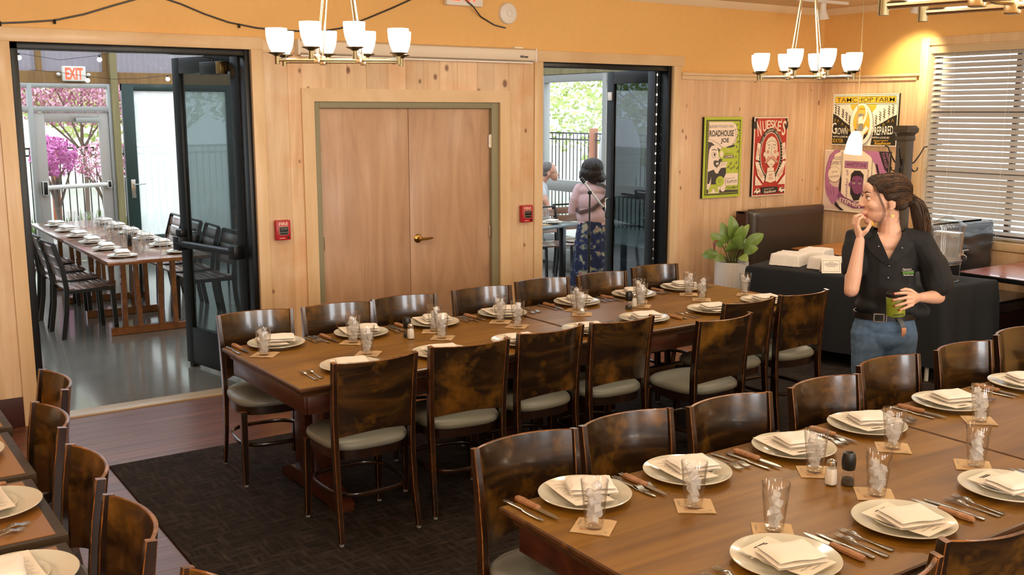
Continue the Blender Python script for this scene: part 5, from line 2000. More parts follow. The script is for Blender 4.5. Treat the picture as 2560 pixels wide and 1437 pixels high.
A.b.build('printed_art', [mv, crn, bkk, pur], t, smooth=0, recalc=False)

# ------------------------------------------------------------------ window blind
t = thing('window_blind', 'wide white slatted blind in the window behind the drink dispenser', 'blind', (XR + 0.05, (YW0 + YW1) / 2, 0))
y0, y1 = YW0 + 0.03 - (YW0 + YW1) / 2, YW1 - 0.025 - (YW0 + YW1) / 2
M['slat'] = plain('pale_blind_slat', '#b9b3ad', 0.4)
b = B()
n = 33
for i in range(n):
    z = 0.955 + i * 0.0503
    tlt = R(54 if i > 2 else 35)
    dx, dz = 0.025 * math.cos(tlt), 0.025 * math.sin(tlt)
    b.bar([(0, y0, z), (0, y1, z)], 0.05, 0.003, axis=(dx, 0, dz), bev=0.001)
b.build('slats', M['slat'], t)
b = B()
b.mm(-0.045, -0.03, y0 - 0.02, y1 + 0.02, 2.578, 2.645, bev=0.004)
b.mm(-0.03, 0.02, y0, y1, 2.60, 2.64)
b.build('valance', plain('cream_valance', '#cdb893', 0.35), t)
b = B()
b.mm(-0.022, 0.022, y0, y1, 0.898, 0.918, bev=0.004)
b.build('bottom_rail', M['slat'], t)
b = B()
for yy in (y1 - 0.22, y1 - 0.75, y0 + 0.3):
    for x in (-0.024, 0.024):
        b.tube([(x, yy, 0.91), (x, yy, 2.6)], 0.0014, 5)
b.build('ladder_cord', M['white'], t)

# ------------------------------------------------------------------ booths along the window wall
M['leather'] = plain('dark_brown_leather', '#3f332a', 0.32, bump=0.08, bscale=160, coat=0.2)
M['blackleather'] = plain('black_leather', '#26262a', 0.28, bump=0.06, bscale=140, coat=0.25)
M['darkwood'] = wood('dark_booth_wood', [(0.3, '#2a120b'), (0.6, '#3d1c12'), (0.8, '#52281a')], scale=(1, 8, 8), rough=0.4)


def booth(lbl, y, x0, x1, mat, dirs, wrinkle=0.0, top=1.09):
    t = thing('booth_bench', lbl, 'bench', ((x0 + x1) / 2, y, 0))
    h = (x1 - x0) / 2
    b = B()
    b.mm(-h, -h + 0.035, -0.07, 0.07, 0, top - 0.01, bev=0.006)
    b.mm(-h, h, -0.05, 0.05, top - 0.035, top - 0.01, bev=0.006)
    b.mm(-h + 0.03, h, -0.05, 0.05, 0, top - 0.03)
    b.build('frame', M['darkwood'], t)
    for d in dirs:
        b = B()

        def f(u, v, d=d):
            x = -h + 0.045 + (2 * h - 0.05) * u
            z = 0.44 + (top + 0.012 - 0.44) * v
            e = min(u, 1 - u, v, 1 - v) * 14
            th = 0.07 * min(1, max(0, e)) ** 0.45 + 0.045
            th += wrinkle * mnoise.noise(Vector((x * 3.0 + z * 3.0, z * 13, 1))) * (0.4 + 0.6 * v) * min(1, e)
            return Vector((x, d * th, z))
        b.grid(f, 44, 34)
        b.build('back_cushion', mat, t, smooth=60)
        b = B()
        b.mm(-h + 0.04, h, d * 0.115, d * 0.56, 0.36, 0.47, bev=0.03, seg=3)
        b.build('seat', mat, t)
        b = B()
        b.mm(-h + 0.06, h, d * 0.1, d * 0.52, 0.0, 0.36)
        b.build('plinth', M['darkwood'], t)
    return t


booth('brown leather booth bench under the posters, behind the potted plant', 7.02, 7.47, 8.63, M['leather'], (-1,), top=1.085)
booth('black leather booth bench under the window blind, behind the drink dispenser', 5.22, 7.71, 8.72, M['blackleather'], (1, -1), wrinkle=0.02, top=1.07)
booth('brown booth bench low at the picture edge past the pink table', 3.55, 7.45, 8.72, M['leather'], (1,), top=1.05)


def booth_table(lbl, x0, x1, y0, y1, mtop, medge):
    t = thing('booth_table', lbl, 'table', ((x0 + x1) / 2, (y0 + y1) / 2, 0))
    a, c = (x1 - x0) / 2, (y1 - y0) / 2
    b = B()
    o = rrect(2 * a, 2 * c, 0.06)
    b.rings(o, [(0.995, TZ - 0.04), (1, TZ - 0.036), (1, TZ - 0.004), (0.996, TZ - 0.001)])
    b.build('tabletop', medge, t)
    b = B()
    b.rings(rrect(2 * a - 0.03, 2 * c - 0.03, 0.05), [(1, TZ - 0.01), (1, TZ + 0.0006)])
    b.build('inlay_panel', mtop, t, smooth=0)
    b = B()
    b.tube([(0, 0, 0.03), (0, 0, TZ - 0.04)], 0.04, 16)
    b.mm(-0.3, 0.3, -0.05, 0.05, 0, 0.03)
    b.build('column', M['black'], t)


booth_table('orange wood booth table in front of the brown leather bench', 7.66, 8.74, 5.82, 6.58, wood('orange_laminate', [(0.3, '#a8641f'), (0.6, '#c07a2e'), (0.8, '#cf8d40')], scale=(1, 9, 9), rough=0.3, coat=0.3), M['tablededge'])
booth_table('pink topped booth table at the picture edge by the window', 7.66, 8.74, 4.10, 4.82, plain('pinkish_laminate', '#a8543a', 0.22, coat=0.4), M['black'])  # pink in the top colour stands in for the window's reflection

t = thing('coat_post', 'dark square coat post with hooks, standing behind the waitress', 'coat rack', (7.625, 5.345, 0))
b = B()
b.mm(-0.05, 0.05, -0.05, 0.05, 0, 1.84, bev=0.004)
b.mm(-0.058, 0.058, -0.058, 0.058, 1.80, 1.84, bev=0.004)
b.prism(rrect(0.15, 0.15, 0.004, 1), 1.87, 1.90)
b.rings(rrect(0.10, 0.10, 0.004, 1), [(1.05, 1.84), (1.2, 1.855), (1.5, 1.872), (1.55, 1.90), (1.48, 1.905), (1.2, 1.925)])
b.build('post', plain('dark_olive_wood', '#4a4032', 0.4), t)
for ang in (-34, 90, 200):
    b = B()
    c_, s_ = math.cos(R(ang)), math.sin(R(ang))
    P = lambda d, z: (c_ * d, s_ * d, z)
    b.tube([P(0.05, 1.60), P(0.09, 1.62), P(0.13, 1.68), P(0.165, 1.745), P(0.19, 1.75)], [0.008, 0.007, 0.006, 0.005, 0.006], 8)
    b.tube([P(0.05, 1.60), P(0.07, 1.56), P(0.09, 1.54), P(0.115, 1.55), P(0.12, 1.575)], [0.008, 0.007, 0.006, 0.005, 0.006], 8)
    b.tube([P(0.052, 1.55), P(0.054, 1.65)], 0.014, 8)
    b.build('coat_hook', M['black'], t)

# ------------------------------------------------------------------ buffet
M['blackcloth'] = plain('black_tablecloth', '#0f1114', 0.85, bump=0.1, bscale=300)
Q = [Vector((6.86, 4.42, 0)), Vector((7.56, 4.40, 0)), Vector((7.20, 6.26, 0)), Vector((6.50, 6.02, 0))]
cq = sum(Q, Vector()) / 4
t = thing('buffet_table', 'folding buffet table under the black cloth, pale leg tip showing', 'table', (cq.x, cq.y, 0))
b = B()
q = [(v - cq) * 0.97 for v in Q]
b.prism([(v.x, v.y) for v in q], TZ - 0.035, TZ - 0.008)
b.build('tabletop', plain('grey_table_board', '#9a978f', 0.5), t, smooth=0)
for v in q:
    b = B()
    p = v * 0.93
    b.tube([(p.x, p.y, 0.013), (p.x, p.y, TZ - 0.03)], 0.016, 10)
    b.build('leg', plain('pale_steel', '#b9b3a4', 0.4), t)
def qmap(u, v, k=1.0):
    a = Q[0].lerp(Q[1], u)
    d = Q[3].lerp(Q[2], u)
    p = a.lerp(d, v)
    return cq + (p - cq) * k
b = B()
per = []
for i in range(4):
    n = 40 if i % 2 else 20
    for k in range(n):
        per.append(Q[i].lerp(Q[(i + 1) % 4], k / n))
rows = []
for lv, (z, k, w) in enumerate(((TZ - 0.004, 0.99, 0), (TZ - 0.008, 1.0, 0), (TZ - 0.03, 1.012, 0.002), (0.6, 1.03, 0.010), (0.4, 1.045, 0.020), (0.2, 1.055, 0.028), (0.13, 1.06, 0.03))):
    row = []
    for i, p in enumerate(per):
        d = (p - cq)
        kk = k + w * math.sin(i * 0.9) + w * 0.6 * math.sin(i * 0.37 + 1)
        pp = cq + d * kk
        row.append(b.bm.verts.new((pp.x, pp.y, z)))
    rows.append(row)
for a, c in zip(rows, rows[1:]):
    b.bridge(a, c)
b.bm.faces.new(rows[0])
o = b.build('tablecloth', M['blackcloth'], None, smooth=60)
tag(o, 'long black cloth draped over the buffet table behind the waitress', 'tablecloth')


def wrapped_tray(x, y, rz, w, l, h, lbl):
    b = B()

    def f(u, v):
        s = (u - .5) * 2, (v - .5) * 2
        m = max(abs(s[0]), abs(s[1]))
        if m < 0.62:
            k = m / 0.62
            r = 1.0
            px, py = s[0] / 0.62, s[1] / 0.62
            z = h - 0.004 * k ** 6
        else:
            k = (m - 0.62) / 0.38
            px, py = s[0] / m, s[1] / m
            fl = 1 + 0.10 * k + 0.05 * k * mnoise.noise(Vector((px * 4, py * 4, x)))
            px, py = px * fl, py * fl
            z = h * (1 - k) + 0.001
        z += 0.004 * mnoise.noise(Vector((u * 9, v * 9, x * 3)))
        return Vector((px * w / 2, py * l / 2, max(z, 0.001)))
    b.grid(f, 36, 36)
    o = b.build('wrapped_tray', M['linen'], None, (x, y, TZ), 60, rot=(0, 0, rz))
    tag(o, lbl, 'tray', 'cloth wrapped trays on the buffet')


wrapped_tray(6.86, 5.86, R(20), 0.27, 0.24, 0.10, 'white cloth wrapped tray on the buffet closest to the potted plant')
wrapped_tray(7.19, 5.86, R(22), 0.27, 0.22, 0.11, 'white cloth wrapped tray at the rear of the buffet by the orange table')
wrapped_tray(6.92, 5.53, R(10), 0.22, 0.20, 0.10, 'white cloth wrapped tray on the buffet behind the little sign card')
b = B()
b.prism([(-0.075, -0.04), (0.075, -0.04), (0.075, -0.039), (-0.075, -0.039)], 0, 0.0)if False else None
b.box((0, -0.022, 0.058), (0.155, 0.0016, 0.12), rot=Euler((R(-20), 0, 0)))
b.box((0, 0.022, 0.058), (0.155, 0.0016, 0.12), rot=Euler((R(20), 0, 0)))
Mx = Matrix.Translation((0, -0.0232, 0.058)) @ Matrix.Rotation(R(-20), 4, 'X') @ Matrix.Rotation(R(90), 4, 'X')
for u0, u1, v0, v1 in ((-.066, .066, .044, .0455), (-.066, .066, -.0455, -.044), (-.066, -.0645, -.0455, .0455), (.0645, .066, -.0455, .0455)):
    b.prism([(u0, v0), (u1, v0), (u1, v1), (u0, v1)], 0, 0.0006, mi=1, M=Mx)
for k, w in enumerate((0.02, 0.05, 0.055, 0.035)):
    b.prism([(-w, .028 - .011 * k), (w, .028 - .011 * k), (w, .031 - .011 * k), (-w, .031 - .011 * k)], 0, 0.0006, mi=1, M=Mx)
o = b.build('sign_card', [M['card'], M['inkd']], None, (6.765, 5.36, TZ - 0.002), 0, rot=(0, 0, R(-38)))
tag(o, 'small white tent card with printed lines on the buffet', 'sign')
t = thing('serving_rack', 'low black rack holding a flat dark tray beside the sign card', 'tray', (7.06, 5.30, TZ - 0.003))
b = B()
b.mm(-0.13, 0.13, -0.09, 0.09, 0.05, 0.062, bev=0.004)
b.build('tray', plain('dark_slate', '#2f3034', 0.4), t)
for sx in (-1, 1):
    for sy in (-1, 1):
        b = B()
        b.tube([(sx * 0.11, sy * 0.07, 0), (sx * 0.11, sy * 0.07, 0.052)], 0.006, 8)
        b.build('leg', M['black'], t)

# drink dispenser on its wire stand
t = thing('drink_dispenser', 'clear glass drink dispenser with tap and lid on the buffet', 'dispenser', (7.19, 4.61, 0.886))
b = B()
b.lathe([(0, 0.004), (0.094, 0.004), (0.102, 0.012), (0.108, 0.06), (0.118, 0.25), (0.120, 0.275), (0.125, 0.29), (0.1215, 0.29), (0.116, 0.272), (0.114, 0.25), (0.104, 0.06), (0.096, 0.018), (0, 0.014)], 40)
b.build('jar', thin_glass('dispenser_glass', (0.97, 0.965, 0.955), edge=1.0, rim=0.7), t, smooth=60)
b = B()
b.lathe([(0, 0.016), (0.094, 0.018), (0.103, 0.06), (0.1125, 0.24), (0, 0.24)], 40)
b.build('water', thin_glass('iced_water', (0.97, 0.95, 0.92), edge=0.8, haze=0.22), t, smooth=60)  # white haze stands in for lit surroundings refracted by the water
b = B()
b.lathe([(0.127, 0.29), (0.128, 0.297), (0.122, 0.302), (0.09, 0.325), (0.045, 0.352), (0.022, 0.362), (0.02, 0.37), (0.026, 0.378), (0.024, 0.388), (0, 0.390)], 36)
b.build('lid', thin_glass('lid_glass', (0.96, 0.96, 0.95), edge=1.0, rim=0.7), t, smooth=60)
d = Vector((0.86, -0.5, 0)).normalized()
b = B()
b.tube([d * 0.10 + Vector((0, 0, 0.055)), d * 0.135 + Vector((0, 0, 0.055)), d * 0.15 + Vector((0, 0, 0.045)), d * 0.153 + Vector((0, 0, 0.02))], [0.014, 0.012, 0.012, 0.009], 10)
b.tube([d * 0.13 + Vector((0, 0, 0.06)), d * 0.135 + Vector((0, 0, 0.088))], 0.006, 8)
b.bar([d * 0.115 + Vector((0, 0, 0.09)), d * 0.175 + Vector((0, 0, 0.098))], 0.014, 0.006, axis=(0.5, 0.86, 0))
b.build('tap', M['chrome'], t)
for k in range(9):
    a = k * 2.4
    r_ = 0.075 if k % 3 else 0.03
    ice_o = ice.put((7.19 + r_ * math.cos(a), 4.61 + r_ * math.sin(a), 0.886 + 0.222), 0, 'ice cube floating in the drink dispenser', 'ice in the drink dispenser', rot=(k, k * 2, k))
t = thing('wire_stand', 'thin wire stand under the drink dispenser', 'stand', (7.19, 4.61, TZ - 0.003))
b = B()
for z, r_ in ((0.006, 0.10), (0.135, 0.105), (0.165, 0.112)):
    b.tube([(x, y, z) for x, y in ell(0, 0, r_, r_, 36)], 0.0035, 6, closed=True)
b.build('ring', M['steel'], t)
b = B()
for k in range(4):
    a = 0.5 + k * PI / 2
    b.tube([(0.10 * math.cos(a), 0.10 * math.sin(a), 0.006), (0.105 * math.cos(a), 0.105 * math.sin(a), 0.135), (0.112 * math.cos(a), 0.112 * math.sin(a), 0.165)], 0.0035, 6)
b.tube([(-0.105, 0, 0.133), (0.105, 0, 0.133)], 0.0035, 6)
b.tube([(0, -0.105, 0.133), (0, 0.105, 0.133)], 0.0035, 6)
b.build('upright', M['steel'], t)

# ------------------------------------------------------------------ potted plant
t = thing('potted_plant', 'leafy rubber plant in a fluted white planter against the pine wall', 'plant', (7.012, 6.684, 0))
b = B()
b.lathe([(0, 0), (0.125, 0), (0.135, 0.01), (0.152, 0.35), (0.156, 0.655), (0.153, 0.665), (0.143, 0.665), (0.140, 0.60), (0, 0.60)], 96, flute=24, fl=0.012)
b.build('planter', plain('matte_white_planter', '#d6cfc8', 0.55), t, smooth=30)
b = B()
b.grid(lambda u, v: Vector((0.138 * (v) * math.cos(2 * PI * u), 0.138 * v * math.sin(2 * PI * u), 0.635 + 0.008 * mnoise.noise(Vector((u * 20, v * 9, 0))))), 30, 8)
b.build('soil', plain('potting_soil', '#2e2018', 0.95, bump=0.8, bscale=120), t)
cu, cv = Vector((0.828, -0.561, 0)), Vector((-0.561, -0.828, 0))


def leaf(b, base, tip, w, droop=0.02, mi=0, up=Vector((0, 0, 1))):
    base, tip = Vector(base), Vector(tip)
    d = tip - base
    side = d.cross(up).normalized() if d.cross(up).length > 1e-4 else Vector((1, 0, 0))
    nrm = side.cross(d).normalized()

    def f(u, v):
        k = math.sin(PI * min(1, v * 0.98 + 0.01)) ** 0.62 * (1.0 - 0.18 * (v - 0.5))
        s_ = (u - 0.5) * 2
        return base + d * v + side * (s_ * w * 0.5 * k) + nrm * (0.10 * w * abs(s_) * k + droop * math.sin(PI * v) * 4 - droop * v * v * 4)
    b.grid(f, 6, 10, mi=mi)


b = B()
b2 = B()
LV = [(-0.03, 0.02, -0.25, -0.02, 0.72, 0.13), (-0.02, 0, -0.19, 0.04, 0.91, 0.14), (0.0, 0.0, -0.02, 0.03, 1.06, 0.15), (0.01, 0, 0.12, 0.05, 0.99, 0.10), (0.02, 0.02, 0.25, 0.05, 0.91, 0.14), (0.03, 0.02, 0.19, 0.12, 0.80, 0.13),
      (-0.01, 0.03, -0.06, 0.17, 0.84, 0.12), (0.02, 0.04, 0.10, 0.16, 0.70, 0.12), (-0.03, 0.03, -0.17, 0.14, 0.70, 0.09), (0.0, 0.03, 0.03, 0.16, 0.90, 0.14), (0, -0.03, 0.06, -0.18, 0.92, 0.13), (0, -0.03, -0.12, -0.17, 0.90, 0.13),
      (-0.01, 0, -0.10, 0.02, 1.00, 0.12), (0.02, 0.0, 0.06, 0.10, 0.98, 0.13), (0.02, -.02, 0.17, -0.10, 0.84, 0.13)]
for i, (u0, v0, u1, v1, zt, w) in enumerate(LV):
    p0 = cu * u0 + cv * v0 + Vector((0, 0, 0.64))
    p1 = cu * u1 + cv * v1 + Vector((0, 0, zt))
    pm = p0.lerp(p1, 0.42) + Vector((0, 0, 0.05))
    b2.tube([p0, p0.lerp(pm, 0.6) + Vector((0, 0, 0.02)), pm], 0.005, 6)
    leaf(b, pm, p1 + (p1 - pm) * 0.16, w * 0.82, 0.004, mi=(1 if i % 4 == 3 else 0), up=(cv * (1.0 - 0.1 * (i % 4)) + Vector((0, 0, 0.55)) + cu * (0.25 * ((i % 3) - 1))).normalized())
b.build('leaves', [plain('rubber_leaf', '#708a3e', 0.35, var=0.2, bscale=60), plain('young_rubber_leaf', '#92a856', 0.35)], t, smooth=60)
b = B()
leaf(b, cu * -0.12 + cv * 0.06 + Vector((0, 0, 0.86)), cu * -0.20 + cv * 0.09 + Vector((0, 0, 0.80)), 0.06, 0.01)
b.build('red_leaf', plain('reddish_leaf', '#8b4630', 0.4), t, smooth=60)
b2.build('stems', plain('leaf_stem', '#56602e', 0.5), t, smooth=60)

# ------------------------------------------------------------------ porch furniture
M['slatwood'] = wood('oiled_slat_wood', [(0.3, '#6a4a36'), (0.6, '#85604a'), (0.8, '#9c7a60')], scale=(1, 10, 10), rough=0.3, coat=0.3)
M['porchtable'] = wood('varnished_porch_table', [(0.3, '#6e3f1f'), (0.6, '#8a532a'), (0.8, '#a06a3a')], scale=(8, 1, 8), rough=0.2, coat=0.5)
M['bluetable'] = plain('slate_blue_tabletop', '#4b5a66', 0.25, coat=0.3)


def make_patio_chair():
    t = thing('patio_chair', 'x', 'chair')
    for sx in (-1, 1):
        b = B()
        b.bar([(sx * 0.225, 0.20, 0.43), (sx * 0.225, 0.215, 0.0)], 0.022, 0.04, bev=0.003)
        b.bar([(sx * 0.225, -0.20, 0.43), (sx * 0.225, 0.215, 0.435)], 0.022, 0.035, bev=0.003, axis=(1, 0, 0))
        b.build('leg', M['black'], t)
        b = B()
        b.bar([(sx * 0.225, -0.255, 0.0), (sx * 0.225, -0.215, 0.25), (sx * 0.225, -0.20, 0.45), (sx * 0.225, -0.225, 0.65), (sx * 0.225, -0.29, 0.87)], 0.022, 0.042, bev=0.003)
        b.build('leg', M['black'], t)
    b = B()
    for k in range(6):
        y = -0.17 + 0.074 * k
        b.box((0, y, 0.452 - 0.012 * math.sin(PI * k / 5)), (0.44, 0.064, 0.016), bev=0.003)
    b.build('seat', M['slatwood'], t)
    b = B()
    for k, z in enumerate((0.60, 0.70, 0.80)):
        b.box((0, -0.218 - 0.022 * k - 0.002 * k * k, z), (0.44, 0.016, 0.085), rot=Euler((R(12), 0, 0)), bev=0.003)
    b.build('backrest', M['slatwood'], t)
    b = B()
    b.mm(-0.225, 0.225, -0.30, -0.275, 0.865, 0.885, bev=0.003)
    b.build('top_rail', M['black'], t)
    return t


pchair = Series(make_patio_chair())
for i in range(4):
    pchair.put((1.965, 10.02 + 0.60 * i, 0), R(-90 + [3, 0, -2, 1][i]), 'slatted patio chair on the doorway side of the long porch table, %s from the threshold' % ORD[i], 'patio chairs at the long porch table')
for i in range(4):
    pchair.put((3.09, 9.95 + 0.62 * i, 0), R(90 + [2, -2, 3, 0][i]), 'slatted patio chair behind the push-bar door glass side of the porch table, %s from us' % ORD[i], 'patio chairs at the long porch table')
pchair.put((4.25, 11.9, 0), R(150), 'patio chair standing apart, seen through the push-bar door glass', None)
pchair.put((4.95, 12.5, 0), R(170), 'patio chair farther back, seen through the push-bar door glass', None)
for k, (ya, yb) in enumerate(((9.25, 11.15), (11.17, 13.05))):
    t = thing('porch_table', ['long varnished porch table, half closest to the threshold', 'long varnished porch table, half closest to the porch door'][k], 'table', (2.475, (ya + yb) / 2, 0), 0, 'varnished porch tables')
    h = (yb - ya) / 2
    b = B()
    b.mm(-0.45, 0.45, -h, h, TZ - 0.035, TZ, bev=0.004)
    b.build('tabletop', M['porchtable'], t)
    for sy in (-1, 1):
        yy = sy * (h - 0.45)
        b = B()
        for sx in (-1, 1):
            b.bar([(sx * 0.10, yy + 0.02 * sx, 0.07), (sx * 0.12, yy + 0.02 * sx, TZ - 0.035)], 0.045, 0.05, axis=(1, 0, 0), bev=0.004)
            b.bar([(sx * 0.225, yy - 0.02 * sx, 0.07), (sx * 0.22, yy - 0.02 * sx, TZ - 0.035)], 0.045, 0.05, axis=(1, 0, 0), bev=0.004)
        b.build('leg', M['porchtable'], t)
        b = B()
        b.bar([(-0.36, yy + 0.03, 0.0 + 0.035), (0.36, yy + 0.03, 0.035)], 0.07, 0.07, axis=(0, 1, 0), bev=0.006)
        b.build('foot', M['porchtable'], t)
gp = 'on the long porch table'
TP = TZ + 0.0008
for side, x in ((-1, 2.215), (1, 2.735)):
    for i in range(6):
        y = 9.52 + 0.60 * i
        nm = 'the %s %s seat of the long porch table' % (ORD[i], 'doorway side' if side < 0 else 'window side')
        o = plate.put((x, y, TP), 0, 'cream plate at %s' % nm, 'plates ' + gp)
        o.scale = (0.82, 0.82, 0.9)
        o = nap.put((x, y, TP + 0.020), R(85 + 5 * i), 'rolled white napkin at %s' % nm, 'napkins ' + gp)
        o.scale = (0.95, 1.1, 1.5)
        bknife.put((x - 0.03, y - 0.19, TP), R(90), 'knife lying at %s' % nm, 'knives ' + gp)
        glass.put((2.40 if side < 0 else 2.56, y + (0.10 if side < 0 else -0.08), TP), 0, 'empty tumbler at %s' % nm, 'tumblers ' + gp)
for i in range(5):
    glass.put((2.47 + 0.03 * (i % 2), 9.85 + 0.62 * i, TP), 0, 'empty tumbler down the middle of the long porch table, %s from us' % ORD[i], 'tumblers ' + gp)
b = B()
b.lathe([(0, 0), (0.022, 0), (0.025, 0.004), (0.022, 0.05), (0.025, 0.06), (0.025, 0.10), (0.02, 0.11), (0, 0.11)], 20)
tag(b.build('pepper_mill', M['black'], None, (2.47, 10.3, TP)), 'black pepper mill on the long porch table', 'pepper mill')

# the table with the man and the woman beyond the other doorway
t = thing('patio_table', 'slate blue patio table between the man and the woman', 'table', (6.45, 9.62, 0), R(14))
b = B()
b.mm(-1.0, 0.93, -0.37, 0.37, TZ - 0.03, TZ, bev=0.004)
b.build('tabletop', M['bluetable'], t)
for x in (-0.9, 0.66):
    for y in (-0.28, 0.28):
        b = B()
        b.mm(x - 0.03, x + 0.03, y - 0.03, y + 0.03, 0, TZ - 0.03, bev=0.003)
        b.build('leg', M['black'], t)
pchair.put((7.90, 10.14, 0), R(172), 'patio chair behind the slate blue table, beside the woman', 'patio chairs at the slate blue table')
pchair.put((7.36, 9.98, 0), R(178), 'patio chair behind the slate blue table, in front of the man', 'patio chairs at the slate blue table')
gp = 'on the slate blue table'
for i, (x, y) in enumerate(((7.08, 9.62), (6.72, 9.50))):
    nm = ['the woman end of the slate blue table', 'the doorway end of the slate blue table'][i]
    o = plate.put((x, y, TP), 0, 'plate at %s' % nm, 'plates ' + gp)
    o.scale = (0.8, 0.8, 0.9)
    o = nap.put((x, y, TP + 0.020), R(30), 'napkin at %s' % nm, 'napkins ' + gp)
    glass.put((x - 0.16, y - 0.10, TP), 0, 'tumbler at %s' % nm, 'tumblers ' + gp)
    coast.put((x - 0.16, y - 0.10, TP), R(20), 'paper coaster at %s' % nm, 'coasters ' + gp)

# microphone stand beside the woman
t = thing('microphone_stand', 'black microphone stand with angled boom in the doorway behind the woman', 'microphone stand', (6.62, 8.33, 0))
b = B()
b.tube([(0, 0, 0.10), (0, 0, 0.78)], 0.013, 10)
b.tube([(0, 0, 0.76), (0, 0, 1.23)], 0.009, 10)
b.lathe([(0.016, 0.74), (0.02, 0.75), (0.02, 0.80), (0.016, 0.81)], 14)
b.build('pole', M['black'], t)
b = B()
dv = Vector((0.828, -0.561, 0))
a0, a1_ = dv * -0.055 + Vector((0, 0, 1.315)), dv * 0.14 + Vector((0, 0, 1.06))
b.tube([a0, a1_], 0.011, 10)
b.build('boom', M['steel'], t)
b = B()
b.tube([a0, a0 + (a0 - a1_).normalized() * 0.06], 0.018, 10)
b.tube([a1_, a1_ + (a1_ - a0).normalized() * 0.08], 0.017, 10)
b.build('clip', M['black'], t)
b = B()
b.ball((0, 0, 1.215), 0.024, 12, 8)
b.tube([(-0.03, -0.02, 1.215), (0.03, 0.02, 1.215)], 0.012, 8)
b.tube([(0.0, 0.0, 0.62), (0.04, -0.03, 0.62)], 0.009, 8)
b.build('clutch', M['black'], t)
for k in range(3):
    a = 0.4 + k * 2 * PI / 3
    b = B()
    b.tube([(0, 0, 0.28), (0.30 * math.cos(a), 0.30 * math.sin(a), 0.012)], 0.008, 8)
    b.build('leg', M['black'], t)

# ------------------------------------------------------------------ people
class Clay:
    """Tapered limbs and ellipsoids fused into one continuous skin."""

    def __init__(s):
        s.b = B()

    def limb(s, pts, rs, flat=1.0, up=None, n=14):
        s.b.tube(pts, rs, n, flat=flat, up=up)
        for p, r in ((pts[0], rs[0]), (pts[-1], rs[-1])):
            s.b.ball(p, r * 0.98 if flat == 1.0 else r * min(1, flat), 12, 8)
        return s

    def ball(s, c, r, rot=None):
        s.b.ball(c, r, 18, 12, rot)
        return s

    def done(s, name, mats, parent, voxel, smooth=6, paint=None, disp=None, fac=0.5):
        me = s.b.mesh(name, mats if isinstance(mats, (list, tuple)) else [mats], 0)
        o = link('clay', me)
        m = o.modifiers.new('r', 'REMESH')
        m.mode = 'VOXEL'
        m.voxel_size = voxel
        if smooth:
            m2 = o.modifiers.new('s', 'SMOOTH')
            m2.iterations = smooth
            m2.factor = fac
        dg = bpy.context.evaluated_depsgraph_get()
        dg.update()
        out = bpy.data.meshes.new_from_object(o.evaluated_get(dg))
        out.name = name
        bpy.data.objects.remove(o)
        bpy.data.meshes.remove(me)
        if disp:
            nn = [v.normal.copy() for v in out.vertices]
            cc = [v.co.copy() for v in out.vertices]
            flat_ = []
            for q, n_ in zip(cc, nn):
                flat_.extend(q + disp(q, n_))
            out.vertices.foreach_set('co', flat_)
            out.update()
        out.materials.clear()
        for mm in (mats if isinstance(mats, (list, tuple)) else [mats]):
            out.materials.append(mm)
        if paint:
            for p in out.polygons:
                p.material_index = paint(p.center)
        out.polygons.foreach_set('use_smooth', [True] * len(out.polygons))
        return link(name, out, parent)


def skin_mat(name, c):
    m = plain(name, c, 0.45, bump=0.04, bscale=300)
    return m


def hair_mat(name, stops, sc=(60, 60, 6)):
    m = wood(name, stops, scale=sc, rough=0.55, rnd=False, dist=0.6, bump=0.2)
    return m


def strap_bar(pts, w, h, axis):
    b = B()
    b.bar(pts, w, h, axis=axis, bev=0.0015)
    return b


V3 = Vector
# ---- the waitress
RZ = R(-34.129)
wt = thing('person', 'person in black short-sleeved shirt and blue jeans holding a green jar, hand at mouth', 'person', (4.66, 3.36, 0.0125), RZ)
SK = skin_mat('fair_skin', '#dbab92')
LIP = skin_mat('lip_skin', '#c48478')
c = Clay()
# head, turned to the person's right
c.ball((0.014, 0, 1.612), (0.100, 0.076, 0.092))
c.ball((-0.040, 0, 1.560), (0.078, 0.064, 0.090))
c.ball((-0.040, 0, 1.500), (0.062, 0.054, 0.052))
c.ball((-0.088, 0, 1.458), (0.022, 0.022, 0.019))
c.ball((-0.092, 0, 1.625), (0.030, 0.050, 0.040))
c.limb([(-0.110, 0, 1.592), (-0.123, 0, 1.568), (-0.134, 0, 1.551)], [0.009, 0.0095, 0.0098])
c.ball((-0.138, 0, 1.547), (0.009, 0.009, 0.008))
for s_ in (-1, 1):
    c.ball((-0.127, 0.011 * s_, 1.542), (0.011, 0.008, 0.008))
    c.ball((-0.098, 0.030 * s_, 1.602), (0.018, 0.024, 0.010))
    c.ball((-0.0985, 0.031 * s_, 1.5915), (0.0145, 0.0165, 0.0065))
    c.ball((-0.0985, 0.031 * s_, 1.5735), (0.0135, 0.0165, 0.0055))
    c.ball((-0.078, 0.040 * s_, 1.545), (0.030, 0.024, 0.028))
    c.ball((0.008, 0.074 * s_, 1.555), (0.019, 0.007, 0.031), Euler((0, R(-12), R(18 * s_))))
    c.ball((0.004, 0.074 * s_, 1.528), (0.010, 0.006, 0.010))
c.ball((-0.112, 0, 1.505), (0.016, 0.020, 0.012))
c.ball((-0.1195, 0, 1.4985), (0.010, 0.021, 0.0055))
c.ball((-0.116, 0, 1.4855), (0.010, 0.019, 0.0065))
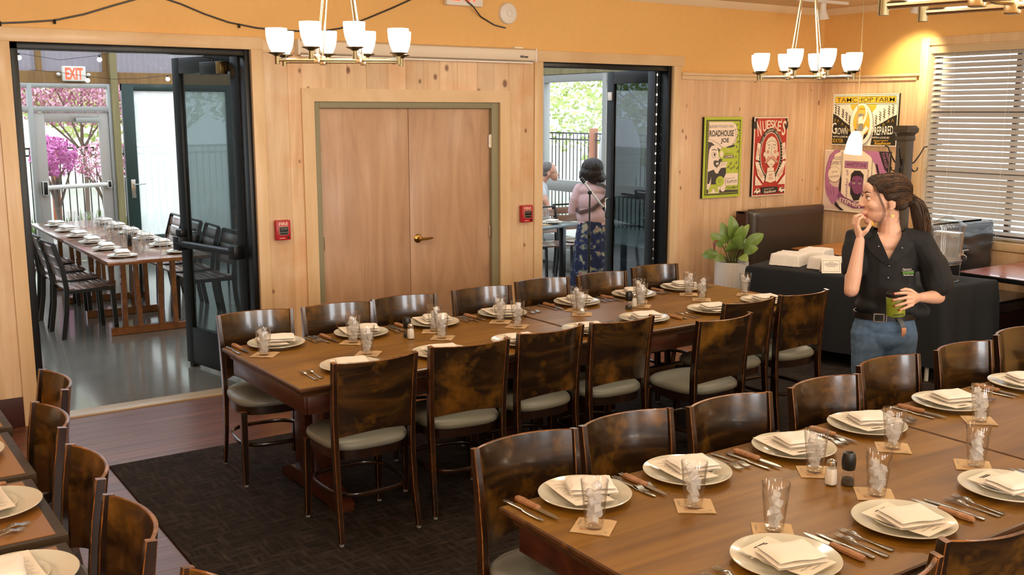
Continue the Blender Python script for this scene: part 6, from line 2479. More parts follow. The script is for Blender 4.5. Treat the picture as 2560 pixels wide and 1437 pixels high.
# neck and trunk under the clothes
c.limb([(0.018, 0.0, 1.52), (0.026, 0.004, 1.44), (0.032, 0.005, 1.38)], [0.052, 0.053, 0.066])
c.ball((0.030, 0.0, 1.335), (0.135, 0.090, 0.070))
c.ball((0.03, -0.004, 1.25), (0.13, 0.098, 0.11))
c.ball((0.03, 0, 1.08), (0.115, 0.08, 0.13))
c.ball((0.035, 0, 0.93), (0.14, 0.095, 0.11))
LS, RS = V3((0.185, -0.045, 1.365)), V3((-0.125, 0.055, 1.365))
LE, LW = V3((0.297, -0.035, 1.055)), V3((0.135, -0.205, 1.083))
RE, RW = V3((-0.188, -0.100, 1.105)), V3((-0.153, -0.085, 1.365))
c.limb([LS, LS.lerp(LE, 0.5), LE], [0.046, 0.043, 0.036])
c.limb([LE, LE.lerp(LW, 0.3), LW], [0.037, 0.037, 0.024])
c.limb([RS, RS.lerp(RE, 0.5), RE], [0.046, 0.044, 0.038])
c.limb([RE, RE.lerp(RW, 0.3), RW], [0.039, 0.040, 0.0245])
c.ball(LE + V3((0.008, 0.006, -0.004)), 0.031)
c.ball(RE + V3((-0.004, 0.006, -0.008)), 0.032)
# his left hand around the jar
c.limb([LW, V3((0.105, -0.240, 1.086)), V3((0.062, -0.283, 1.088))], [0.022, 0.026, 0.026], flat=0.62, up=(0.3, 0, 1), n=14)
c.limb([LW, V3((0.10, -0.245, 1.090)), V3((0.058, -0.286, 1.105))], [0.020, 0.021, 0.018], flat=0.7, up=(0.3, 0, 1))
c.limb([LW, V3((0.10, -0.240, 1.078)), V3((0.062, -0.284, 1.070))], [0.020, 0.020, 0.016], flat=0.7, up=(0.3, 0, 1))
FL = [[(0.060, -0.286, 1.112), (0.022, -0.310, 1.126), (-0.012, -0.308, 1.124), (-0.038, -0.296, 1.118)],
      [(0.058, -0.290, 1.096), (0.016, -0.316, 1.102), (-0.018, -0.312, 1.094), (-0.042, -0.296, 1.084)],
      [(0.060, -0.290, 1.078), (0.022, -0.315, 1.077), (-0.010, -0.312, 1.066), (-0.032, -0.299, 1.056)],
      [(0.064, -0.286, 1.062), (0.034, -0.306, 1.055), (0.010, -0.309, 1.045), (-0.010, -0.305, 1.036)]]
for f in FL:
    c.limb(f, [0.0105, 0.0092, 0.0085, 0.0068], n=10)
c.limb([(0.110, -0.225, 1.096), (0.075, -0.222, 1.122), (0.045, -0.228, 1.130), (0.022, -0.232, 1.124)], [0.014, 0.012, 0.010, 0.008], n=10)
# right hand raised to the mouth
c.limb([RW, V3((-0.160, -0.068, 1.405)), V3((-0.170, -0.052, 1.448))], [0.022, 0.028, 0.027], flat=0.60, up=(0.2, 1, 0), n=14)
c.limb([RW, V3((-0.158, -0.050, 1.41)), V3((-0.168, -0.028, 1.445))], [0.020, 0.020, 0.016], flat=0.7, up=(0.2, 1, 0))
c.limb([RW, V3((-0.158, -0.085, 1.41)), V3((-0.168, -0.078, 1.440))], [0.020, 0.020, 0.016], flat=0.7, up=(0.2, 1, 0))
FR = [[(-0.170, -0.082, 1.446), (-0.166, -0.086, 1.476), (-0.144, -0.078, 1.488), (-0.124, -0.070, 1.478)],
      [(-0.173, -0.061, 1.452), (-0.170, -0.060, 1.486), (-0.146, -0.054, 1.498), (-0.126, -0.048, 1.486)],
      [(-0.173, -0.040, 1.452), (-0.171, -0.036, 1.484), (-0.148, -0.032, 1.494), (-0.130, -0.028, 1.482)],
      [(-0.170, -0.020, 1.446), (-0.168, -0.014, 1.472), (-0.150, -0.012, 1.482), (-0.136, -0.012, 1.472)]]
for f in FR:
    c.limb(f, [0.0105, 0.0092, 0.0085, 0.0068], n=10)
c.limb([(-0.148, -0.090, 1.392), (-0.128, -0.105, 1.418), (-0.110, -0.098, 1.444), (-0.102, -0.082, 1.462)], [0.014, 0.0118, 0.010, 0.008], n=10)
# legs and feet
for s_, hx in ((1, 0.118), (-1, -0.045)):
    c.limb([(hx, 0, 0.88), (hx + 0.004 * s_, -0.02 * (s_ < 0), 0.50), (hx + 0.004, 0.02, 0.10)], [0.080, 0.050, 0.036])
    c.limb([(hx, 0.03, 0.05), (hx - 0.05, -0.10, 0.035), (hx - 0.07, -0.15, 0.03)], [0.036, 0.035, 0.025])


def wp(p):
    return 1 if (p.x < -0.1125 and abs(p.y) < 0.023 and 1.4815 < p.z < 1.5035 and p.y > -0.024) else 0


body = c.done('body', [SK, LIP], wt, 0.0038, 5, wp)
for s_ in (-1, 1):
    b = B()
    b.ball((-0.1030, 0.031 * s_, 1.583), (0.0115, 0.0115, 0.0105), 16, 12)
    e = b.build('eye', plain('eye_white', '#e8e0d8', 0.2), wt)
    b = B()
    b.ball((-0.1120, 0.0335 * s_, 1.5825), (0.0035, 0.0055, 0.0055), 12, 8)
    b.build('iris', plain('dark_iris', '#3b2a1c', 0.15), e)
    b = B()
    b.tube([(-0.109, 0.018 * s_, 1.588), (-0.1165, 0.031 * s_, 1.5915), (-0.104, 0.045 * s_, 1.587)], [0.0018, 0.003, 0.0018], 8)
    b.build('eyelashes', plain('dark_lashes', '#2a1c14', 0.6), e)
    b = B()
    b.tube([(-0.118, 0.014 * s_, 1.608), (-0.114, 0.032 * s_, 1.6145), (-0.097, 0.052 * s_, 1.608)], [0.003, 0.0036, 0.0016], 8, flat=0.7)
    b.build('eyebrow', plain('brown_brow', '#3f2a1c', 0.7), wt)
HM = hair_mat('chestnut_hair', [(0.3, '#1d130d'), (0.55, '#3e2a1d'), (0.78, '#6b4a31')], (110, 110, 22))
c = Clay()
c.ball((0.030, 0, 1.622), (0.106, 0.087, 0.090))
c.ball((-0.030, 0, 1.668), (0.072, 0.068, 0.036))
c.ball((-0.068, 0, 1.655), (0.036, 0.058, 0.024))
c.ball((0.075, 0, 1.585), (0.060, 0.070, 0.062))
for s_ in (-1, 1):
    c.ball((0.030, 0.062 * s_, 1.600), (0.066, 0.024, 0.050), Euler((0, R(12), 0)))
    c.ball((-0.030, 0.056 * s_, 1.640), (0.048, 0.020, 0.030), Euler((0, R(-20), 0)))
    c.ball((0.06, 0.05 * s_, 1.545), (0.04, 0.03, 0.03))
c.limb([(0.10, 0, 1.565), (0.135, 0.0, 1.575), (0.165, 0.0, 1.545), (0.188, 0, 1.485), (0.205, 0.0, 1.42), (0.196, 0.0, 1.365), (0.182, 0, 1.335)], [0.040, 0.028, 0.040, 0.047, 0.044, 0.032, 0.012])
c.limb([(0.15, -0.02, 1.555), (0.205, -0.02, 1.49), (0.225, -0.01, 1.41), (0.215, 0, 1.375)], [0.02, 0.025, 0.02, 0.008])


def hdisp(p, n):
    q = V3((p.x * 18, p.y * 60, p.z * 60)) if p.x < 0.12 else V3((p.x * 70, p.y * 70, p.z * 14))
    return n * 0.0038 * mnoise.noise(q)


hb = c.done('hair', plain('hair_base', '#2e2017', 0.6, bump=0.3, bscale=220), wt, 0.005, 3)


def smooth_path(pts, n=5):
    P = [V3(p) for p in pts]
    P = [P[0] * 2 - P[1]] + P + [P[-1] * 2 - P[-2]]
    out = []
    for i in range(1, len(P) - 2):
        a_, b_, c_, d_ = P[i - 1:i + 3]
        for k in range(n):
            t_ = k / n
            out.append(0.5 * ((2 * b_) + (c_ - a_) * t_ + (2 * a_ - 5 * b_ + 4 * c_ - d_) * t_ * t_ + (3 * b_ - a_ - 3 * c_ + d_) * t_ ** 3))
    out.append(P[-2])
    return out


# strands combed back over the head into the tail
from mathutils.bvhtree import BVHTree
hm = hb.data
bvh = BVHTree.FromPolygons([v.co.copy() for v in hm.vertices], [tuple(q.vertices) for q in hm.polygons])
HS = [hair_mat('hair_strand_dark', [(0.3, '#1f140d'), (0.7, '#33221a')], (30, 30, 30)), hair_mat('hair_strand_mid', [(0.3, '#382517'), (0.7, '#543a27')], (30, 30, 30)),
      hair_mat('hair_strand_light', [(0.3, '#5b4029'), (0.7, '#7d5b3d')], (30, 30, 30))]
rh = random.Random(5)
hc0, tie = V3((0.02, 0, 1.585)), V3((0.125, 0, 1.578))
b = B()
for k in range(620):
    a = rh.uniform(-1, 1)
    fr_ = rh.random()
    if fr_ < 0.62:
        st_ = V3((-0.10 + 0.05 * abs(a) ** 1.5 + rh.uniform(0, 0.05), 0.10 * a, 1.665 - 0.07 * abs(a) ** 1.6 + rh.uniform(0, 0.02)))
    else:
        st_ = V3((0.01 + rh.uniform(-0.02, 0.05), math.copysign(0.1, a), 1.60 - 0.08 * rh.random()))
    d0, d1 = (st_ - hc0).normalized(), (tie - hc0).normalized()
    path = []
    for i in range(11):
        t_ = i / 10
        d_ = d0.slerp(d1, t_) if d0.dot(d1) > -0.98 else d0.lerp(d1, t_).normalized()
        d_ = (d_ + V3((0, 0, 0.22 * math.sin(PI * t_)))).normalized()
        h_ = bvh.ray_cast(hc0 + d_ * 0.4, -d_)
        if h_[0] is not None and (h_[0] - hc0).length < 0.16:
            path.append(h_[0] + h_[1] * (0.0012 + 0.0014 * mnoise.noise(V3((k * 3.1, i * 0.6, 0)))))
    if len(path) > 4:
        w_ = rh.uniform(0.0010, 0.0022)
        b.tube(path, [w_ * 0.4] + [w_] * (len(path) - 2) + [w_ * 0.6], 4, mi=rh.choice((0, 0, 1, 1, 1, 2)))
for k in range(150):
    a, r_ = rh.uniform(0, 2 * PI), rh.uniform(0.75, 1.06)
    ctr = [(0.118, 0, 1.575, 0.026), (0.150, 0, 1.566, 0.034), (0.178, 0, 1.52, 0.046), (0.198, 0, 1.455, 0.050), (0.208, 0, 1.395, 0.044), (0.200, 0, 1.345, 0.028), (0.188, 0, 1.312, 0.012)]
    w0 = rh.uniform(-0.4, 0.4)
    path = [V3((x + r_ * q * math.cos(a + w0 * i) * 0.8, y + r_ * q * math.sin(a + w0 * i), z + 0.3 * r_ * q * math.cos(a + w0 * i))) for i, (x, y, z, q) in enumerate(ctr)]
    m_ = rh.choice((5, 6, 7, 7))
    b.tube(smooth_path(path[:m_], 3), rh.uniform(0.0012, 0.0026), 4, mi=rh.choice((0, 1, 1, 1, 2)))
b.build('hair_strands', HS, wt, smooth=60)
b = B()
for k in range(7):
    dx, dz = rh.uniform(-0.006, 0.006), rh.uniform(-0.02, 0.01)
    b.tube(smooth_path([(-0.082 + dx, -0.048, 1.655), (-0.074 + dx, -0.066, 1.622), (-0.054 + dx, -0.075, 1.575), (-0.036 + dx, -0.076, 1.535), (-0.034 + dx * 1.6, -0.075, 1.50), (-0.048 + dx, -0.072, 1.462 + dz), (-0.064, -0.066, 1.442 + dz)], 4),
           rh.uniform(0.0008, 0.0014), 5, mi=k % 3)
b.tube(smooth_path([(0.04, -0.07, 1.535), (0.05, -0.072, 1.49), (0.042, -0.068, 1.455)], 4), 0.001, 5)
b.build('loose_strand', HS, wt)
b = B()
b.lathe([(0.024, -0.012), (0.030, -0.008), (0.030, 0.008), (0.024, 0.012)], 16, c=(0.132, 0, 1.575), rot=Euler((0, R(78), 0)))
b.build('hair_tie', M['black'], wt)
b = B()
b.tube([(x, -0.082, z) for x, z in ell(0.010, 1.511, 0.006, 0.009, 12)], 0.0012, 6, closed=True)
b.prism([(-0.010, 0.006), (0.010, 0.006), (0.004, -0.008), (-0.004, -0.008)], -0.003, 0.003, M=Matrix.Translation((0.010, -0.083, 1.492)) @ Matrix.Rotation(R(90), 4, 'X'))
b.build('earring', M['brass'], wt)

# shirt
SHIRT = plain('black_twill', '#0f1013', 0.8, bump=0.12, bscale=260)
c = Clay()
c.ball((0.030, 0.004, 1.325), (0.165, 0.098, 0.075))
c.limb([(0.030, 0.0, 1.33), (0.030, -0.004, 1.24), (0.032, 0.0, 1.12), (0.045, 0.0, 1.03), (0.052, 0.0, 0.975)], [0.158, 0.153, 0.148, 0.158, 0.150], flat=0.74, up=(1, 0, 0), n=24)
c.ball((0.160, -0.01, 0.985), (0.105, 0.085, 0.055), Euler((0, R(10), 0)))
c.ball((-0.045, 0.0, 1.01), (0.085, 0.095, 0.05))
c.limb([(0.09, -0.02, 1.375), LS + V3((0, 0, -0.015)), LS.lerp(LE, 0.45) + V3((0.018, 0, 0)), LS.lerp(LE, 0.74) + V3((0.022, 0.0, 0.0))], [0.055, 0.070, 0.076, 0.080])
c.limb([(-0.04, 0.03, 1.370), RS + V3((0, 0, -0.015)), RS.lerp(RE, 0.35), RS.lerp(RE, 0.58)], [0.055, 0.066, 0.066, 0.066])


def sdisp(p, n):
    return n * (0.010 * mnoise.noise(V3((p.x * 7 + p.z * 5, p.y * 7, p.z * 12))) + 0.005 * mnoise.noise(V3((p.x * 22, p.y * 22, p.z * 10))))


sh = c.done('shirt', SHIRT, wt, 0.006, 6, disp=sdisp)
# open the collar: a V of skin at the chest, edged by the collar wings
fr = V3((-0.30, -0.954, 0))
sd = V3((0.954, -0.30, 0))


def F(a, d, z):
    """Point on the front: a across, d forward."""
    p = V3((0.030, 0, 0)) + sd * a + fr * d
    return V3((p.x, p.y, z))


def vee(z):
    k = min(1.0, max(0.0, (z - 1.255) / 0.13))
    return 0.062 * k ** 1.1


sb = bmesh.new()
sb.from_mesh(sh.data)
dead = []
for f_ in sb.faces:
    q = f_.calc_center_median()
    r_ = q - V3((0.030, 0, 0))
    nk = (V3((q.x - 0.030, q.y - 0.004, 0))).length
    if (q.z > 1.255 and r_.dot(fr) > 0.0 and abs(r_.dot(sd)) < vee(q.z)) or (q.z > 1.36 and nk < 0.084):
        dead.append(f_)
bmesh.ops.delete(sb, geom=dead, context='FACES')
rim_ = [(v, [e.other_vert(v) for e in v.link_edges if e.is_boundary]) for v in sb.verts if v.is_boundary]
for _ in range(14):
    nw = [(v, (v.co * 0.4 + (nb[0].co + nb[1].co) * 0.3)) for v, nb in rim_ if len(nb) == 2]
    for v, q in nw:
        v.co = q
sv = [v.co.copy() for v in sb.verts]
sb.verts.index_update()
sbvh = BVHTree.FromPolygons(sv, [[v.index for v in f_.verts] for f_ in sb.faces])
sb.to_mesh(sh.data)
sb.free()


def on_shirt(a, z, off):
    o_ = F(a, 0.4, z)
    h_ = sbvh.ray_cast(o_, -fr)
    return (h_[0] if h_[0] is not None and (h_[0] - o_).length < 0.42 else F(a, 0.10, z)) + fr * off


b = B()
for s_ in (-1, 1):
    q = []
    for k in (0.0, 0.2, 0.4, 0.6, 0.8, 1.0):
        z = 1.258 + 0.127 * k
        hw = vee(z) - 0.005
        wd = 0.010 + 0.056 * math.sin(PI * min(1, k * 1.08) * 0.60)
        q.append((on_shirt(s_ * (hw + 0.012), z, 0.008) - sd * (s_ * 0.012), on_shirt(s_ * (hw + wd), z - 0.022 - 0.012 * k, 0.007)))
    n_ = fr * 0.005
    for (p0, p1), (p2, p3) in zip(q, q[1:]):
        b.poly([p0, p1, p3, p2])
        b.poly([p0 - n_, p1 - n_, p3 - n_, p2 - n_])
        b.poly([p1, p1 - n_, p3 - n_, p3])
        b.poly([p0, p0 - n_, p2 - n_, p2])
    p0, p1 = q[-1]
    ring_ = [p0]
    for aa in (35, 70, 105):
        an = math.atan2(p0.y - 0.004, p0.x - 0.03) + R(aa) * (1 if s_ > 0 else -1)
        ring_.append(V3((0.03 + 0.074 * math.cos(an), 0.004 + 0.070 * math.sin(an), p0.z + 0.020)))
    low_ = [p1] + [V3((0.03 + (r_.x - 0.03) * 1.28, 0.004 + (r_.y - 0.004) * 1.28, r_.z - 0.040)) for r_ in ring_[1:]]
    for i in range(3):
        b.poly([ring_[i], ring_[i + 1], low_[i + 1], low_[i]])
        b.poly([V3((0.03 + (v_.x - 0.03) * 0.96, v_.y * 0.96, v_.z)) for v_ in (ring_[i], ring_[i + 1], low_[i + 1], low_[i])])
b.build('collar', SHIRT, wt, smooth=40)
b = B()
for z in (1.235, 1.17):
    p = on_shirt(0.002, z, 0.002)
    b.ball(p, (0.005, 0.004, 0.005), 10, 6)
for a, z in ((-0.055, 1.335), (0.060, 1.330)):
    b.ball(on_shirt(a, z, 0.012), (0.005, 0.004, 0.004), 10, 6)
b.build('buttons', M['steel'], wt)
b = B()
Mx = Matrix.Translation(on_shirt(0.095, 1.20, 0.009)) @ Matrix.Rotation(math.atan2(sd.y, sd.x) + R(26), 4, 'Z') @ Matrix.Rotation(R(90), 4, 'X')
put_text(b, "Zingerman's", -0.004, 0.016, 0.052, 0.012, Mx, 0, 0.002, 0, 0, 0.3, extr=0.0006)
b.prism([(-0.030, 0.006), (0.034, 0.007), (0.034, 0.0085), (-0.03, 0.0075)], 0, 0.003, M=Mx)
b.prism([(-0.028, -0.008), (0.036, -0.008), (0.034, 0.004), (-0.026, 0.003)], 0, 0.003, mi=1, M=Mx)
put_text(b, 'Roadhouse', 0.006, -0.014, 0.056, 0.007, Mx, 0, 0.002, 0, 0.01, 0.3, extr=0.0006)
b.build('embroidered_logo', [plain('white_thread', '#d8d8d0', 0.7), plain('green_thread', '#4f7d2e', 0.7)], wt, smooth=0)

# jeans and belt
DEN = plain('blue_denim', '#4c6480', 0.85, bump=0.2, bscale=420, var=0.16)
c = Clay()
c.ball((0.035, 0, 0.905), (0.162, 0.118, 0.085))
c.ball((0.035, 0.01, 0.85), (0.170, 0.122, 0.10))
for s_, hx in ((1, 0.118), (-1, -0.048)):
    c.limb([(hx, 0, 0.86), (hx + 0.004 * s_, -0.01, 0.68), (hx + 0.004 * s_, -0.02 * (s_ < 0), 0.50), (hx + 0.004, 0.015, 0.30), (hx + 0.004, 0.02, 0.09)], [0.094, 0.083, 0.066, 0.060, 0.055])
c.done('jeans', DEN, wt, 0.006, 5, disp=lambda p, n: n * 0.004 * mnoise.noise(V3((p.x * 9, p.y * 9, p.z * 30))))
b = B()
o_ = [(0.035 + 0.166 * math.cos(a), 0.122 * math.sin(a)) for a in [2 * PI * k / 36 for k in range(36)]]
b.bar([(x, y, 0.957) for x, y in o_] + [(o_[0][0], o_[0][1], 0.957)], 0.034, 0.004, axis=(0, 0, 1))
b.build('belt', M['black'], wt)
b = B()
bm_ = Matrix.Translation((-0.040, -0.115, 0.958)) @ Matrix.Rotation(R(-16), 4, 'Z') @ Matrix.Rotation(R(90), 4, 'X')
for u0, u1, v0, v1 in ((-.028, .028, .017, .024), (-.028, .028, -.024, -.017), (-.028, -.021, -.02, .02), (.021, .028, -.02, .02), (.034, .04, -.02, .02)):
    b.prism([(u0, v0), (u1, v0), (u1, v1), (u0, v1)], 0, 0.006, M=bm_)
b.build('buckle', M['steel'], wt)
b = B()
b.bar([(0.055, -0.126, 0.962), (0.075, -0.138, 0.935), (0.085, -0.140, 0.905)], 0.024, 0.004, axis=(1, 0, 0))
b.build('belt_end', M['black'], wt)
b = B()
b.bar([(0.084, -0.141, 0.910), (0.086, -0.142, 0.885), (0.080, -0.141, 0.862)], [0.026, 0.026, 0.014], 0.006, axis=(1, 0, 0), bev=0.002)
b.build('belt_tip', plain('copper_tip', '#c98a62', 0.3, metal=0.7), wt)
for s_, hx in ((1, 0.122), (-1, -0.044)):
    b = B()
    b.lathe([(0, 0), (1, 0), (1.03, 0.3), (1, 0.45), (0.85, 0.8), (0.45, 1.0), (0, 1.0)], 24, c=(hx - 0.03, -0.06, 0), rot=Matrix.Rotation(R(25), 4, 'Z') @ Matrix.Diagonal((0.046, 0.135, 0.085, 1)))
    b.build('shoe', M['black'], wt)
b = B()
for f in FL + FR:
    t_, q_ = V3(f[3]), V3(f[2])
    d_ = (t_ - q_).normalized()
    nn_ = V3((-0.2, -1, 0.25)) if f in FL else V3((-0.3, -0.6, 1))
    nn_ = (nn_ - d_ * nn_.dot(d_)).normalized()
    b.ball(t_ + nn_ * 0.0062 - d_ * 0.001, (0.0048, 0.0048, 0.0055), 10, 6)
b.build('fingernails', plain('red_nail_polish', '#8e1f2a', 0.2), wt)


def wloc(p):
    return Matrix.Translation((4.66, 3.36, 0.0125)) @ Matrix.Rotation(RZ, 4, 'Z') @ V3(p)


t = thing('jar', 'small green labelled jar with dark lid in the hand of the person in black', 'jar', wloc((-0.004, -0.251, 0.998)), RZ)
t.rotation_euler = (R(3), R(-5), RZ)
b = B()
b.lathe([(0, 0), (0.042, 0), (0.0455, 0.004), (0.0465, 0.06), (0.0465, 0.098), (0.043, 0.106), (0, 0.107)], 36)
b.build('body', plain('olive_green_label', '#7d8a2b', 0.35), t)
b = B()
b.lathe([(0.045, 0.101), (0.0462, 0.103), (0.0462, 0.121), (0.044, 0.124), (0, 0.124)], 36)
b.build('lid', plain('dark_lid', '#2a2322', 0.3), t)
b = B()
for k, (z, h, w0, w1) in enumerate(((0.088, 0.0035, -0.5, 0.5), (0.080, 0.0025, -0.4, 0.35), (0.073, 0.002, -0.5, 0.2), (0.066, 0.002, -0.35, 0.4), (0.026, 0.012, -0.1, 0.35), (0.010, 0.008, -0.6, 0.6))):
    n = 9
    for q in range(n):
        a0_, a1_ = w0 + (w1 - w0) * q / n, w0 + (w1 - w0) * (q + 0.75) / n
        P = lambda aa, zz: (0.0468 * math.sin(aa), -0.0468 * math.cos(aa), zz)
        b.poly([P(a0_, z), P(a1_, z), P(a1_, z + h), P(a0_, z + h)], mi=1 if k == 4 else 0)
b.build('label_print', [plain('dark_green_print', '#363d18', 0.5), plain('yellow_print', '#d2b63a', 0.5)], t, smooth=0)
b = B()
b.lathe([(0, 0), (0.012, 0.0), (0.016, 0.004), (0.013, 0.009), (0, 0.010)], 12, rot=Euler((R(70), 0, R(30))))
tag(b.build('corn_chip', plain('golden_chip', '#dba23e', 0.6), None, wloc((-0.098, -0.085, 1.452))), 'small golden chip in the fingers at the mouth of the person in black', 'chip')

# ---- the woman beyond the doorway, seen from behind
t = thing('person', 'person in pink cardigan and long floral skirt, seen from behind in the doorway', 'person', (7.11, 8.90, 0), RZ)
SK2 = skin_mat('light_skin', '#c99a80')
c = Clay()
c.ball((-0.01, 0.02, 1.41), (0.075, 0.095, 0.11))
c.limb([(0, 0.01, 1.36), (0, 0, 1.22)], [0.055, 0.065])
c.ball((0, 0, 1.14), (0.15, 0.10, 0.10))
c.ball((0, 0, 0.98), (0.14, 0.10, 0.18))
c.ball((0, 0, 0.80), (0.15, 0.11, 0.14))
for s_ in (-1, 1):
    c.limb([(0.16 * s_, 0.0, 1.17), (0.20 * s_, 0.02, 0.95), (0.13 * s_, 0.20, 0.98)], [0.045, 0.040, 0.026])
    c.limb([(0.13 * s_, 0.20, 0.98), (0.10 * s_, 0.25, 0.99), (0.08 * s_, 0.28, 1.0)], [0.026, 0.024, 0.014], flat=0.6)
    for k in range(4):
        c.limb([(0.095 * s_, 0.26, 0.975 + 0.015 * k), (0.07 * s_, 0.295, 0.98 + 0.015 * k), (0.04 * s_, 0.295, 0.985 + 0.015 * k)], [0.009, 0.008, 0.007], n=8)
    c.limb([(0.10 * s_, 0.23, 1.01), (0.07 * s_, 0.25, 1.035), (0.045 * s_, 0.27, 1.04)], [0.011, 0.009, 0.007], n=8)
    c.limb([(0.08 * s_, 0, 0.8), (0.08 * s_, 0, 0.42), (0.08 * s_, 0.01, 0.07)], [0.085, 0.055, 0.04])
    c.limb([(0.08 * s_, 0.0, 0.05), (0.09 * s_, 0.15, 0.035)], [0.038, 0.03])
c.done('body', SK2, t, 0.007, 4)
c = Clay()
c.ball((0, 0.0, 1.435), (0.128, 0.125, 0.105))
c.ball((-0.01, -0.02, 1.37), (0.140, 0.105, 0.09))
c.ball((-0.09, 0.01, 1.335), (0.06, 0.07, 0.055))
c.ball((0.095, 0.01, 1.325), (0.055, 0.07, 0.06))
c.ball((0.03, -0.06, 1.315), (0.10, 0.05, 0.06))
c.done('hair', hair_mat('dark_bob_hair', [(0.3, '#110908'), (0.6, '#20110d'), (0.8, '#38211b')], (60, 60, 10)), t, 0.007, 3,
       disp=lambda p, n: n * 0.007 * mnoise.noise(V3((p.x * 45, p.y * 45, p.z * 12))))
PINK = plain('pink_knit', '#d6b4b8', 0.9, bump=0.15, bscale=260, sheen=0.2)
c = Clay()
c.ball((0, 0, 1.18), (0.185, 0.115, 0.085))
c.ball((0.0, -0.005, 1.06), (0.180, 0.130, 0.16))
c.ball((0.01, -0.005, 0.90), (0.190, 0.140, 0.15))
c.limb([(0.0, -0.01, 0.98), (0.0, -0.01, 0.80)], [0.14, 0.17], flat=0.75, up=(1, 0, 0))
for s_ in (-1, 1):
    c.limb([(0.14 * s_, 0, 1.20), (0.185 * s_, 0.0, 1.08), (0.215 * s_, 0.02, 0.95), (0.16 * s_, 0.15, 0.975), (0.14 * s_, 0.19, 0.985)], [0.065, 0.064, 0.055, 0.048, 0.044])
c.done('cardigan', PINK, t, 0.008, 5, disp=lambda p, n: n * 0.007 * mnoise.noise(V3((p.x * 10, p.y * 10, p.z * 6))))


def floral():
    m, nt, b_ = new_mat('floral_print')
    L = nt.links.new
    tc = node(nt, 'ShaderNodeTexCoord')
    nz = node(nt, 'ShaderNodeTexNoise', i_Scale=13.0, i_Detail=2.0)
    L(tc.outputs['Object'], nz.inputs['Vector'])
    r1 = ramp(nt, [(0.0, '#18203f'), (0.50, '#222d5a'), (0.56, '#6f7060'), (0.62, '#a39c84'), (0.68, '#a8646e'), (0.74, '#222d5a')])
    r1.color_ramp.interpolation = 'CONSTANT'
    L(nz.outputs['Fac'], r1.inputs[0])
    L(r1.outputs[0], b_.inputs['Base Color'])
    setp(b_, rough=0.8)
    return m


b = B()


def sk(u, v):
    a = 2 * PI * u
    z = 0.86 - 0.80 * v
    r_ = 0.155 + 0.085 * v ** 0.8 + 0.014 * v * math.sin(9 * a) + 0.008 * v * math.sin(5 * a + 1)
    return V3((r_ * math.cos(a), 0.85 * r_ * math.sin(a), z))


b.grid(sk, 72, 20, wrap=True)
b.build('skirt', floral(), t, smooth=60)
b = strap_bar([(0.20, -0.09, 1.235), (0.13, -0.135, 1.10), (0.0, -0.155, 0.985), (-0.14, -0.125, 0.945), (-0.185, -0.02, 0.97)], 0.045, 0.006, (0, 0, 1))
b.build('shoulder_strap', plain('brown_strap', '#5f4a45', 0.6), t)
b = strap_bar([(0.03, -0.115, 1.262), (0.10, -0.105, 1.245), (0.17, -0.095, 1.20)], 0.04, 0.006, (0, 0, 1))
b.build('collar_strap', plain('grey_strap', '#5b5a5c', 0.6), t)
# ---- the man leaning over the table
t = thing('person', 'person with short grey hair and glasses leaning over the slate blue table', 'person', (7.58, 10.80, 0), RZ)
c = Clay()
hc = V3((0.262, -0.02, 1.300))
c.ball(hc, (0.095, 0.076, 0.098), Euler((0, R(30), 0)))
c.ball(hc + V3((0.052, 0, -0.055)), (0.058, 0.056, 0.085), Euler((0, R(-25), 0)))
c.ball(hc + V3((0.112, 0, -0.050)), (0.022, 0.012, 0.014))
c.ball(hc + V3((0.085, 0, -0.115)), (0.022, 0.025, 0.020))
for s_ in (-1, 1):
    c.ball(hc + V3((-0.010, 0.077 * s_, -0.045)), (0.018, 0.008, 0.030))
c.limb([hc + V3((-0.03, 0, -0.06)), (0.15, 0, 1.15)], [0.055, 0.065])
c.ball((0.11, 0, 1.10), (0.13, 0.19, 0.10), Euler((0, R(35), 0)))
c.limb([(0.10, 0, 1.05), (0.0, 0, 0.88)], [0.145, 0.15])
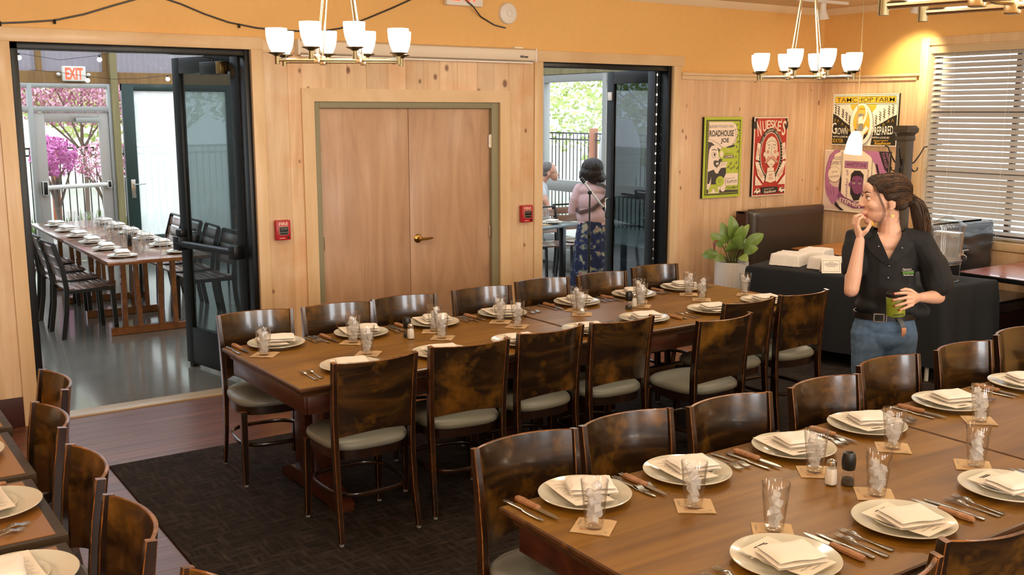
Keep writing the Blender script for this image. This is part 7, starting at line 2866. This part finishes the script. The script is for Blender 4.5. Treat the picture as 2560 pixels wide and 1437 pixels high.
for s_ in (-1, 1):
    c.limb([(0.14, 0.19 * s_, 1.10), (0.20, 0.22 * s_ - 0.05, 0.93), (0.24, 0.10 * s_ - 0.18, 0.86)], [0.05, 0.045, 0.03])
    c.limb([(0.24, 0.10 * s_ - 0.18, 0.86), (0.25, 0.10 * s_ - 0.23, 0.85)], [0.028, 0.024], flat=0.6)
    for k in range(4):
        c.limb([(0.235 + 0.014 * k, 0.10 * s_ - 0.24, 0.85), (0.24 + 0.014 * k, 0.10 * s_ - 0.285, 0.835), (0.24 + 0.014 * k, 0.10 * s_ - 0.305, 0.815)], [0.009, 0.008, 0.007], n=8)
    c.limb([(0.225, 0.10 * s_ - 0.21, 0.855), (0.205, 0.10 * s_ - 0.245, 0.84)], [0.011, 0.008], n=8)
    c.limb([(-0.02, 0.10 * s_, 0.88), (0.0, 0.10 * s_, 0.46), (-0.03, 0.10 * s_, 0.08)], [0.095, 0.06, 0.045])
    c.limb([(-0.03, 0.1 * s_, 0.05), (0.12, 0.1 * s_, 0.035)], [0.04, 0.03])
c.done('body', skin_mat('ruddy_skin', '#cf9c84'), t, 0.007, 4)
c = Clay()
c.ball(hc + V3((-0.022, 0, 0.022)), (0.090, 0.083, 0.088), Euler((0, R(30), 0)))
c.ball(hc + V3((-0.055, 0, -0.035)), (0.055, 0.074, 0.06))
c.done('hair', hair_mat('grey_hair', [(0.3, '#4a4644'), (0.6, '#77716e'), (0.8, '#a39d98')], (60, 60, 20)), t, 0.007, 2, disp=lambda p, n: n * 0.005 * mnoise.noise(p * 60))
b = B()
for s_ in (-1, 1):
    b.tube([(hc.x + 0.098, hc.y + 0.030 * s_ + 0.02 * math.cos(a), hc.z - 0.025 + 0.016 * math.sin(a)) for a in [2 * PI * k / 14 for k in range(14)]], 0.0018, 6, closed=True)
    b.tube([(hc.x + 0.098, hc.y + 0.05 * s_, hc.z - 0.022), (hc.x - 0.01, hc.y + 0.079 * s_, hc.z - 0.025)], 0.0018, 6)
b.tube([(hc.x + 0.10, hc.y - 0.01, hc.z - 0.022), (hc.x + 0.10, hc.y + 0.01, hc.z - 0.022)], 0.0018, 6)
b.build('glasses', M['black'], t)
c = Clay()
c.ball((0.105, 0, 1.09), (0.14, 0.20, 0.115), Euler((0, R(35), 0)))
c.limb([(0.09, 0, 1.04), (0.0, 0, 0.90), (-0.01, 0, 0.82)], [0.165, 0.17, 0.165])
for s_ in (-1, 1):
    c.limb([(0.13, 0.19 * s_, 1.10), (0.17, 0.21 * s_ - 0.02, 1.0)], [0.066, 0.062])
c.done('shirt', plain('pale_grey_shirt', '#c9cbd0', 0.85), t, 0.009, 4)
c = Clay()
for s_ in (-1, 1):
    c.limb([(-0.02, 0.09 * s_, 0.86), (0.0, 0.10 * s_, 0.46), (-0.03, 0.10 * s_, 0.10)], [0.115, 0.08, 0.068])
c.done('trousers', plain('dark_trousers', '#2b2f38', 0.85), t, 0.009, 4)
